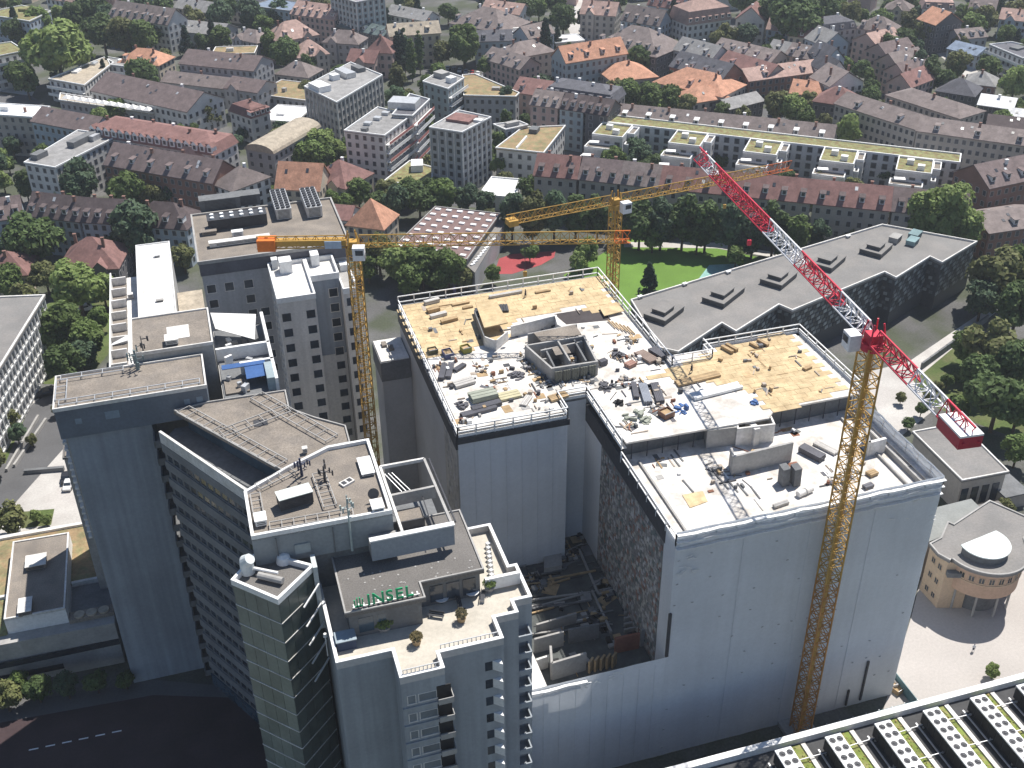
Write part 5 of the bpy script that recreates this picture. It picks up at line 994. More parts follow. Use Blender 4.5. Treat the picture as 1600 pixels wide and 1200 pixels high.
def H(kind, el, er, h, d, rh, wall, roof, label, ref=None, dorm=0, chim=1, cat='house', name='house', pitch=2.7, ov=.45, wins=True, broof=None):
    a, b = P(*el, h), P(*er, h); v = b-a; L = hypot(v.x, v.y); rz = atan2(v.y, v.x); t = thing(name, label, cat, (a.x, a.y, 0), rz)
    FOOT.append([tuple((ROOT[t.name] @ Vector(c))[:2]) for c in ((0, 0, 0), (L, 0, 0), (L, d, 0), (0, d, 0))])
    if ref: REFS.append((ref, (el[0]+er[0])/2, (el[1]+er[1])/2))
    W, Rf = WM[wall], RM[roof]; rnd = random.Random(int(el[0]*3+el[1]*17)); hw = h-.1; r = MB(); wl = MB(); x0, x1, y0, y1 = ov, L-ov, ov, d-ov
    wl.box(x0, x1, y0, y1, 0, hw); m = d/2; s = rh/m; slope = lambda y: h+s*min(y, d-y)
    if kind == 'gable':
        k = len(r.v)
        for x in (0, L): r.v += [(x, 0, h-.15), (x, 0, h+.12), (x, m, h+rh+.12), (x, d, h+.12), (x, d, h-.15), (x, m, h+rh-.2)]
        for i in range(6): j = (i+1) % 6; r.f.append((k+i, k+6+i, k+6+j, k+j)); r.m.append(0)
        for q_ in ((0, 1, 2, 5), (5, 2, 3, 4)): r.f.append(tuple(k+i for i in q_)); r.m.append(0); r.f.append(tuple(k+6+i for i in reversed(q_))); r.m.append(0)
        for x in (x0, x1-.02): n = len(wl.v); wl.v += [(x, y0, hw), (x, y1, hw), (x, m, hw+rh-.3*s), (x+.02, y0, hw), (x+.02, y1, hw), (x+.02, m, hw+rh-.3*s)]; wl.f += [(n, n+2, n+1), (n+3, n+4, n+5), (n, n+3, n+5, n+2), (n+1, n+2, n+5, n+4)]; wl.m += [0]*4
    elif kind == 'cross':                                    # ridge runs away from the street
        mx = L/2
        for (xa, xb) in ((0, mx), (L, mx)):
            r.poly([(xa, 0, h), (xb, 0, h+rh), (xb, d, h+rh), (xa, d, h)] if xa == 0 else [(xa, 0, h), (xa, d, h), (xb, d, h+rh), (xb, 0, h+rh)]); r.poly([(xa, 0, h-.25), (xa, d, h-.25), (xb, d, h+rh-.25), (xb, 0, h+rh-.25)])
        for y in (0, d): r.poly([(0, y, h-.25), (0, y, h), (mx, y, h+rh), (mx, y, h+rh-.25)]); r.poly([(L, y, h-.25), (mx, y, h+rh-.25), (mx, y, h+rh), (L, y, h)])
        for x in (0, L): r.poly([(x, 0, h-.25), (x, 0, h), (x, d, h), (x, d, h-.25)])
        for y in (y0, y1-.02): wl.poly([(x0, y, hw), (x1, y, hw), (mx, y, hw+rh-.4)]); wl.poly([(x0, y+.02, hw), (mx, y+.02, hw+rh-.4), (x1, y+.02, hw)])
    elif kind in ('hip', 'pyr', 'mansard'):
        zb, q0, q1, g0, g1 = h, 0, L, 0, d
        if kind == 'mansard':
            i_ = 1.3; hm = rh*.62; r.v += [(0, 0, h), (L, 0, h), (L, d, h), (0, d, h), (i_, i_, h+hm), (L-i_, i_, h+hm), (L-i_, d-i_, h+hm), (i_, d-i_, h+hm)]
            for q_ in ((0, 1, 5, 4), (1, 2, 6, 5), (2, 3, 7, 6), (3, 0, 4, 7)): r.f.append(q_); r.m.append(0)
            zb, q0, q1, g0, g1, rr = h+hm, i_, L-i_, i_, d-i_, rh*.38
        else: rr = rh
        e = min((g1-g0)/2, (q1-q0)/2*(.98 if kind != 'pyr' else 1)); e = (q1-q0)/2-.01 if kind == 'pyr' else e; ym = (g0+g1)/2; n = len(r.v)
        r.v += [(q0, g0, zb), (q1, g0, zb), (q1, g1, zb), (q0, g1, zb), (q0+e, ym, zb+rr), (q1-e, ym, zb+rr), (q0, g0, zb-.25), (q1, g0, zb-.25), (q1, g1, zb-.25), (q0, g1, zb-.25)]
        for q_ in ((0, 1, 5, 4), (1, 2, 5), (2, 3, 4, 5), (3, 0, 4), (0, 6, 7, 1), (1, 7, 8, 2), (2, 8, 9, 3), (3, 9, 6, 0), (6, 9, 8, 7)): r.f.append(tuple(n+i for i in q_)); r.m.append(0)
    elif kind == 'flat':
        r.box(0, L, 0, d, h-.1, h+.15); k2 = MB().ring([(0, 0), (L, 0), (L, d), (0, d)], .3, h+.15, h+.45); k2.build('parapet', TRIM if roof in ('white', 'green', 'rust') else CONC, t, local=True)
    elif kind == 'barrel':
        n = 9; pts = [(d/2-d/2*cos(pi*i/n), h+rh*sin(pi*i/n)) for i in range(n+1)]; k = len(r.v)
        for x in (0, L): r.v += [(x, y, z) for y, z in pts]
        for i in range(n): r.f.append((k+i, k+n+1+i, k+n+2+i, k+i+1)); r.m.append(0)
        r.f.append(tuple(k+i for i in range(n+1))); r.f.append(tuple(k+n+1+i for i in reversed(range(n+1)))); r.m += [0, 0]
    wl.build('wall', W, t, local=True); ro = r.build('roof', Rf, t, local=True)
    if wins:
        g, f = MB(), MB()
        for p_, q_ in (((x0, y0), (x1, y0)), ((x1, y0), (x1, y1)), ((x1, y1), (x0, y1)), ((x0, y1), (x0, y0))): wall_windows(g, f, p_, q_, .3, h-.3, pitch)
        f.build('window_surrounds', SURR, t, local=True, kind='stuff'); g.build('windows', GLASSF, t, local=True, kind='stuff')
    if kind in ('gable', 'hip', 'mansard') and rh > 1:
        sl2 = s if kind != 'mansard' else rh*.62/1.3
        for i in range(dorm):
            x = L*(i+.5)/dorm if dorm > 1 else L/2; yy = .12*d if kind != 'mansard' else .25; inst(dormer_mesh(broof or roof), 'dormer', ro, (x, yy, h+sl2*yy+.1), 0, world=False)
    if kind in ('gable', 'hip') and rh > 2:
        for i in range(int(L*d/60)+1 if kind == 'gable' else 1):                       # roof windows on both slopes
            u_ = rnd.uniform(.15, .85)*L; y = d*rnd.choice((rnd.uniform(.22, .4), rnd.uniform(.6, .78)))
            if kind == 'hip': u_ = L/2+(u_-L/2)*.45
            sg_ = 1 if y < m else -1; MB().obox((u_-.45, y-.5, slope(y)-sg_*s*.5+.14), (.9, 0, 0), (0, 1.0, sg_*s*1.0), (0, 0, .08)).build('roof_window', rnd.choice((GLASSF, GLASSF, GLASSF, STEEL)), ro, local=True)
        if cat == 'house' and L > 11 and rnd.random() < .7 and dorm < 3 and h >= 8 and roof not in ('white', 'grey', 'tan', 'dteal', 'blue'):          # street gable
            u_ = L*rnd.choice((.3, .5, .7)); g_ = 1.9; k2 = MB(); k2.box(u_-g_, u_+g_, -.5, d*.4, 0, h+.6); k2.poly([(u_-g_, -.5, h+.6), (u_+g_, -.5, h+.6), (u_, -.5, h+2.3)]); k2.build('street_gable', W, t, local=True)
            k2 = MB(); k2.poly([(u_-g_-.3, -.8, h+.35), (u_, -.8, h+2.55), (u_, m, h+2.55), (u_-g_-.3, m, h+.35)]); k2.poly([(u_+g_+.3, -.8, h+.35), (u_+g_+.3, m, h+.35), (u_, m, h+2.55), (u_, -.8, h+2.55)]); k2.build('gable_roof', Rf, ro, local=True)
            g2, f2 = MB(), MB(); wall_windows(g2, f2, (u_-g_, -.5), (u_+g_, -.5), .3, h+.4, 1.7); f2.build('gable_surrounds', SURR, t, local=True, kind='stuff'); g2.build('gable_windows', GLASSF, t, local=True, kind='stuff')
    for i in range(chim):
        x = L*((i+.5)/max(1, chim))+rnd.uniform(-.6, .6); y = d*rnd.choice((.4, .6)); z = h+rh*.8 if kind not in ('flat', 'barrel') else h+.2
        inst(chim_me if rnd.random() < .6 else chim_w, 'chimney', ro, (x, y, z), 0, world=False)
    if kind == 'flat':
        for i in range(max(1, int(L/12))): MB().rbox(L*(i+.4)/max(1, int(L/12)), d*rnd.uniform(.35, .65), h+.15, rnd.uniform(1.5, 4), rnd.uniform(1.2, 2.5), rnd.uniform(.7, 2), 0).build('roof_box', rnd.choice((CONC, TRIM, CONCL)), t, local=True)
    return t
def FB(px, h, wall, roof, label, ref=None, boxes=(), balc=None, pitch=2.7, fl=3.0, edge=None, cat='building', z0=0.0, name='flat_roofed_block', wm=None, vert=False):
    "flat roofed block from its roof outline"
    pts = ccw([(p.x, p.y) for p in (P(x, y, h) for x, y in px)]); cx = sum(p[0] for p in pts)/len(pts); cy_ = sum(p[1] for p in pts)/len(pts); t = thing(name, label, cat, (cx, cy_, 0)); FOOT.append(pts)
    if ref: REFS.append((ref, sum(p[0] for p in px)/len(px), sum(p[1] for p in px)/len(px)))
    MB().prism(inset(pts, .25), 0, h-.3).build('wall', wm or WM[wall], t); MB().prism(pts, h-.3, h).build('roof', RM[roof], t); MB().ring(pts, .35, h, h+.45).build('parapet', edge or TRIM, t); g, f = MB(), MB(); ip = ccw(inset(pts, .25))
    for i in range(len(ip)): wall_windows(g, f, ip[i], ip[(i+1) % len(ip)], .3, h-.4, pitch, fl)
    f.build('window_surrounds', SURR, t, kind='stuff'); g.build('windows', GLASSF, t, kind='stuff')
    for x, y, a, b, c, m_ in boxes: p = P(x, y, h); MB().rbox(p.x, p.y, h, a, b, c, atan2(pts[1][1]-pts[0][1], pts[1][0]-pts[0][0])).build('roof_box', {'w': TRIM, 'c': CONC, 'd': CONCD, 'r': RM['red'], 's': STEEL, 'g': RM['green'], 't': RM['tan']}[m_], t)
    if balc:
        for (a, b), colr in balc:
            a, b = P(*a, h), P(*b, h); a.z = b.z = 0; d = b-a; tt = d.normalized(); n = Vector((tt.y, -tt.x, 0)); nf = int(h/fl)
            for j in range(1, nf):
                z = h*j/nf; MB().obox(a+n*.1+Vector((0, 0, z-.15)), d, n*1.5, (0, 0, .2)).build('balcony_slab', TRIM, t); MB().obox(a+n*1.5+tt*.2+Vector((0, 0, z+.06)), d-tt*.4, n*.08, (0, 0, .95)).build('balcony_front', colr if j % 2 else TRIM, t)
    if vert:
        for i in range(len(ip)):
            a, b = Vector((*ip[i], 0)), Vector((*ip[(i+1) % len(ip)], 0)); d = b-a; L = d.length; tt = d/L; n = Vector((tt.y, -tt.x, 0)); k = int(L/2.7)
            mb = MB()
            for s_ in range(k+1): mb.obox(a+tt*(L*s_/max(1, k)-.15)+Vector((0, 0, 1)), tt*.3, n*.25, (0, 0, h-1.5))
            mb.build('facade_ribs', CONCL, t, kind='stuff')
    return t
REDB = M('balcony_red', (.48, .20, .18), .7)
BIGD = MB().box(-1.0, 1.0, 0, 2.4, 0, 2.0, 0).box(-.55, .55, -.06, 0, .4, 1.7, 2); _n = len(BIGD.v); BIGD.v += [(-1.2, -.2, 1.9), (1.2, -.2, 1.9), (0, -.2, 3.2), (-1.2, 2.8, 1.9), (1.2, 2.8, 1.9), (0, 2.8, 3.2)]; BIGD.f += [(_n, _n+1, _n+2), (_n, _n+2, _n+5, _n+3), (_n+1, _n+4, _n+5, _n+2)]; BIGD.m += [0, 1, 1]
# ---- middle distance, left part
FB([(475, 136), (526, 161), (598, 118), (548, 98)], 19, 'beige', 'grey', 'tall beige slab block with ribbed side and rooftop plant', 'the ribbed beige slab block', ((500, 140, 8, 5, 2.2, 'w'), (540, 118, 9, 4, 2, 's'), (560, 110, 6, 3, 1.6, 'd'), (523, 124, 3, 3, 2, 'w')), vert=True)
FB([(537, 205), (601, 213), (644, 181), (590, 168)], 18, 'white', 'grey', 'white apartment block with red balconies beside the ribbed slab', 'the red balcony block', ((575, 195, 2.5, 2, 1, 's'), (590, 187, 2.5, 2, 1, 's'), (603, 179, 2.5, 2, 1, 's'), (570, 205, 2, 2, 1.2, 'd')), ((((601, 213), (644, 181)), REDB),))
FB([(612, 180), (645, 182), (672, 156), (640, 147)], 19, 'white', 'slate', 'white apartment block with slanted glass penthouse behind the red balconies', 'the glass penthouse block', ((632, 166, 10, 7, 2.4, 's'),), ((((645, 182), (672, 156)), REDB),))
FB([(660, 128), (700, 140), (726, 122), (690, 110)], 16, 'teal', 'grey', 'grey green stepped apartment block right of the glass penthouse', 'the stepped grey green block', ((690, 120, 5, 4, 2, 'c'), (705, 128, 3, 3, 2, 'w')), ((((700, 140), (726, 122)), WM['grey']),))
FB([(670, 200), (722, 208), (768, 184), (717, 173)], 22, 'grey', 'grey', 'nine storey grey tower block with red square on its roof', 'the red square tower block', ((722, 187, 8.5, 7, .9, 'r'), (748, 190, 3, 2, .8, 'w')), pitch=2.4, fl=2.6, vert=True)
FB([(722, 118), (742, 116), (812, 146), (806, 152), (724, 150)], 11, 'grey', 'rust', 'low block with brown planted roof behind the grey tower block', 'the brown planted roof block', ((775, 140, 3, 2, 1, 'c'),))
FB([(774, 232), (816, 200), (884, 197), (850, 240)], 11, 'white', 'rust', 'white school block with brown planted roof right of the grey tower', 'the white school block', ((835, 206, 4, 3, 1.5, 'd'), (815, 224, 12, .6, .7, 'w')))
FB([(770, 195), (812, 190), (826, 196), (790, 204)], 12, 'white', 'grey', 'grey roofed school wing next to the tall grey tower block', None, ((800, 196, 5, 2, 1.4, 'c'),))
FB([(598, 285), (640, 252), (676, 262), (676, 292)], 6, 'beige', 'green', 'low green roofed pavilion at the foot of the tower blocks', 'the low green roofed pavilion', ((652, 264, 6, 4, 2.4, 'w'), (625, 277, 3, 1.2, .6, 'g')))
FB([(748, 305), (768, 277), (815, 281), (806, 310)], 5, 'white', 'white', 'low white flat roofed hall right of the grey tower block', 'the low white hall')
H('barrel', (428, 241), (502, 198), 13, 12, 2.6, 'grey', 'tan', 'grey block with curved tan roof near the ward tower', 'the curved tan roof block', 0, 0, 'building', 'curved_roof_block')
H('gable', (428, 296), (500, 300), 9, 13, 7, 'cream', 'orange', 'steep orange tiled church like hall behind the ward tower', 'the steep orange hall', 0, 0, 'hall', 'church_hall')
H('hip', (478, 282), (540, 296), 8, 16, 6, 'cream', 'red', 'dark red hipped hall right of the steep orange roof', 'the dark red hall', 0, 1)
H('pyr', (538, 352), (600, 360), 9, 12, 7, 'cream', 'orange', 'small tower with orange pyramid roof beside the crane head', 'the orange pyramid roof', 0, 0, 'tower', 'pyramid_roof_tower')
H('gable', (500, 342), (548, 346), 7, 10, 3, 'white', 'red', 'pinkish red roofed wing left of the orange pyramid', None, 0, 0)
H('flat', (398, 148), (478, 158), 7, 20, 0, 'grey', 'rust', 'long low block with mossy roof left of the ribbed slab', 'the long mossy roof block', 0, 0, 'building', 'low_block')
H('flat', (405, 188), (462, 192), 6, 18, 0, 'white', 'white', 'low white roofed works before the ribbed slab', 'the low white works', 0, 0, 'building', 'low_block')
H('mansard', (392, 186), (424, 176), 10, 14, 4.5, 'white', 'red', 'white corner house with dark red mansard roof left of the white works', 'the dark red mansard corner', 4, 1)
# ---- left part
H('gable', (-30, 350), (38, 340), 11, 12, 5, 'blue', 'brown', 'brown roofed end house of the row at the left edge', 'the brown row end house', 3, 2)
H('gable', (38, 338), (124, 348), 12, 12, 5.5, 'blue', 'dbrown', 'dark brown row house with white dormers, left of two', 'the dark brown row house', 5, 3, pitch=2.4)
H('gable', (124, 348), (196, 352), 12, 12, 5.5, 'blue', 'dbrown', 'dark brown row house with white dormers, right of two', None, 4, 3, pitch=2.4)
H('hip', (196, 352), (292, 360), 12, 13, 5.5, 'blue', 'dbrown', 'dark brown hipped row end beside the ward tower', 'the hipped row end', 4, 2, pitch=2.4)
H('hip', (86, 424), (186, 420), 8, 16, 6.5, 'dark', 'red', 'dark red hipped villa among the trees left of the flat wing', 'the dark red villa', 0, 2)
H('hip', (-25, 436), (44, 430), 7, 13, 5, 'cream', 'red', 'red roofed villa at the left edge', 'the red villa at the left edge', 0, 1)
FB([(37, 255), (122, 204), (186, 213), (86, 263)], 15, 'white', 'grey', 'white block with flat grey roof seen end on at left', 'the white end on block', ((62, 246, 5, 3, 1.8, 'd'), (130, 222, 12, 3, 2.0, 'd'), (148, 218, 4, 2.5, 1.8, 's')), fl=3.0)
H('gable', (160, 258), (332, 288), 13, 14, 5.5, 'brick', 'brown', 'long brown roof row with white dormers right of the white end on block', 'the long brown dormer row', 6, 4, 'row house', 'row_house')
H('hip', (330, 288), (362, 300), 12, 16, 5, 'white', 'mauve', 'pale gabled end house of the long brown row', None, 0, 1)
H('mansard', (140, 212), (334, 244), 15, 14, 5.2, 'white', 'red', 'long dark red mansard row with a file of white dormers', 'the red mansard row', 17, 6, 'row house', 'row_house', broof='big')
H('mansard', (334, 246), (364, 218), 14, 12, 4.5, 'pink', 'pink', 'pink gabled corner house at the end of the red mansard row', 'the pink corner house', 3, 0)
H('gable', (46, 190), (142, 208), 14, 14, 3.5, 'blue', 'brown', 'plain brown roofed block left of the red mansard row', 'the plain brown block', 0, 0, 'building', 'apartment_block')
H('flat', (-40, 178), (50, 184), 15, 12, 0, 'beige', 'white', 'beige block with white topped roof at the left edge', 'the white topped beige block', 0, 2, 'building', 'apartment_block')
H('gable', (140, 142), (292, 176), 11, 20, 5, 'white', 'brown', 'long brown roof with white gable end in the left middle', 'the long brown roof with white gable', 0, 2, 'building', 'long_house')
H('gable', (278, 100), (396, 112), 12, 17, 4, 'grey', 'brown', 'wide brown roofed school block at upper left', 'the wide brown school', 0, 2, 'building', 'school_block')
H('gable', (250, 128), (352, 140), 8, 12, 3, 'grey', 'mauve', 'lower brown roofed wing in front of the wide school block', None, 0, 1, 'building', 'school_wing')
H('gable', (348, 138), (402, 146), 11, 14, 3, 'grey', 'brown', 'brown roofed block with dark windows left of the ribbed slab', 'the brown block left of the ribbed slab', 0, 0)
FB([(75, 124), (163, 90), (178, 98), (132, 134)], 9, 'white', 'tan', 'white terraced block with flat pale roof, left wing', 'the white terraced block', ((120, 112, 5, 2.4, .8, 'w'), (148, 100, 4, 2, .7, 's')), ((((75, 124), (132, 134)), TRIM),))
FB([(165, 89), (212, 97), (206, 106), (172, 102)], 9, 'white', 'grey', 'white terraced block with flat pale roof, right wing', None, ((190, 96, 3, 2, .8, 'w'),), ((((172, 102), (206, 106)), TRIM),))
H('hip', (182, 98), (248, 103), 9, 14, 5, 'cream', 'orange', 'orange brown roofed house behind the white terraced block', 'the orange brown house', 3, 2)
FB([(-45, 75), (18, 66), (40, 80), (-20, 92)], 14, 'white', 'green', 'white apartment block with green roof at the left edge', 'the white green roofed block', (), ((((-20, 92), (40, 80)), TRIM),))
FB([(-30, 22), (34, 9), (80, 18), (46, 34)], 14, 'blue', 'green', 'dark blue grey block with mossy roof in the top left corner', 'the mossy roof corner block', ((40, 16, 6, 4, 1.2, 'g'),))
H('hip', (70, -2), (128, 6), 9, 14, 5, 'white', 'pink', 'pinkish roofed house at the top edge left of the dark trees', 'the pinkish top edge house', 3, 1)
H('gable', (168, 26), (262, 40), 13, 14, 6, 'white', 'mauve', 'long house with many white dormers at the top left', 'the many dormer house', 8, 3, 'row house', 'row_house')
H('gable', (262, 48), (344, 56), 8, 16, 3.5, 'grey', 'grey', 'grey roofed hall between conifers at the top left', 'the grey hall between conifers', 0, 1)
H('hip', (360, 60), (402, 68), 9, 12, 4, 'grey', 'mauve', 'mauve roofed villa at upper left with tall trees around', 'the mauve villa', 0, 2)
H('flat', (330, 86), (398, 84), 8, 12, 0, 'grey', 'rust', 'mossy flat block behind the wide school block', None, 0, 0, 'building', 'low_block')
H('gable', (270, 12), (330, 22), 9, 12, 4, 'cream', 'grey', 'pale roofed house beyond the grey hall at the top', 'the pale top house', 0, 1)
H('gable', (345, 6), (420, 16), 9, 12, 4, 'white', 'slate', 'slate roofed house at the top left of centre', 'the slate top house', 0, 1)
H('flat', (392, 10), (452, 18), 13, 16, 0, 'blue', 'blue', 'blue grey flat block at the top left of centre', 'the blue flat block', 0, 0, 'building', 'apartment_block')
# ---- top centre
H('hip', (465, 91), (516, 84), 9, 13, 5.5, 'beige', 'pink', 'beige villa with pink pyramid like roof below the top left', 'the pink roofed villa', 1, 1)
H('hip', (428, 116), (482, 122), 7, 13, 4.5, 'beige', 'mauve', 'small brown hipped villa in front of the pink roofed villa', 'the small brown villa', 0, 1)
H('hip', (502, 66), (560, 70), 10, 12, 4.5, 'grey', 'mauve', 'grey villa with mauve hipped roof right of the pink roofed villa', 'the grey mauve villa', 0, 2)
H('hip', (434, 66), (500, 54), 11, 15, 6.5, 'beige', 'pink', 'large villa with reddish pink hipped roof and chimneys', 'the large reddish villa', 2, 2)
H('pyr', (568, 82), (614, 84), 11, 12, 6, 'pink', 'red', 'turreted house with red pyramid roof near the poplars', 'the turreted red roof house', 0, 1)
H('gable', (540, 96), (585, 100), 8, 12, 4, 'pink', 'red', 'low red roofed house left of the turreted house', None, 0, 1)
H('gable', (452, 22), (522, 32), 12, 14, 5, 'pink', 'pink', 'pink terrace house with dormers near the top edge', 'the pink dormer terrace', 6, 2)
H('gable', (520, 40), (598, 58), 9, 12, 3, 'dark', 'dteal', 'dark teal roofed hall with white skylight dots', 'the dark teal hall', 6, 0, 'hall', 'long_hall')
FB([(515, -8), (560, -14), (602, -4), (556, 4)], 22, 'teal', 'grey', 'tall pale teal tower block at the top edge', 'the pale teal tower', ((560, -6, 4, 3, 2, 'w'),), fl=2.7, vert=True)
H('gable', (608, 58), (690, 52), 14, 13, 4, 'cream', 'tan', 'tall cream house with pale tan roof behind the poplars', 'the cream house behind the poplars', 2, 3)
H('gable', (600, 22), (664, 34), 9, 12, 3.5, 'white', 'grey', 'grey roofed house left of the big slate roof', 'the small grey house', 0, 2)
H('hip', (700, 36), (782, 52), 10, 24, 7, 'grey', 'mauve', 'big mauve grey roof at the top centre', 'the big mauve grey roof', 5, 2)
H('gable', (742, 66), (802, 64), 11, 12, 3.5, 'blue', 'slate', 'blue rendered house with slate roof right of the bright tree', 'the blue rendered house', 2, 1)
H('gable', (752, 92), (812, 110), 9, 13, 4, 'pink', 'mauve', 'mauve roofed row beside the car park', 'the mauve row by the car park', 3, 2)
H('gable', (750, 16), (812, 24), 10, 12, 4, 'white', 'pink', 'pinkish roofed house at the top edge right of the big mauve roof', 'the pinkish house by the big mauve roof', 2, 1)
H('flat', (798, 56), (830, 54), 9, 10, 0, 'blue', 'white', 'small block with bright white roof at upper centre', 'the bright white roof', 0, 1)
H('gable', (826, 62), (868, 52), 10, 12, 4.5, 'blue', 'mauve', 'mauve roofed house right of the bright white roof', None, 2, 1)
H('hip', (800, 92), (870, 80), 10, 15, 4.5, 'beige', 'mauve', 'wide villa with brown hipped roof at upper centre', 'the wide brown villa', 0, 2)
H('gable', (884, 100), (982, 84), 14, 13, 5.5, 'teal', 'orange', 'tall pale house with orange roof and dark dormers', 'the tall orange roofed house', 4, 1)
H('cross', (872, 92), (886, 100), 12, 14, 4, 'pink', 'orange', 'narrow gabled annex left of the tall orange roofed house', None, 0, 0)
H('hip', (926, 70), (1026, 90), 11, 24, 8, 'dark', 'mauve', 'large complex mauve roof with dormers at upper centre', 'the large mauve dormer roof', 7, 2)
H('gable', (968, 32), (1030, 42), 12, 13, 6, 'blue', 'mauve', 'blue house with mauve roof behind the large dormer roof', 'the blue house', 4, 2)
H('gable', (905, 22), (962, 26), 12, 13, 5, 'beige', 'pink', 'pinkish roofed house at the top centre', 'the pinkish top centre house', 2, 2)
H('gable', (1010, 8), (1062, 16), 11, 12, 6, 'blue', 'red', 'red roofed house with dormers at the top edge right of centre', 'the red dormer house', 4, 1)
H('flat', (868, 68), (914, 64), 5, 12, 0, 'beige', 'white', 'low pale building between trees left of the large dormer roof', None, 0, 0, 'building', 'low_block')
H('mansard', (850, 148), (956, 164), 14, 14, 5, 'beige', 'slate', 'dark slate mansard row above the tenement terrace', 'the dark slate row', 8, 4, 'row house', 'row_house')
H('gable', (826, 164), (872, 170), 15, 13, 4, 'pink', 'mauve', 'pinkish tenement with white dormers, left end of the terrace', 'the pinkish tenement', 3, 1, 'row house', 'row_house')
H('gable', (872, 170), (912, 176), 15, 13, 4, 'teal', 'dbrown', 'grey green tenement in the middle of the terrace', None, 3, 1, 'row house', 'row_house')
H('gable', (912, 176), (950, 182), 15, 13, 4, 'dark', 'dbrown', 'dark tenement at the right end of the terrace', 'the dark tenement', 3, 1, 'row house', 'row_house')
H('gable', (798, 144), (852, 152), 9, 16, 4, 'pink', 'red', 'low reddish roofed house left of the dark slate row', 'the low reddish house', 2, 1)
H('hip', (956, 128), (1030, 120), 8, 20, 5, 'beige', 'orange', 'left wing of the orange roofed school', 'the orange roofed school', 0, 1, 'building', 'school_wing')
H('hip', (1018, 128), (1128, 152), 8, 20, 5.5, 'beige', 'orange', 'main wing of the orange roofed school', None, 1, 2, 'building', 'school_wing')
H('hip', (1082, 162), (1142, 152), 7, 14, 4, 'beige', 'orange', 'light orange roofed pavilion at the right end of the school', None, 0, 0, 'building', 'school_wing')
H('gable', (1044, 104), (1128, 126), 11, 15, 5, 'brick', 'slate', 'brick villa with slate roof behind the orange school', 'the brick slate villa', 4, 1)
H('gable', (1050, 78), (1112, 94), 11, 13, 4.5, 'white', 'grey', 'white house with pale grey roof and small windows', 'the white pale roofed house', 2, 1)
H('gable', (1118, 100), (1196, 124), 9, 14, 4.5, 'beige', 'red', 'long red roofed house right of the slate villa', 'the long red house', 2, 1)
H('mansard', (1074, 40), (1144, 30), 13, 16, 9, 'white', 'pink', 'white villa with tall pink mansard roof', 'the tall pink mansard villa', 7, 1)
H('cross', (1148, 30), (1196, 34), 11, 13, 6, 'white', 'red', 'white gabled house with red roof right of the pink mansard villa', 'the white gabled house', 0, 1)
H('gable', (1112, 76), (1205, 98), 10, 13, 3.5, 'beige', 'mauve', 'long mauve roofed row at upper right centre', 'the long mauve row', 5, 1, 'row house', 'row_house')
H('gable', (1140, 172), (1196, 158), 6, 11, 2.5, 'dark', 'grey', 'low dark shed with grey roof below the orange pavilion', 'the low grey shed', 0, 0)
H('gable', (1170, 128), (1288, 112), 9, 13, 3.5, 'brick', 'pink', 'long brick house with pale pinkish roof', 'the long brick house', 2, 2)
H('gable', (1232, 146), (1282, 152), 7, 13, 4, 'beige', 'orange', 'bright orange roofed house left of the beige apartments', 'the bright orange house', 0, 1)
H('hip', (1268, 158), (1334, 168), 8, 14, 5, 'dark', 'red', 'dark reddish house right of the bright orange one', None, 0, 1)
# ---- long rows in the middle right
for i, (a, b, rf_, lab) in enumerate((((832, 270), (902, 276), 'red', 'reddish tenement with dormers, left end of the long red row'), ((902, 276), (966, 283), 'brown', 'brown tenement with dormers, second in the long red row'), ((966, 283), (1028, 290), 'mauve', 'mauve tenement with dormers, third in the long red row'), ((1028, 290), (1150, 302), 'red', 'wide red tenement, fourth in the long red row'), ((1150, 302), (1268, 314), 'red', 'wide red tenement behind the crane jib in the long red row'), ((1268, 314), (1392, 326), 'red', 'wide red tenement near the light tree in the long red row'), ((1392, 326), (1512, 338), 'brown', 'brown tenement at the right end of the long red row'))):
    H('gable', (a[0], a[1]+5), (b[0], b[1]+5), 14, 13, 5.2, 'beige', rf_, lab, ('the left end of the red row', None, None, 'the middle of the red row', None, 'the right part of the red row', None)[i], 4 if i > 2 else 3, 2, 'row house', 'row_house', broof='dbrown')
H('gable', (955, 188), (1302, 224), 11, 15, 4.0, 'beige', 'mauve', 'very long mauve brown roof behind the white terraces', 'the very long mauve roof', 9, 6, 'row house', 'row_house', broof='white')
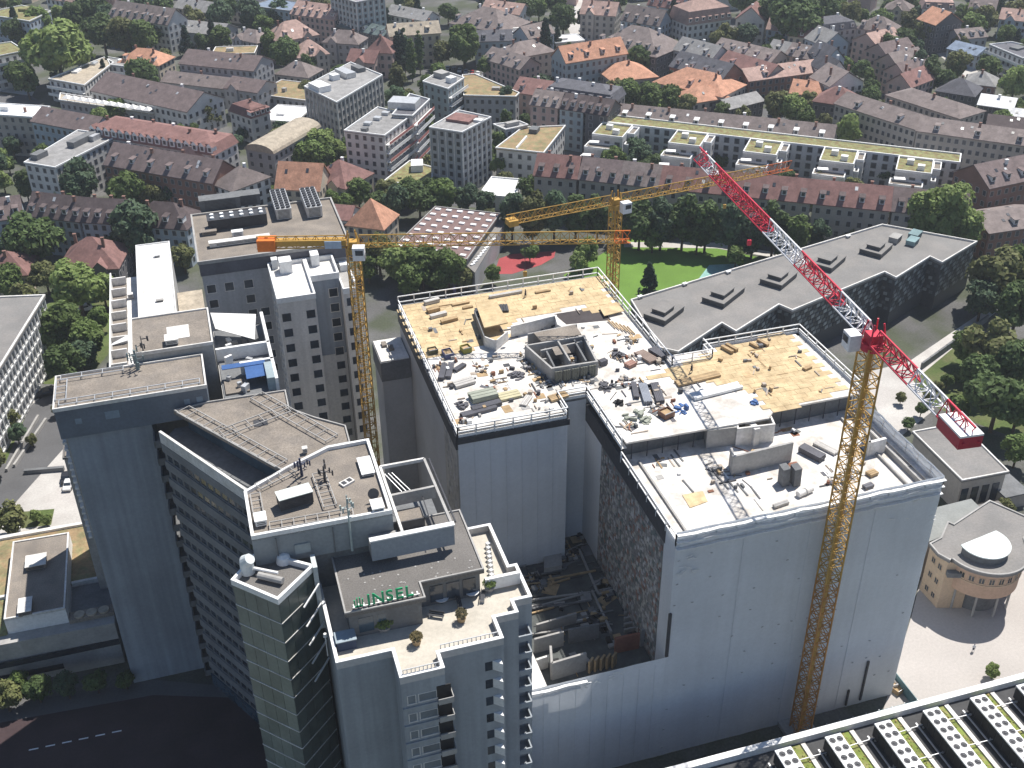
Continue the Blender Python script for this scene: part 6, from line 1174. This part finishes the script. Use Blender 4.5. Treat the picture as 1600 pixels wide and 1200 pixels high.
# terraced white block with finger wings
tb = thing('terraced_block', 'long white terraced block with green roofs and stepped finger wings', 'building', (0, 0, 0)); REFS.append(('the white terraced fingers', 1220, 235))
TH = 12.0; MBp = [P(948, 180, TH), P(1502, 242, TH), P(1500, 256, TH), P(944, 192, TH)]
MB().prism([(p.x, p.y) for p in MBp], 0, TH).build('wall', WM['white'], tb); MB().prism(inset([(p.x, p.y) for p in MBp], .4), TH, TH+.15).build('green_roof', RM['green'], tb); MB().ring([(p.x, p.y) for p in MBp], .4, TH, TH+.6).build('parapet', TRIM, tb)
g, f = MB(), MB(); fa, fb = MBp[3], MBp[2]; wall_windows(g, f, fa, fb, .5, TH, 3.4, 3.0, 1.6, 1.8); uu = (fb-fa).normalized(); vv = Vector((uu.y, -uu.x, 0))
for k, (px_, py_) in enumerate(((942, 193), (1058, 206), (1172, 219), (1288, 232), (1404, 246))):
    o = P(px_, py_, TH); o.z = 0
    for s_, (w0, w1, d0, d1, hh) in enumerate(((0, 11, 0, 13, TH), (-1.2, 9, 13, 18, TH-3), (-2.0, 7.5, 18, 22, TH-6), (11.02, 13.5, 0, 7, TH-.6), (11.02, 12.6, 7.02, 11, TH-3.2))):
        pp = [o+uu*w0+vv*d0, o+uu*w1+vv*d0, o+uu*w1+vv*d1, o+uu*w0+vv*d1]; pq = [(p.x, p.y) for p in pp]
        MB().prism(pq, 0, hh-.02*s_).build('finger_wall', WM['white'], tb); MB().prism(inset(pq, .35), hh, hh+.12).build('finger_roof', RM['green'] if s_ == 0 else GRAVEL, tb); MB().ring(pq, .35, hh, hh+.75).build('finger_parapet', TRIM, tb)
        for e_ in ((0, 3), (2, 1), (3, 2)): wall_windows(g, f, pq[e_[0]], pq[e_[1]], .5, hh-.3, 3.2, 3.0, 1.7, 1.7)
        if s_ == 0:
            for qx, qy in ((4, 5), (7.5, 9)): c = o+uu*qx+vv*qy; MB().rbox(c.x, c.y, TH+.1, 2.2, 1.8, 1.6, atan2(uu.y, uu.x)).build('roof_hatch', TRIM, tb)
        elif s_ < 3:
            c = o+uu*(w0+3)+vv*(d0+3); MB().rbox(c.x, c.y, hh+2.0, 3.4, 2.2, .1, atan2(uu.y, uu.x)+.2).build('awning', SHADEW, tb)
f.build('window_surrounds', SURR, tb, kind='stuff'); g.build('windows', GLASSF, tb, kind='stuff')
# long beige apartments upper right
H('gable', (1302, 162), (1432, 204), 13, 14, 3.2, 'beige', 'mauve', 'long beige apartment row with brown roof, left half', 'the long beige apartments', 2, 1, 'apartment block', 'apartment_block', pitch=2.3)
H('gable', (1430, 205), (1625, 232), 13, 14, 3.2, 'beige', 'mauve', 'long beige apartment row with brown roof, right half', 'the right half of the beige apartments', 3, 1, 'apartment block', 'apartment_block', pitch=2.3)
H('hip', (1382, 148), (1500, 186), 13, 15, 2.8, 'beige', 'mauve', 'beige apartment block with hipped brown roof behind the long row', 'the hipped beige apartments', 0, 1, 'apartment block', 'apartment_block', pitch=2.3)
H('gable', (1546, 296), (1640, 276), 14, 16, 5, 'brick', 'brown', 'brown brick block at the right edge above the trees', 'the brown brick block', 4, 1, 'apartment block', 'apartment_block')
H('gable', (1545, 366), (1640, 352), 9, 16, 3, 'brick', 'mauve', 'lower purple brown block at the right edge', 'the lower purple block', 1, 0, 'apartment block', 'apartment_block')
# ---- top right
H('gable', (1196, 46), (1232, 50), 9, 12, 5, 'blue', 'pink', 'pink roofed house at the left of the upper right quarter', 'the pink roofed house at upper right', 1, 1)
H('mansard', (1230, 56), (1274, 62), 10, 14, 6, 'cream', 'red', 'cream house with dark red mansard roof at upper right', 'the cream red mansard', 3, 1)
H('mansard', (1276, 52), (1340, 44), 12, 14, 5, 'grey', 'slate', 'slate mansard villa with white dormers at upper right', 'the slate mansard villa', 4, 2)
H('hip', (1336, 44), (1394, 52), 12, 14, 5, 'grey', 'mauve', 'mauve roofed villa right of the slate mansard', 'the mauve villa by the slate mansard', 3, 1)
H('gable', (1196, 80), (1226, 86), 8, 12, 4, 'blue', 'grey', 'bluish house with grey roof left of the gabled lane', None, 1, 1)
H('gable', (1225, 86), (1276, 96), 9, 13, 4, 'pink', 'mauve', 'mauve roofed house with chimneys left of the gabled lane', 'the mauve house left of the lane', 3, 2)
for i, (a, b, wl_, rf_, lab) in enumerate((((1286, 72), (1328, 66), 'blue', 'grey', 'pale blue gabled house, first of the gabled lane'), ((1290, 96), (1322, 92), 'blue', 'slate', 'slate gabled house, second of the gabled lane'), ((1294, 116), (1326, 112), 'white', 'slate', 'white slate gabled house, third of the gabled lane'), ((1296, 136), (1352, 128), 'white', 'mauve', 'mauve gabled house at the near end of the gabled lane'))):
    H('cross', a, b, 11, 14, 5, wl_, rf_, lab, 'the gabled lane' if i == 1 else None, 0, 2)
for i, (a, b, rf_, lab) in enumerate((((1330, 62), (1372, 74), 'pink', 'pink terrace house, first of the sloping terrace'), ((1350, 78), (1388, 90), 'brown', 'brown terrace house, second of the sloping terrace'), ((1366, 94), (1404, 106), 'mauve', 'mauve terrace house, third of the sloping terrace'), ((1378, 110), (1416, 122), 'brown', 'brown terrace house, fourth of the sloping terrace'), ((1384, 128), (1424, 138), 'red', 'red terrace house with chimneys, last of the sloping terrace'))):
    H('cross', a, b, 9, 18, 4.5, 'pink', rf_, lab, 'the sloping terrace' if i == 2 else None, 0, 3)
H('cross', (1462, 40), (1506, 34), 13, 13, 5, 'dark', 'orange', 'tall dark house with orange gable roof at the top right', 'the tall dark orange roofed house', 0, 1)
H('mansard', (1440, 14), (1494, 16), 10, 13, 5, 'white', 'pink', 'white house with pink roof at the top edge on the right', 'the pink right top house', 3, 1)
H('gable', (1500, 62), (1545, 58), 8, 12, 3, 'grey', 'mauve', 'mauve roofed house with white dormers at upper far right', 'the mauve far right house', 3, 1)
H('gable', (1478, 76), (1526, 88), 6, 13, 2.5, 'blue', 'blue', 'blue roofed hall at upper right', 'the blue roofed hall', 0, 0, 'hall', 'long_hall')
FB([(1545, 70), (1580, 66), (1640, 80), (1598, 92)], 12, 'white', 'slate', 'white modern villa with dark flat roof at the right edge', 'the white modern villa', ((1590, 76, 6, 4, .8, 'd'),), ((((1545, 70), (1598, 92)), TRIM),))
H('hip', (1460, 142), (1524, 152), 6, 14, 4.5, 'dark', 'slate', 'slate hipped bungalow right of the hipped apartments', 'the slate bungalow', 0, 1)
H('hip', (1506, 130), (1556, 136), 7, 13, 4, 'brick', 'grey', 'grey hipped house with brick walls at far right', 'the grey brick house', 0, 1)
H('gable', (1526, 164), (1584, 172), 6, 14, 2.5, 'dark', 'white', 'low house with shining pale roof at far right', 'the shining pale roof', 0, 1)
H('gable', (1572, 184), (1620, 190), 6, 10, 2.5, 'brick', 'white', 'small shed with pale roof at the right edge', None, 0, 0)
H('gable', (1540, 196), (1610, 204), 6, 12, 2.5, 'brick', 'dbrown', 'dark brown roofed shed below the shining pale roof', 'the dark brown shed', 0, 0)
H('hip', (1398, 92), (1440, 98), 8, 12, 4.5, 'grey', 'mauve', 'mauve villa hidden among dark trees right of the terrace', None, 0, 1)
H('gable', (1560, 30), (1620, 36), 9, 12, 4, 'blue', 'pink', 'pinkish roofed house in the top right corner', 'the top right corner house', 2, 1)
H('gable', (1512, 14), (1556, 18), 9, 12, 4, 'white', 'mauve', 'mauve roofed house left of the top right corner', None, 2, 1)
H('hip', (1380, 14), (1424, 18), 9, 12, 4, 'cream', 'mauve', 'mauve hipped house at the top edge above the villas', None, 1, 1)
# ---- row beyond the top edge, seen only as roofs or from a step aside
rnd = random.Random(77); BEY = ('brown', 'mauve', 'red', 'pink', 'slate', 'orange'); _seen = set()
for i in range(26):
    x = -60+66*i; y = -16-rnd.uniform(0, 20); k = BEY[i % 6]; rf_ = [q_ for q_ in sorted(REFS, key=lambda q_: (q_[1]-x)**2+(q_[2]-y)**2) if q_[0] not in _seen][0]; _seen.add(rf_[0])
    H('gable' if i % 3 else 'hip', (x, y), (x+38, y+rnd.uniform(-4, 6)), rnd.uniform(8, 11), 12, 4.5, rnd.choice(('white', 'cream', 'grey', 'pink')), k, '%s roofed house at the top edge beyond %s' % (k, rf_[0]), None, rnd.choice((0, 2, 3)), 1, wins=False)
FB([(94, 146), (244, 168), (240, 178), (92, 157)], 7.6, 'grey', 'tan', 'low flat hall carrying a row of white parasols behind the plain brown block', None)
# row of white market parasols behind the plain brown block
for i in range(12):
    t = thing('white_parasol', 'white square parasol, %s from the left in the row behind the plain brown block' % ('first', 'second', 'third', 'fourth', 'fifth', 'sixth', 'seventh', 'eighth', 'ninth', 'tenth', 'eleventh', 'last')[i], 'parasol', P(104+11.5*i, 150+1.7*i, 10.2)-Vector((0, 0, 2.6)), .2, 'white parasols in a row')
    MB().tube((0, 0, 0), (0, 0, 2.9), .08, 6).build('pole', STEEL, t, local=True); MB().tube((0, 0, 2.0), (0, 0, 3.2), 2.3, 4, .1).build('canopy', SHADEW, t, local=True)
# streets between the blocks
STREETS = []
def pstreet(px, z, mat):
    STREETS.append([(q_.x, q_.y) for q_ in (P(x, y, 0) for x, y in px)]); return psheet('street', px, z, mat)
pstreet([(860, -10), (905, -10), (930, 40), (945, 120), (905, 120), (890, 50)], .02, PAVE)
pstreet([(660, 108), (830, 120), (960, 150), (960, 160), (820, 132), (660, 118)], .022, ASPH)
pstreet([(1500, 255), (1560, 300), (1545, 400), (1530, 380), (1530, 310), (1480, 262)], .02, PAVE)
pstreet([(1160, 160), (1230, 180), (1320, 260), (1500, 300), (1500, 312), (1300, 276), (1210, 190)], .02, ASPH)
pstreet([(1430, 60), (1475, 60), (1520, 100), (1560, 160), (1545, 165), (1500, 110)], .02, PAVE)
pstreet([(1270, 60), (1285, 60), (1292, 160), (1270, 160)], .02, ASPH)
pstreet([(-40, 145), (50, 150), (180, 245), (330, 300), (320, 310), (150, 262), (-40, 170)], .02, ASPH)
pstreet([(0, 110), (60, 130), (50, 150), (-20, 140)], .024, PAVE)
pstreet([(600, 300), (830, 318), (1100, 338), (1540, 372), (1540, 384), (1100, 352), (830, 332), (600, 312)], .02, ASPH)
# ================================================================== TREES
def crown_mesh(name, seed, shape, leafs, nb, mat, leaf=.085):
    "leaf sized faces spread over many small clumps; unit radius, foot of crown at z=0"
    rnd = random.Random(seed); mb = MB(); bl = []
    for i in range(nb):
        while True:
            p = Vector((rnd.uniform(-1, 1), rnd.uniform(-1, 1), rnd.uniform(-1, 1)))
            if .2 < p.length < 1: break
        if shape == 'round': c = Vector((p.x*.74, p.y*.74, 1.0+p.z*.72)); r = rnd.uniform(.22, .40)
        elif shape == 'broad': c = Vector((p.x*.80, p.y*.80, .78+p.z*.52)); r = rnd.uniform(.20, .36)
        elif shape == 'tall': c = Vector((p.x*.62, p.y*.62, 1.45+p.z*1.2)); r = rnd.uniform(.24, .40)
        elif shape == 'poplar': c = Vector((p.x*.5, p.y*.5, 3.2+p.z*3.0)); r = rnd.uniform(.3, .5)*(1.1-abs(c.z-2.6)/6)
        else:
            z = rnd.uniform(0, 3.3); k = (1-z/3.5); a = rnd.uniform(0, 6.28); c = Vector((cos(a)*.68*k, sin(a)*.68*k, z)); r = .12+.26*k
        bl.append((c, r))
    for i in range(leafs):
        c, r = bl[i % nb]; a = rnd.uniform(0, 6.28); z = rnd.uniform(-.55, 1); s = sqrt(max(0, 1-z*z)); d = Vector((s*cos(a), s*sin(a), z)); p = c+d*r*rnd.uniform(.72, 1.12)
        n = (d+Vector((rnd.gauss(0, .45), rnd.gauss(0, .45), rnd.gauss(0, .45)+.25))).normalized(); u = n.orthogonal().normalized(); v = n.cross(u); t = rnd.uniform(0, 6.28); u, v = u*cos(t)+v*sin(t), v*cos(t)-u*sin(t); q = leaf*rnd.uniform(.6, 1.5)
        mb.poly([p-u*q-v*q*.55, p+u*q-v*q*.55, p+u*q*.9+v*q*.55, p-u*q*.9+v*q*.55])
    return mb.mesh(name, mat)
def trunk_mesh(seed, h):
    rnd = random.Random(seed); mb = MB(); mb.tube((0, 0, -1.0), (0, 0, h), .085, 7, .045)
    for i in range(6):
        a = rnd.uniform(0, 6.28); z = h*rnd.uniform(.3, .8); mb.tube((0, 0, z), (cos(a)*.5, sin(a)*.5, z+rnd.uniform(.3, .7)), .04, 5, .015)
    return mb.mesh('trunk', BARK)
CR = {'r': [('round', s) for s in (1, 2, 3)], 'b': [('broad', s) for s in (4, 5)], 't': [('tall', s) for s in (6, 7)], 'p': [('poplar', 8)], 'c': [('conifer', 9), ('conifer', 10)]}
HT = {'r': 1.75, 'b': 1.35, 't': 2.7, 'p': 6.0, 'c': 3.5}; _crowns = {}; _trunks = {k: trunk_mesh(i, HT[k]*.6) for i, k in enumerate(HT)}
def crown(kind, tone, var):
    key = (kind, tone, var % len(CR[kind]))
    if key not in _crowns:
        sh_, sd_ = CR[kind][key[2]]; _crowns[key] = crown_mesh('crown', sd_*10+tone, sh_, 3600 if kind in 'rbt' else 3000, {'r': 34, 'b': 44, 't': 40, 'p': 46, 'c': 60}[kind], LEAF[tone if kind != 'c' else 5], .085 if kind != 'p' else .13)
    return _crowns[key]
_used = {}; _tn = [0]; TPOS = []
ADJ = {'r': 'round', 'b': 'broad', 't': 'tall', 'p': 'slim poplar', 'c': 'pointed conifer'}; TONE = ('dark green', 'mid green', 'bright green', 'olive green', 'bluish green', 'blackish green')
def relation(dx, dy): return ('right of' if dx > 0 else 'left of') if abs(dx) > abs(dy)*1.4 else ('behind' if dy < 0 else 'in front of')
def tree(cx, cy, rpx, kind='r', tone=0, base=0.0, label=None):
    "crown centre and radius as surveyed; stands on the ground"
    z = 6.0
    for _ in range(4):
        p = P(cx, cy, z); k = PX(p)[2]; r = rpx*k/FPX; z = base+r*(.55+HT[kind]*.5)
    p = P(cx, cy, z); _tn[0] += 1; v = _tn[0]; r *= 1.15; TPOS.append((p.x, p.y, r))
    if label is None:
        best = sorted(REFS, key=lambda q_: (q_[1]-cx)**2+2.2*(q_[2]-cy)**2)[:7]; size = 'small' if r < 3.6 else ('large' if r > 6.5 else 'mid sized'); nm = 'tree' if kind not in 'pc' else ''
        cands = ['%s %s %s %s %s' % (TONE[tone], ADJ[kind], nm, relation(cx-q_[1], cy-q_[2]), q_[0]) for q_ in best[:2]] + ['%s %s %s %s %s %s' % (size, TONE[tone], ADJ[kind], nm, relation(cx-q_[1], cy-q_[2]), q_[0]) for q_ in best[:3]]
        cands += ['%s %s %s between %s and %s' % (TONE[tone], ADJ[kind], nm, best[i][0], best[j][0]) for i in range(4) for j in range(i+1, 5)]
        for c in cands:
            c = ' '.join(c.split())
            if c not in _used and len(c.split()) <= 16: label = c; break
        if label is None: label = ' '.join(cands[0].split())
    _used[label] = 1
    t = thing({'r': 'tree', 'b': 'broad_tree', 't': 'tall_tree', 'p': 'poplar_tree', 'c': 'conifer_tree'}[kind], label, 'tree', (p.x, p.y, base), 0, {'p': 'poplar trees', 'c': 'conifer trees'}.get(kind, 'broadleaf trees'))
    a = (v*2.399) % 6.283; sc = (r, r*(.92+.16*((v*37) % 10)/10), r*(.94+.14*((v*53) % 10)/10))
    o = inst(crown(kind, tone, v), 'crown', t, (0, 0, r*.45), a, world=False, scale=sc); inst(_trunks[kind], 'trunk', t, (0, 0, r*.45), a, world=False, scale=(r, r, r*.9))
    return t
TREES = '''88 80 47 b 2;40 128 20 r 1;22 118 16 r 0;160 52 26 r 0;192 58 24 r 1;225 62 22 r 1;250 52 18 r 0;290 62 11 c 5;332 56 12 c 5;318 66 14 r 0;345 62 16 r 1;222 120 24 r 0;258 92 12 r 1;188 172 20 b 1;125 288 28 r 1;98 300 18 r 2;
345 28 20 r 1;300 34 18 r 1;392 30 22 r 0;212 18 26 r 0;142 14 26 r 0;170 32 18 r 0;118 30 20 r 0;4 284 14 r 2;200 304 28 r 1;238 312 18 r 1;265 304 18 r 1;52 376 38 r 0;212 366 36 r 0;20 392 24 r 0;120 448 36 r 2;160 452 22 r 2;92 520 34 r 1;132 532 28 r 1;100 572 28 r 0;14 446 24 r 1;70 432 22 r 1;286 404 18 r 1;178 390 20 r 0;60 352 14 r 0;
312 350 14 r 1;40 470 22 r 1;155 500 16 r 1;128 560 22 r 0;445 86 22 r 0;632 82 9 p 0;655 84 9 p 0;643 96 9 p 1;725 74 26 r 1;500 226 26 r 2;482 246 22 r 1;525 238 18 r 2;466 232 18 r 1;505 250 18 r 1;552 24 22 r 1;480 100 14 r 0;440 24 20 r 0;412 44 16 r 1;560 304 18 r 1;588 316 18 r 0;602 300 18 r 1;
880 32 20 r 0;820 20 18 r 0;842 14 14 r 1;920 30 16 r 0;620 318 24 r 0;655 312 24 r 0;692 308 22 r 1;728 312 20 r 0;758 318 18 r 0;640 300 18 r 1;676 296 16 r 0;592 398 26 r 1;622 410 28 r 2;660 420 28 r 1;700 424 26 r 1;640 440 22 r 1;684 440 18 r 0;575 420 18 r 1;726 436 16 r 1;800 338 22 t 0;832 342 24 t 1;866 340 23 t 0;900 338 22 t 0;934 340 20 t 0;980 344 20 t 0;
1000 350 24 t 0;1034 350 24 t 0;1068 348 25 t 0;1104 352 25 t 0;1142 358 26 t 0;1178 364 24 t 0;1210 360 24 t 0;1246 370 22 t 1;1280 376 18 t 0;1090 372 20 r 0;1020 372 18 r 1;1160 384 18 r 0;985 330 20 r 0;1060 330 18 r 0;1130 338 20 r 0;1210 340 20 r 0;918 396 18 r 2;1014 440 17 c 5;1150 402 14 r 1;905 412 14 r 2;1225 392 14 r 1;
1472 344 36 t 2;1436 352 28 t 2;1508 362 28 t 2;1494 330 26 t 2;1560 434 40 r 1;1590 486 34 r 0;1545 545 38 r 1;1582 566 36 r 0;1530 590 28 r 0;1560 626 42 r 0;1592 640 30 r 1;1510 545 22 r 1;1590 706 22 r 1;1535 470 26 r 0;1596 420 26 r 1;1440 640 10 r 0;1420 662 9 r 0;1408 622 8 r 1;1500 640 16 r 1;
1246 32 36 r 0;1216 20 30 r 0;1282 22 26 r 0;1330 20 18 r 1;1376 36 16 r 1;1420 34 14 r 1;1392 76 18 r 0;1410 66 18 r 0;1450 52 18 r 1;1436 108 16 t 0;1456 118 18 t 0;1474 128 18 r 0;1442 136 14 r 1;1498 100 18 r 1;1545 110 16 r 1;1586 132 22 r 2;1572 64 16 r 1;1520 44 18 r 1;1540 30 18 r 1;1500 70 12 r 1;1592 22 20 r 1;1320 104 12 r 1;1345 112 14 r 0;1362 136 12 r 0;1242 172 20 r 2;1214 168 20 r 1;1324 208 20 r 2;1350 206 14 r 2;
1120 66 14 r 1;1000 96 20 r 0;982 150 22 r 1;1012 156 20 r 1;1046 158 18 r 1;1074 164 16 r 1;964 146 18 r 1;1142 138 12 r 1;1262 160 14 r 1;1002 52 16 r 0;1136 58 16 r 1;1192 20 16 r 1;1166 58 16 r 0;1020 58 14 r 1;1214 70 12 r 1;1420 8 16 r 0;1464 6 14 r 1;1556 8 18 r 0;1300 8 20 r 0;1160 4 18 r 1;1048 6 14 r 0;868 8 16 r 0;700 20 14 r 0;640 14 14 r 1;500 10 14 r 1;360 12 16 r 0;250 14 18 r 0;60 40 20 r 1;24 52 18 r 0;780 76 12 r 1;690 84 16 r 1;
916 212 10 t 1;935 204 10 t 0;890 205 9 r 1;1380 274 14 r 0;1520 250 12 r 1;1566 190 14 r 1;1600 230 16 r 0;1480 168 12 r 0;10 660 18 r 1;26 678 14 r 0;50 688 9 r 1;90 640 9 r 1;14 812 24 r 1;55 806 9 r 2;72 812 9 r 2;8 1090 22 r 1;58 1078 20 r 0;104 1074 18 r 0;150 1066 17 r 0;196 1064 13 r 0;30 1066 14 r 1;-10 720 20 r 1;1552 1050 11 r 2;1570 796 14 r 1;1590 820 16 r 2;1450 620 8 r 1;1464 606 9 r 1;1480 596 9 r 1;1496 588 9 r 1;
820 190 10 r 0;842 196 9 r 0;600 262 10 r 1;1128 176 12 r 1;1160 182 12 r 1;1288 190 12 r 1;1400 120 12 r 0;1260 120 10 r 0;1222 118 10 r 1;1098 48 12 r 1;390 150 10 r 0;336 186 10 r 1;300 204 10 r 1;380 210 9 r 0;20 232 14 r 0;12 204 12 r 0;446 282 12 r 1;540 320 14 r 1;1330 372 14 r 1;765 345 16 r 1;750 372 14 r 0;770 430 12 r 1;828 395 12 r 1'''
for ln in TREES.replace('\n', '').split(';'):
    a = ln.split(); tn = int(a[4]); _k = int(float(a[0])*7+float(a[1])*3); tree(float(a[0]), float(a[1]), float(a[2]), a[3], {0: (0, 0, 4)[_k % 3], 1: (1, 1, 3, 4)[_k % 4], 2: 2, 5: 5}[tn])
# gardens: further trees wherever the plots between the houses leave room
rnd = random.Random(5); k = 0
def blocked(x, y, m):
    for pg in FOOT:
        if inpoly(x, y, inset(pg, -m)): return True
    for pg in STREETS:
        if inpoly(x, y, pg): return True
    return any(hypot(x-a, y-b) < (c+m)*.62 for a, b, c in TPOS)
for _ in range(3600):
    if k >= 260: break
    cx, cy_ = rnd.uniform(-20, 1620), rnd.uniform(2, 335)**1.0
    if 540 < cx < 830 and cy_ > 300: continue
    p = P(cx, cy_+8, 0); r = rnd.uniform(2.2, 4.4)
    if blocked(p.x, p.y, r*.55): continue
    tree(cx, cy_, r*FPX/PX((p.x, p.y, 4))[2], rnd.choice('rrbrtrc' if cy_ < 140 else 'rrbt'), rnd.choice((0, 0, 1, 1, 2, 3, 4))); k += 1
# ================================================================== VEHICLES
def car_meshes():
    mb = MB(); prof = [(-2.1, .35), (-2.15, .75), (-1.7, .95), (-1.1, 1.0), (-.55, 1.45), (.9, 1.48), (1.65, 1.0), (2.1, .92), (2.15, .4)]
    n = len(prof); k = 0
    for y, s_ in ((-.82, 1), (-.86, 1), (.86, 1), (.82, 1)): mb.v += [(x, y*(.86 if z > 1.2 else 1), z) for x, z in prof]
    for r in range(3):
        for i in range(n-1): mb.f.append((r*n+i, r*n+i+1, (r+1)*n+i+1, (r+1)*n+i)); mb.m.append(0)
        mb.f.append((r*n+n-1, r*n, (r+1)*n, (r+1)*n+n-1)); mb.m.append(0)
    mb.f.append(tuple(range(n))); mb.f.append(tuple(reversed(range(3*n, 4*n)))); mb.m += [0, 0]
    gl = MB(); gl.obox((-1.05, -.68, 1.03), (0, 1.36, 0), (.46, 0, .38), (-.05, 0, .04)); gl.obox((1.6, -.68, 1.04), (0, 1.36, 0), (-.62, 0, .36), (.04, 0, .05))
    for y in (-.87, .8): gl.box(-.7, 1.1, y, y+.07, 1.05, 1.38)
    wh = MB().tube((0, -.1, 0), (0, .1, 0), .32, 14)
    return mb, gl, wh
_c, _g, _w = car_meshes(); gl_me = _g.mesh('windows', GLASS); wh_me = _w.mesh('wheel', BLACK); _cm = {}
def car(label, px, py, rz, colr, cat='car', s=1.0, van=False):
    t = thing('parked_van' if van else 'parked_car', label, cat, P(px, py, .035), rz)
    key = colr
    if key not in _cm: _cm[key] = _c.mesh('body', M('car_paint_%d' % len(_cm), colr, .3, .05, spec=.5))
    inst(_cm[key], 'body', t, (0, 0, 0), world=False, scale=(1.1, 1.05, 1.5) if van else None); inst(gl_me, 'windows', t, (0, 0, 0), world=False, scale=(1.1, 1.06, 1.5) if van else None)
    for x in (-1.35, 1.35):
        for y in (-.78, .78): inst(wh_me, 'wheel', t, (x, y, .32), world=False)
W_, K_, S_, R_ = (.75, .75, .75), (.03, .03, .035), (.4, .41, .43), (.35, .04, .04)
car('white car on the drive below the gridded office', 42, 622, .1, W_); car('dark car beside the white car near the slab roof', 72, 618, .15, K_); car('white van on the garden path left of the flat wing', 132, 487, .2, W_, 'van', 1, True); car('white car at the foot of the slab', 108, 760, 1.4, W_); car('dark car behind the white one at the slab foot', 104, 750, 1.5, K_)
car('pale car on the left courtyard lawn edge', 17, 646, .1, W_)
for i in range(15):
    c = (W_, S_, K_, W_, S_, R_)[i % 6]; nm = {W_: 'white', S_: 'silver', K_: 'black', R_: 'red'}[c]
    car('%s parked car, %s in the car park below the bright tree' % (nm, ('first', 'second', 'third', 'fourth', 'fifth', 'sixth', 'seventh', 'eighth', 'ninth', 'tenth', 'eleventh', 'twelfth', 'thirteenth', 'fourteenth', 'last')[i]), 690+9.5*i, 107+1.7*i, 1.2, c)
for i, (x, y, c, lab) in enumerate(((897, 20, W_, 'white car at the far end of the upper street'), (903, 34, K_, 'black car on the upper street'), (908, 48, W_, 'white car halfway down the upper street'), (914, 62, S_, 'silver car on the upper street'), (921, 80, W_, 'white car at the near end of the upper street'), (1540, 300, W_, 'white car on the lane at the right edge'), (1534, 330, K_, 'black car on the lane at the right edge'), (1500, 108, W_, 'white car on the top right lane'), (1515, 122, S_, 'silver car on the top right lane'))): car(lab, x, y, 1.3, c)
# ================================================================== PEOPLE
def person(label, px, py, z, rz, top, legs, h=1.75):
    t = thing('person', label, 'person', P(px, py, z), rz); me = bpy.data.meshes.new('body')
    J = [(0, 0, .95), (0, 0, 1.2), (0, 0, 1.42), (0, 0, 1.52), (0, .01, 1.66), (.18, 0, 1.4), (.24, .05, 1.13), (.22, -.08, .9), (-.18, 0, 1.4), (-.24, -.06, 1.13), (-.22, .1, .92), (.1, 0, .9), (.11, -.12, .5), (.11, -.02, .08), (.11, -.16, .04), (-.1, 0, .9), (-.11, .1, .5), (-.11, .26, .1), (-.11, .14, .04), (.2, -.14, .83), (-.2, .14, .84)]
    Ed = [(0, 1), (1, 2), (2, 3), (3, 4), (2, 5), (5, 6), (6, 7), (2, 8), (8, 9), (9, 10), (0, 11), (11, 12), (12, 13), (13, 14), (0, 15), (15, 16), (16, 17), (17, 18), (7, 19), (10, 20)]
    me.from_pydata(J, Ed, []); o = bpy.data.objects.new('body', me); COL.objects.link(o); o.parent = t; md = o.modifiers.new('skin', 'SKIN'); rad = [.15, .15, .13, .06, .11, .07, .05, .04, .07, .05, .04, .1, .07, .05, .04, .1, .07, .05, .04, .035, .035]
    for i, r in enumerate(rad): me.skin_vertices[0].data[i].radius = (r, r); me.skin_vertices[0].data[i].use_root = (i == 0)
    o.modifiers.new('sub', 'SUBSURF').levels = 1; o.modifiers['sub'].render_levels = 2
    me.materials.append(top)
    MB().tube((0, 0, 1.70), (0, .02, 1.79), .115, 10, .06).build('hair', legs, t, local=True)
    MB().tube((0, 0, .55), (0, 0, .98), .19, 10, .165).build('trousers_top', legs, t, local=True)
CW = M('cloth_white', (.6, .62, .66), .9); CD = M('cloth_dark', (.05, .05, .07), .9); CO = M('cloth_orange', (.7, .22, .03), .9); CN = M('cloth_blue', (.12, .12, .28), .9)
person('person in pale clothes walking on the plaza by the round building shadow', 1520, 1018, .03, 2.6, CW, CD)
person('worker in violet blue standing at the back rail of the left deck', 710, 460, ZD, 0, CN, CD); person('worker in dark clothes on the left plywood deck near the back rail', 821, 465, ZD, 1, CD, CD); person('worker in orange beside the concrete core', 925, 583, ZD, 2, CO, CD); person('worker in dark clothes beside the steel on the white slab', 1080, 583, ZD, .5, CD, CD)
# ------------------------------------------------------------------ air
hz = MB().box(-4100, 4100, -500, 7100, -1.0, 150.0)
m = bpy.data.materials.new('air'); m.use_nodes = True; t_ = m.node_tree; t_.nodes.clear(); o_ = t_.nodes.new('ShaderNodeOutputMaterial'); v_ = t_.nodes.new('ShaderNodeVolumePrincipled')
v_.inputs['Color'].default_value = (.86, .91, 1, 1); v_.inputs['Density'].default_value = 0.00016; v_.inputs['Anisotropy'].default_value = 0.2; t_.links.new(v_.outputs[0], o_.inputs['Volume'])
tag(hz.build('haze', m), kind='stuff')
SC.cycles.volume_bounces = 0
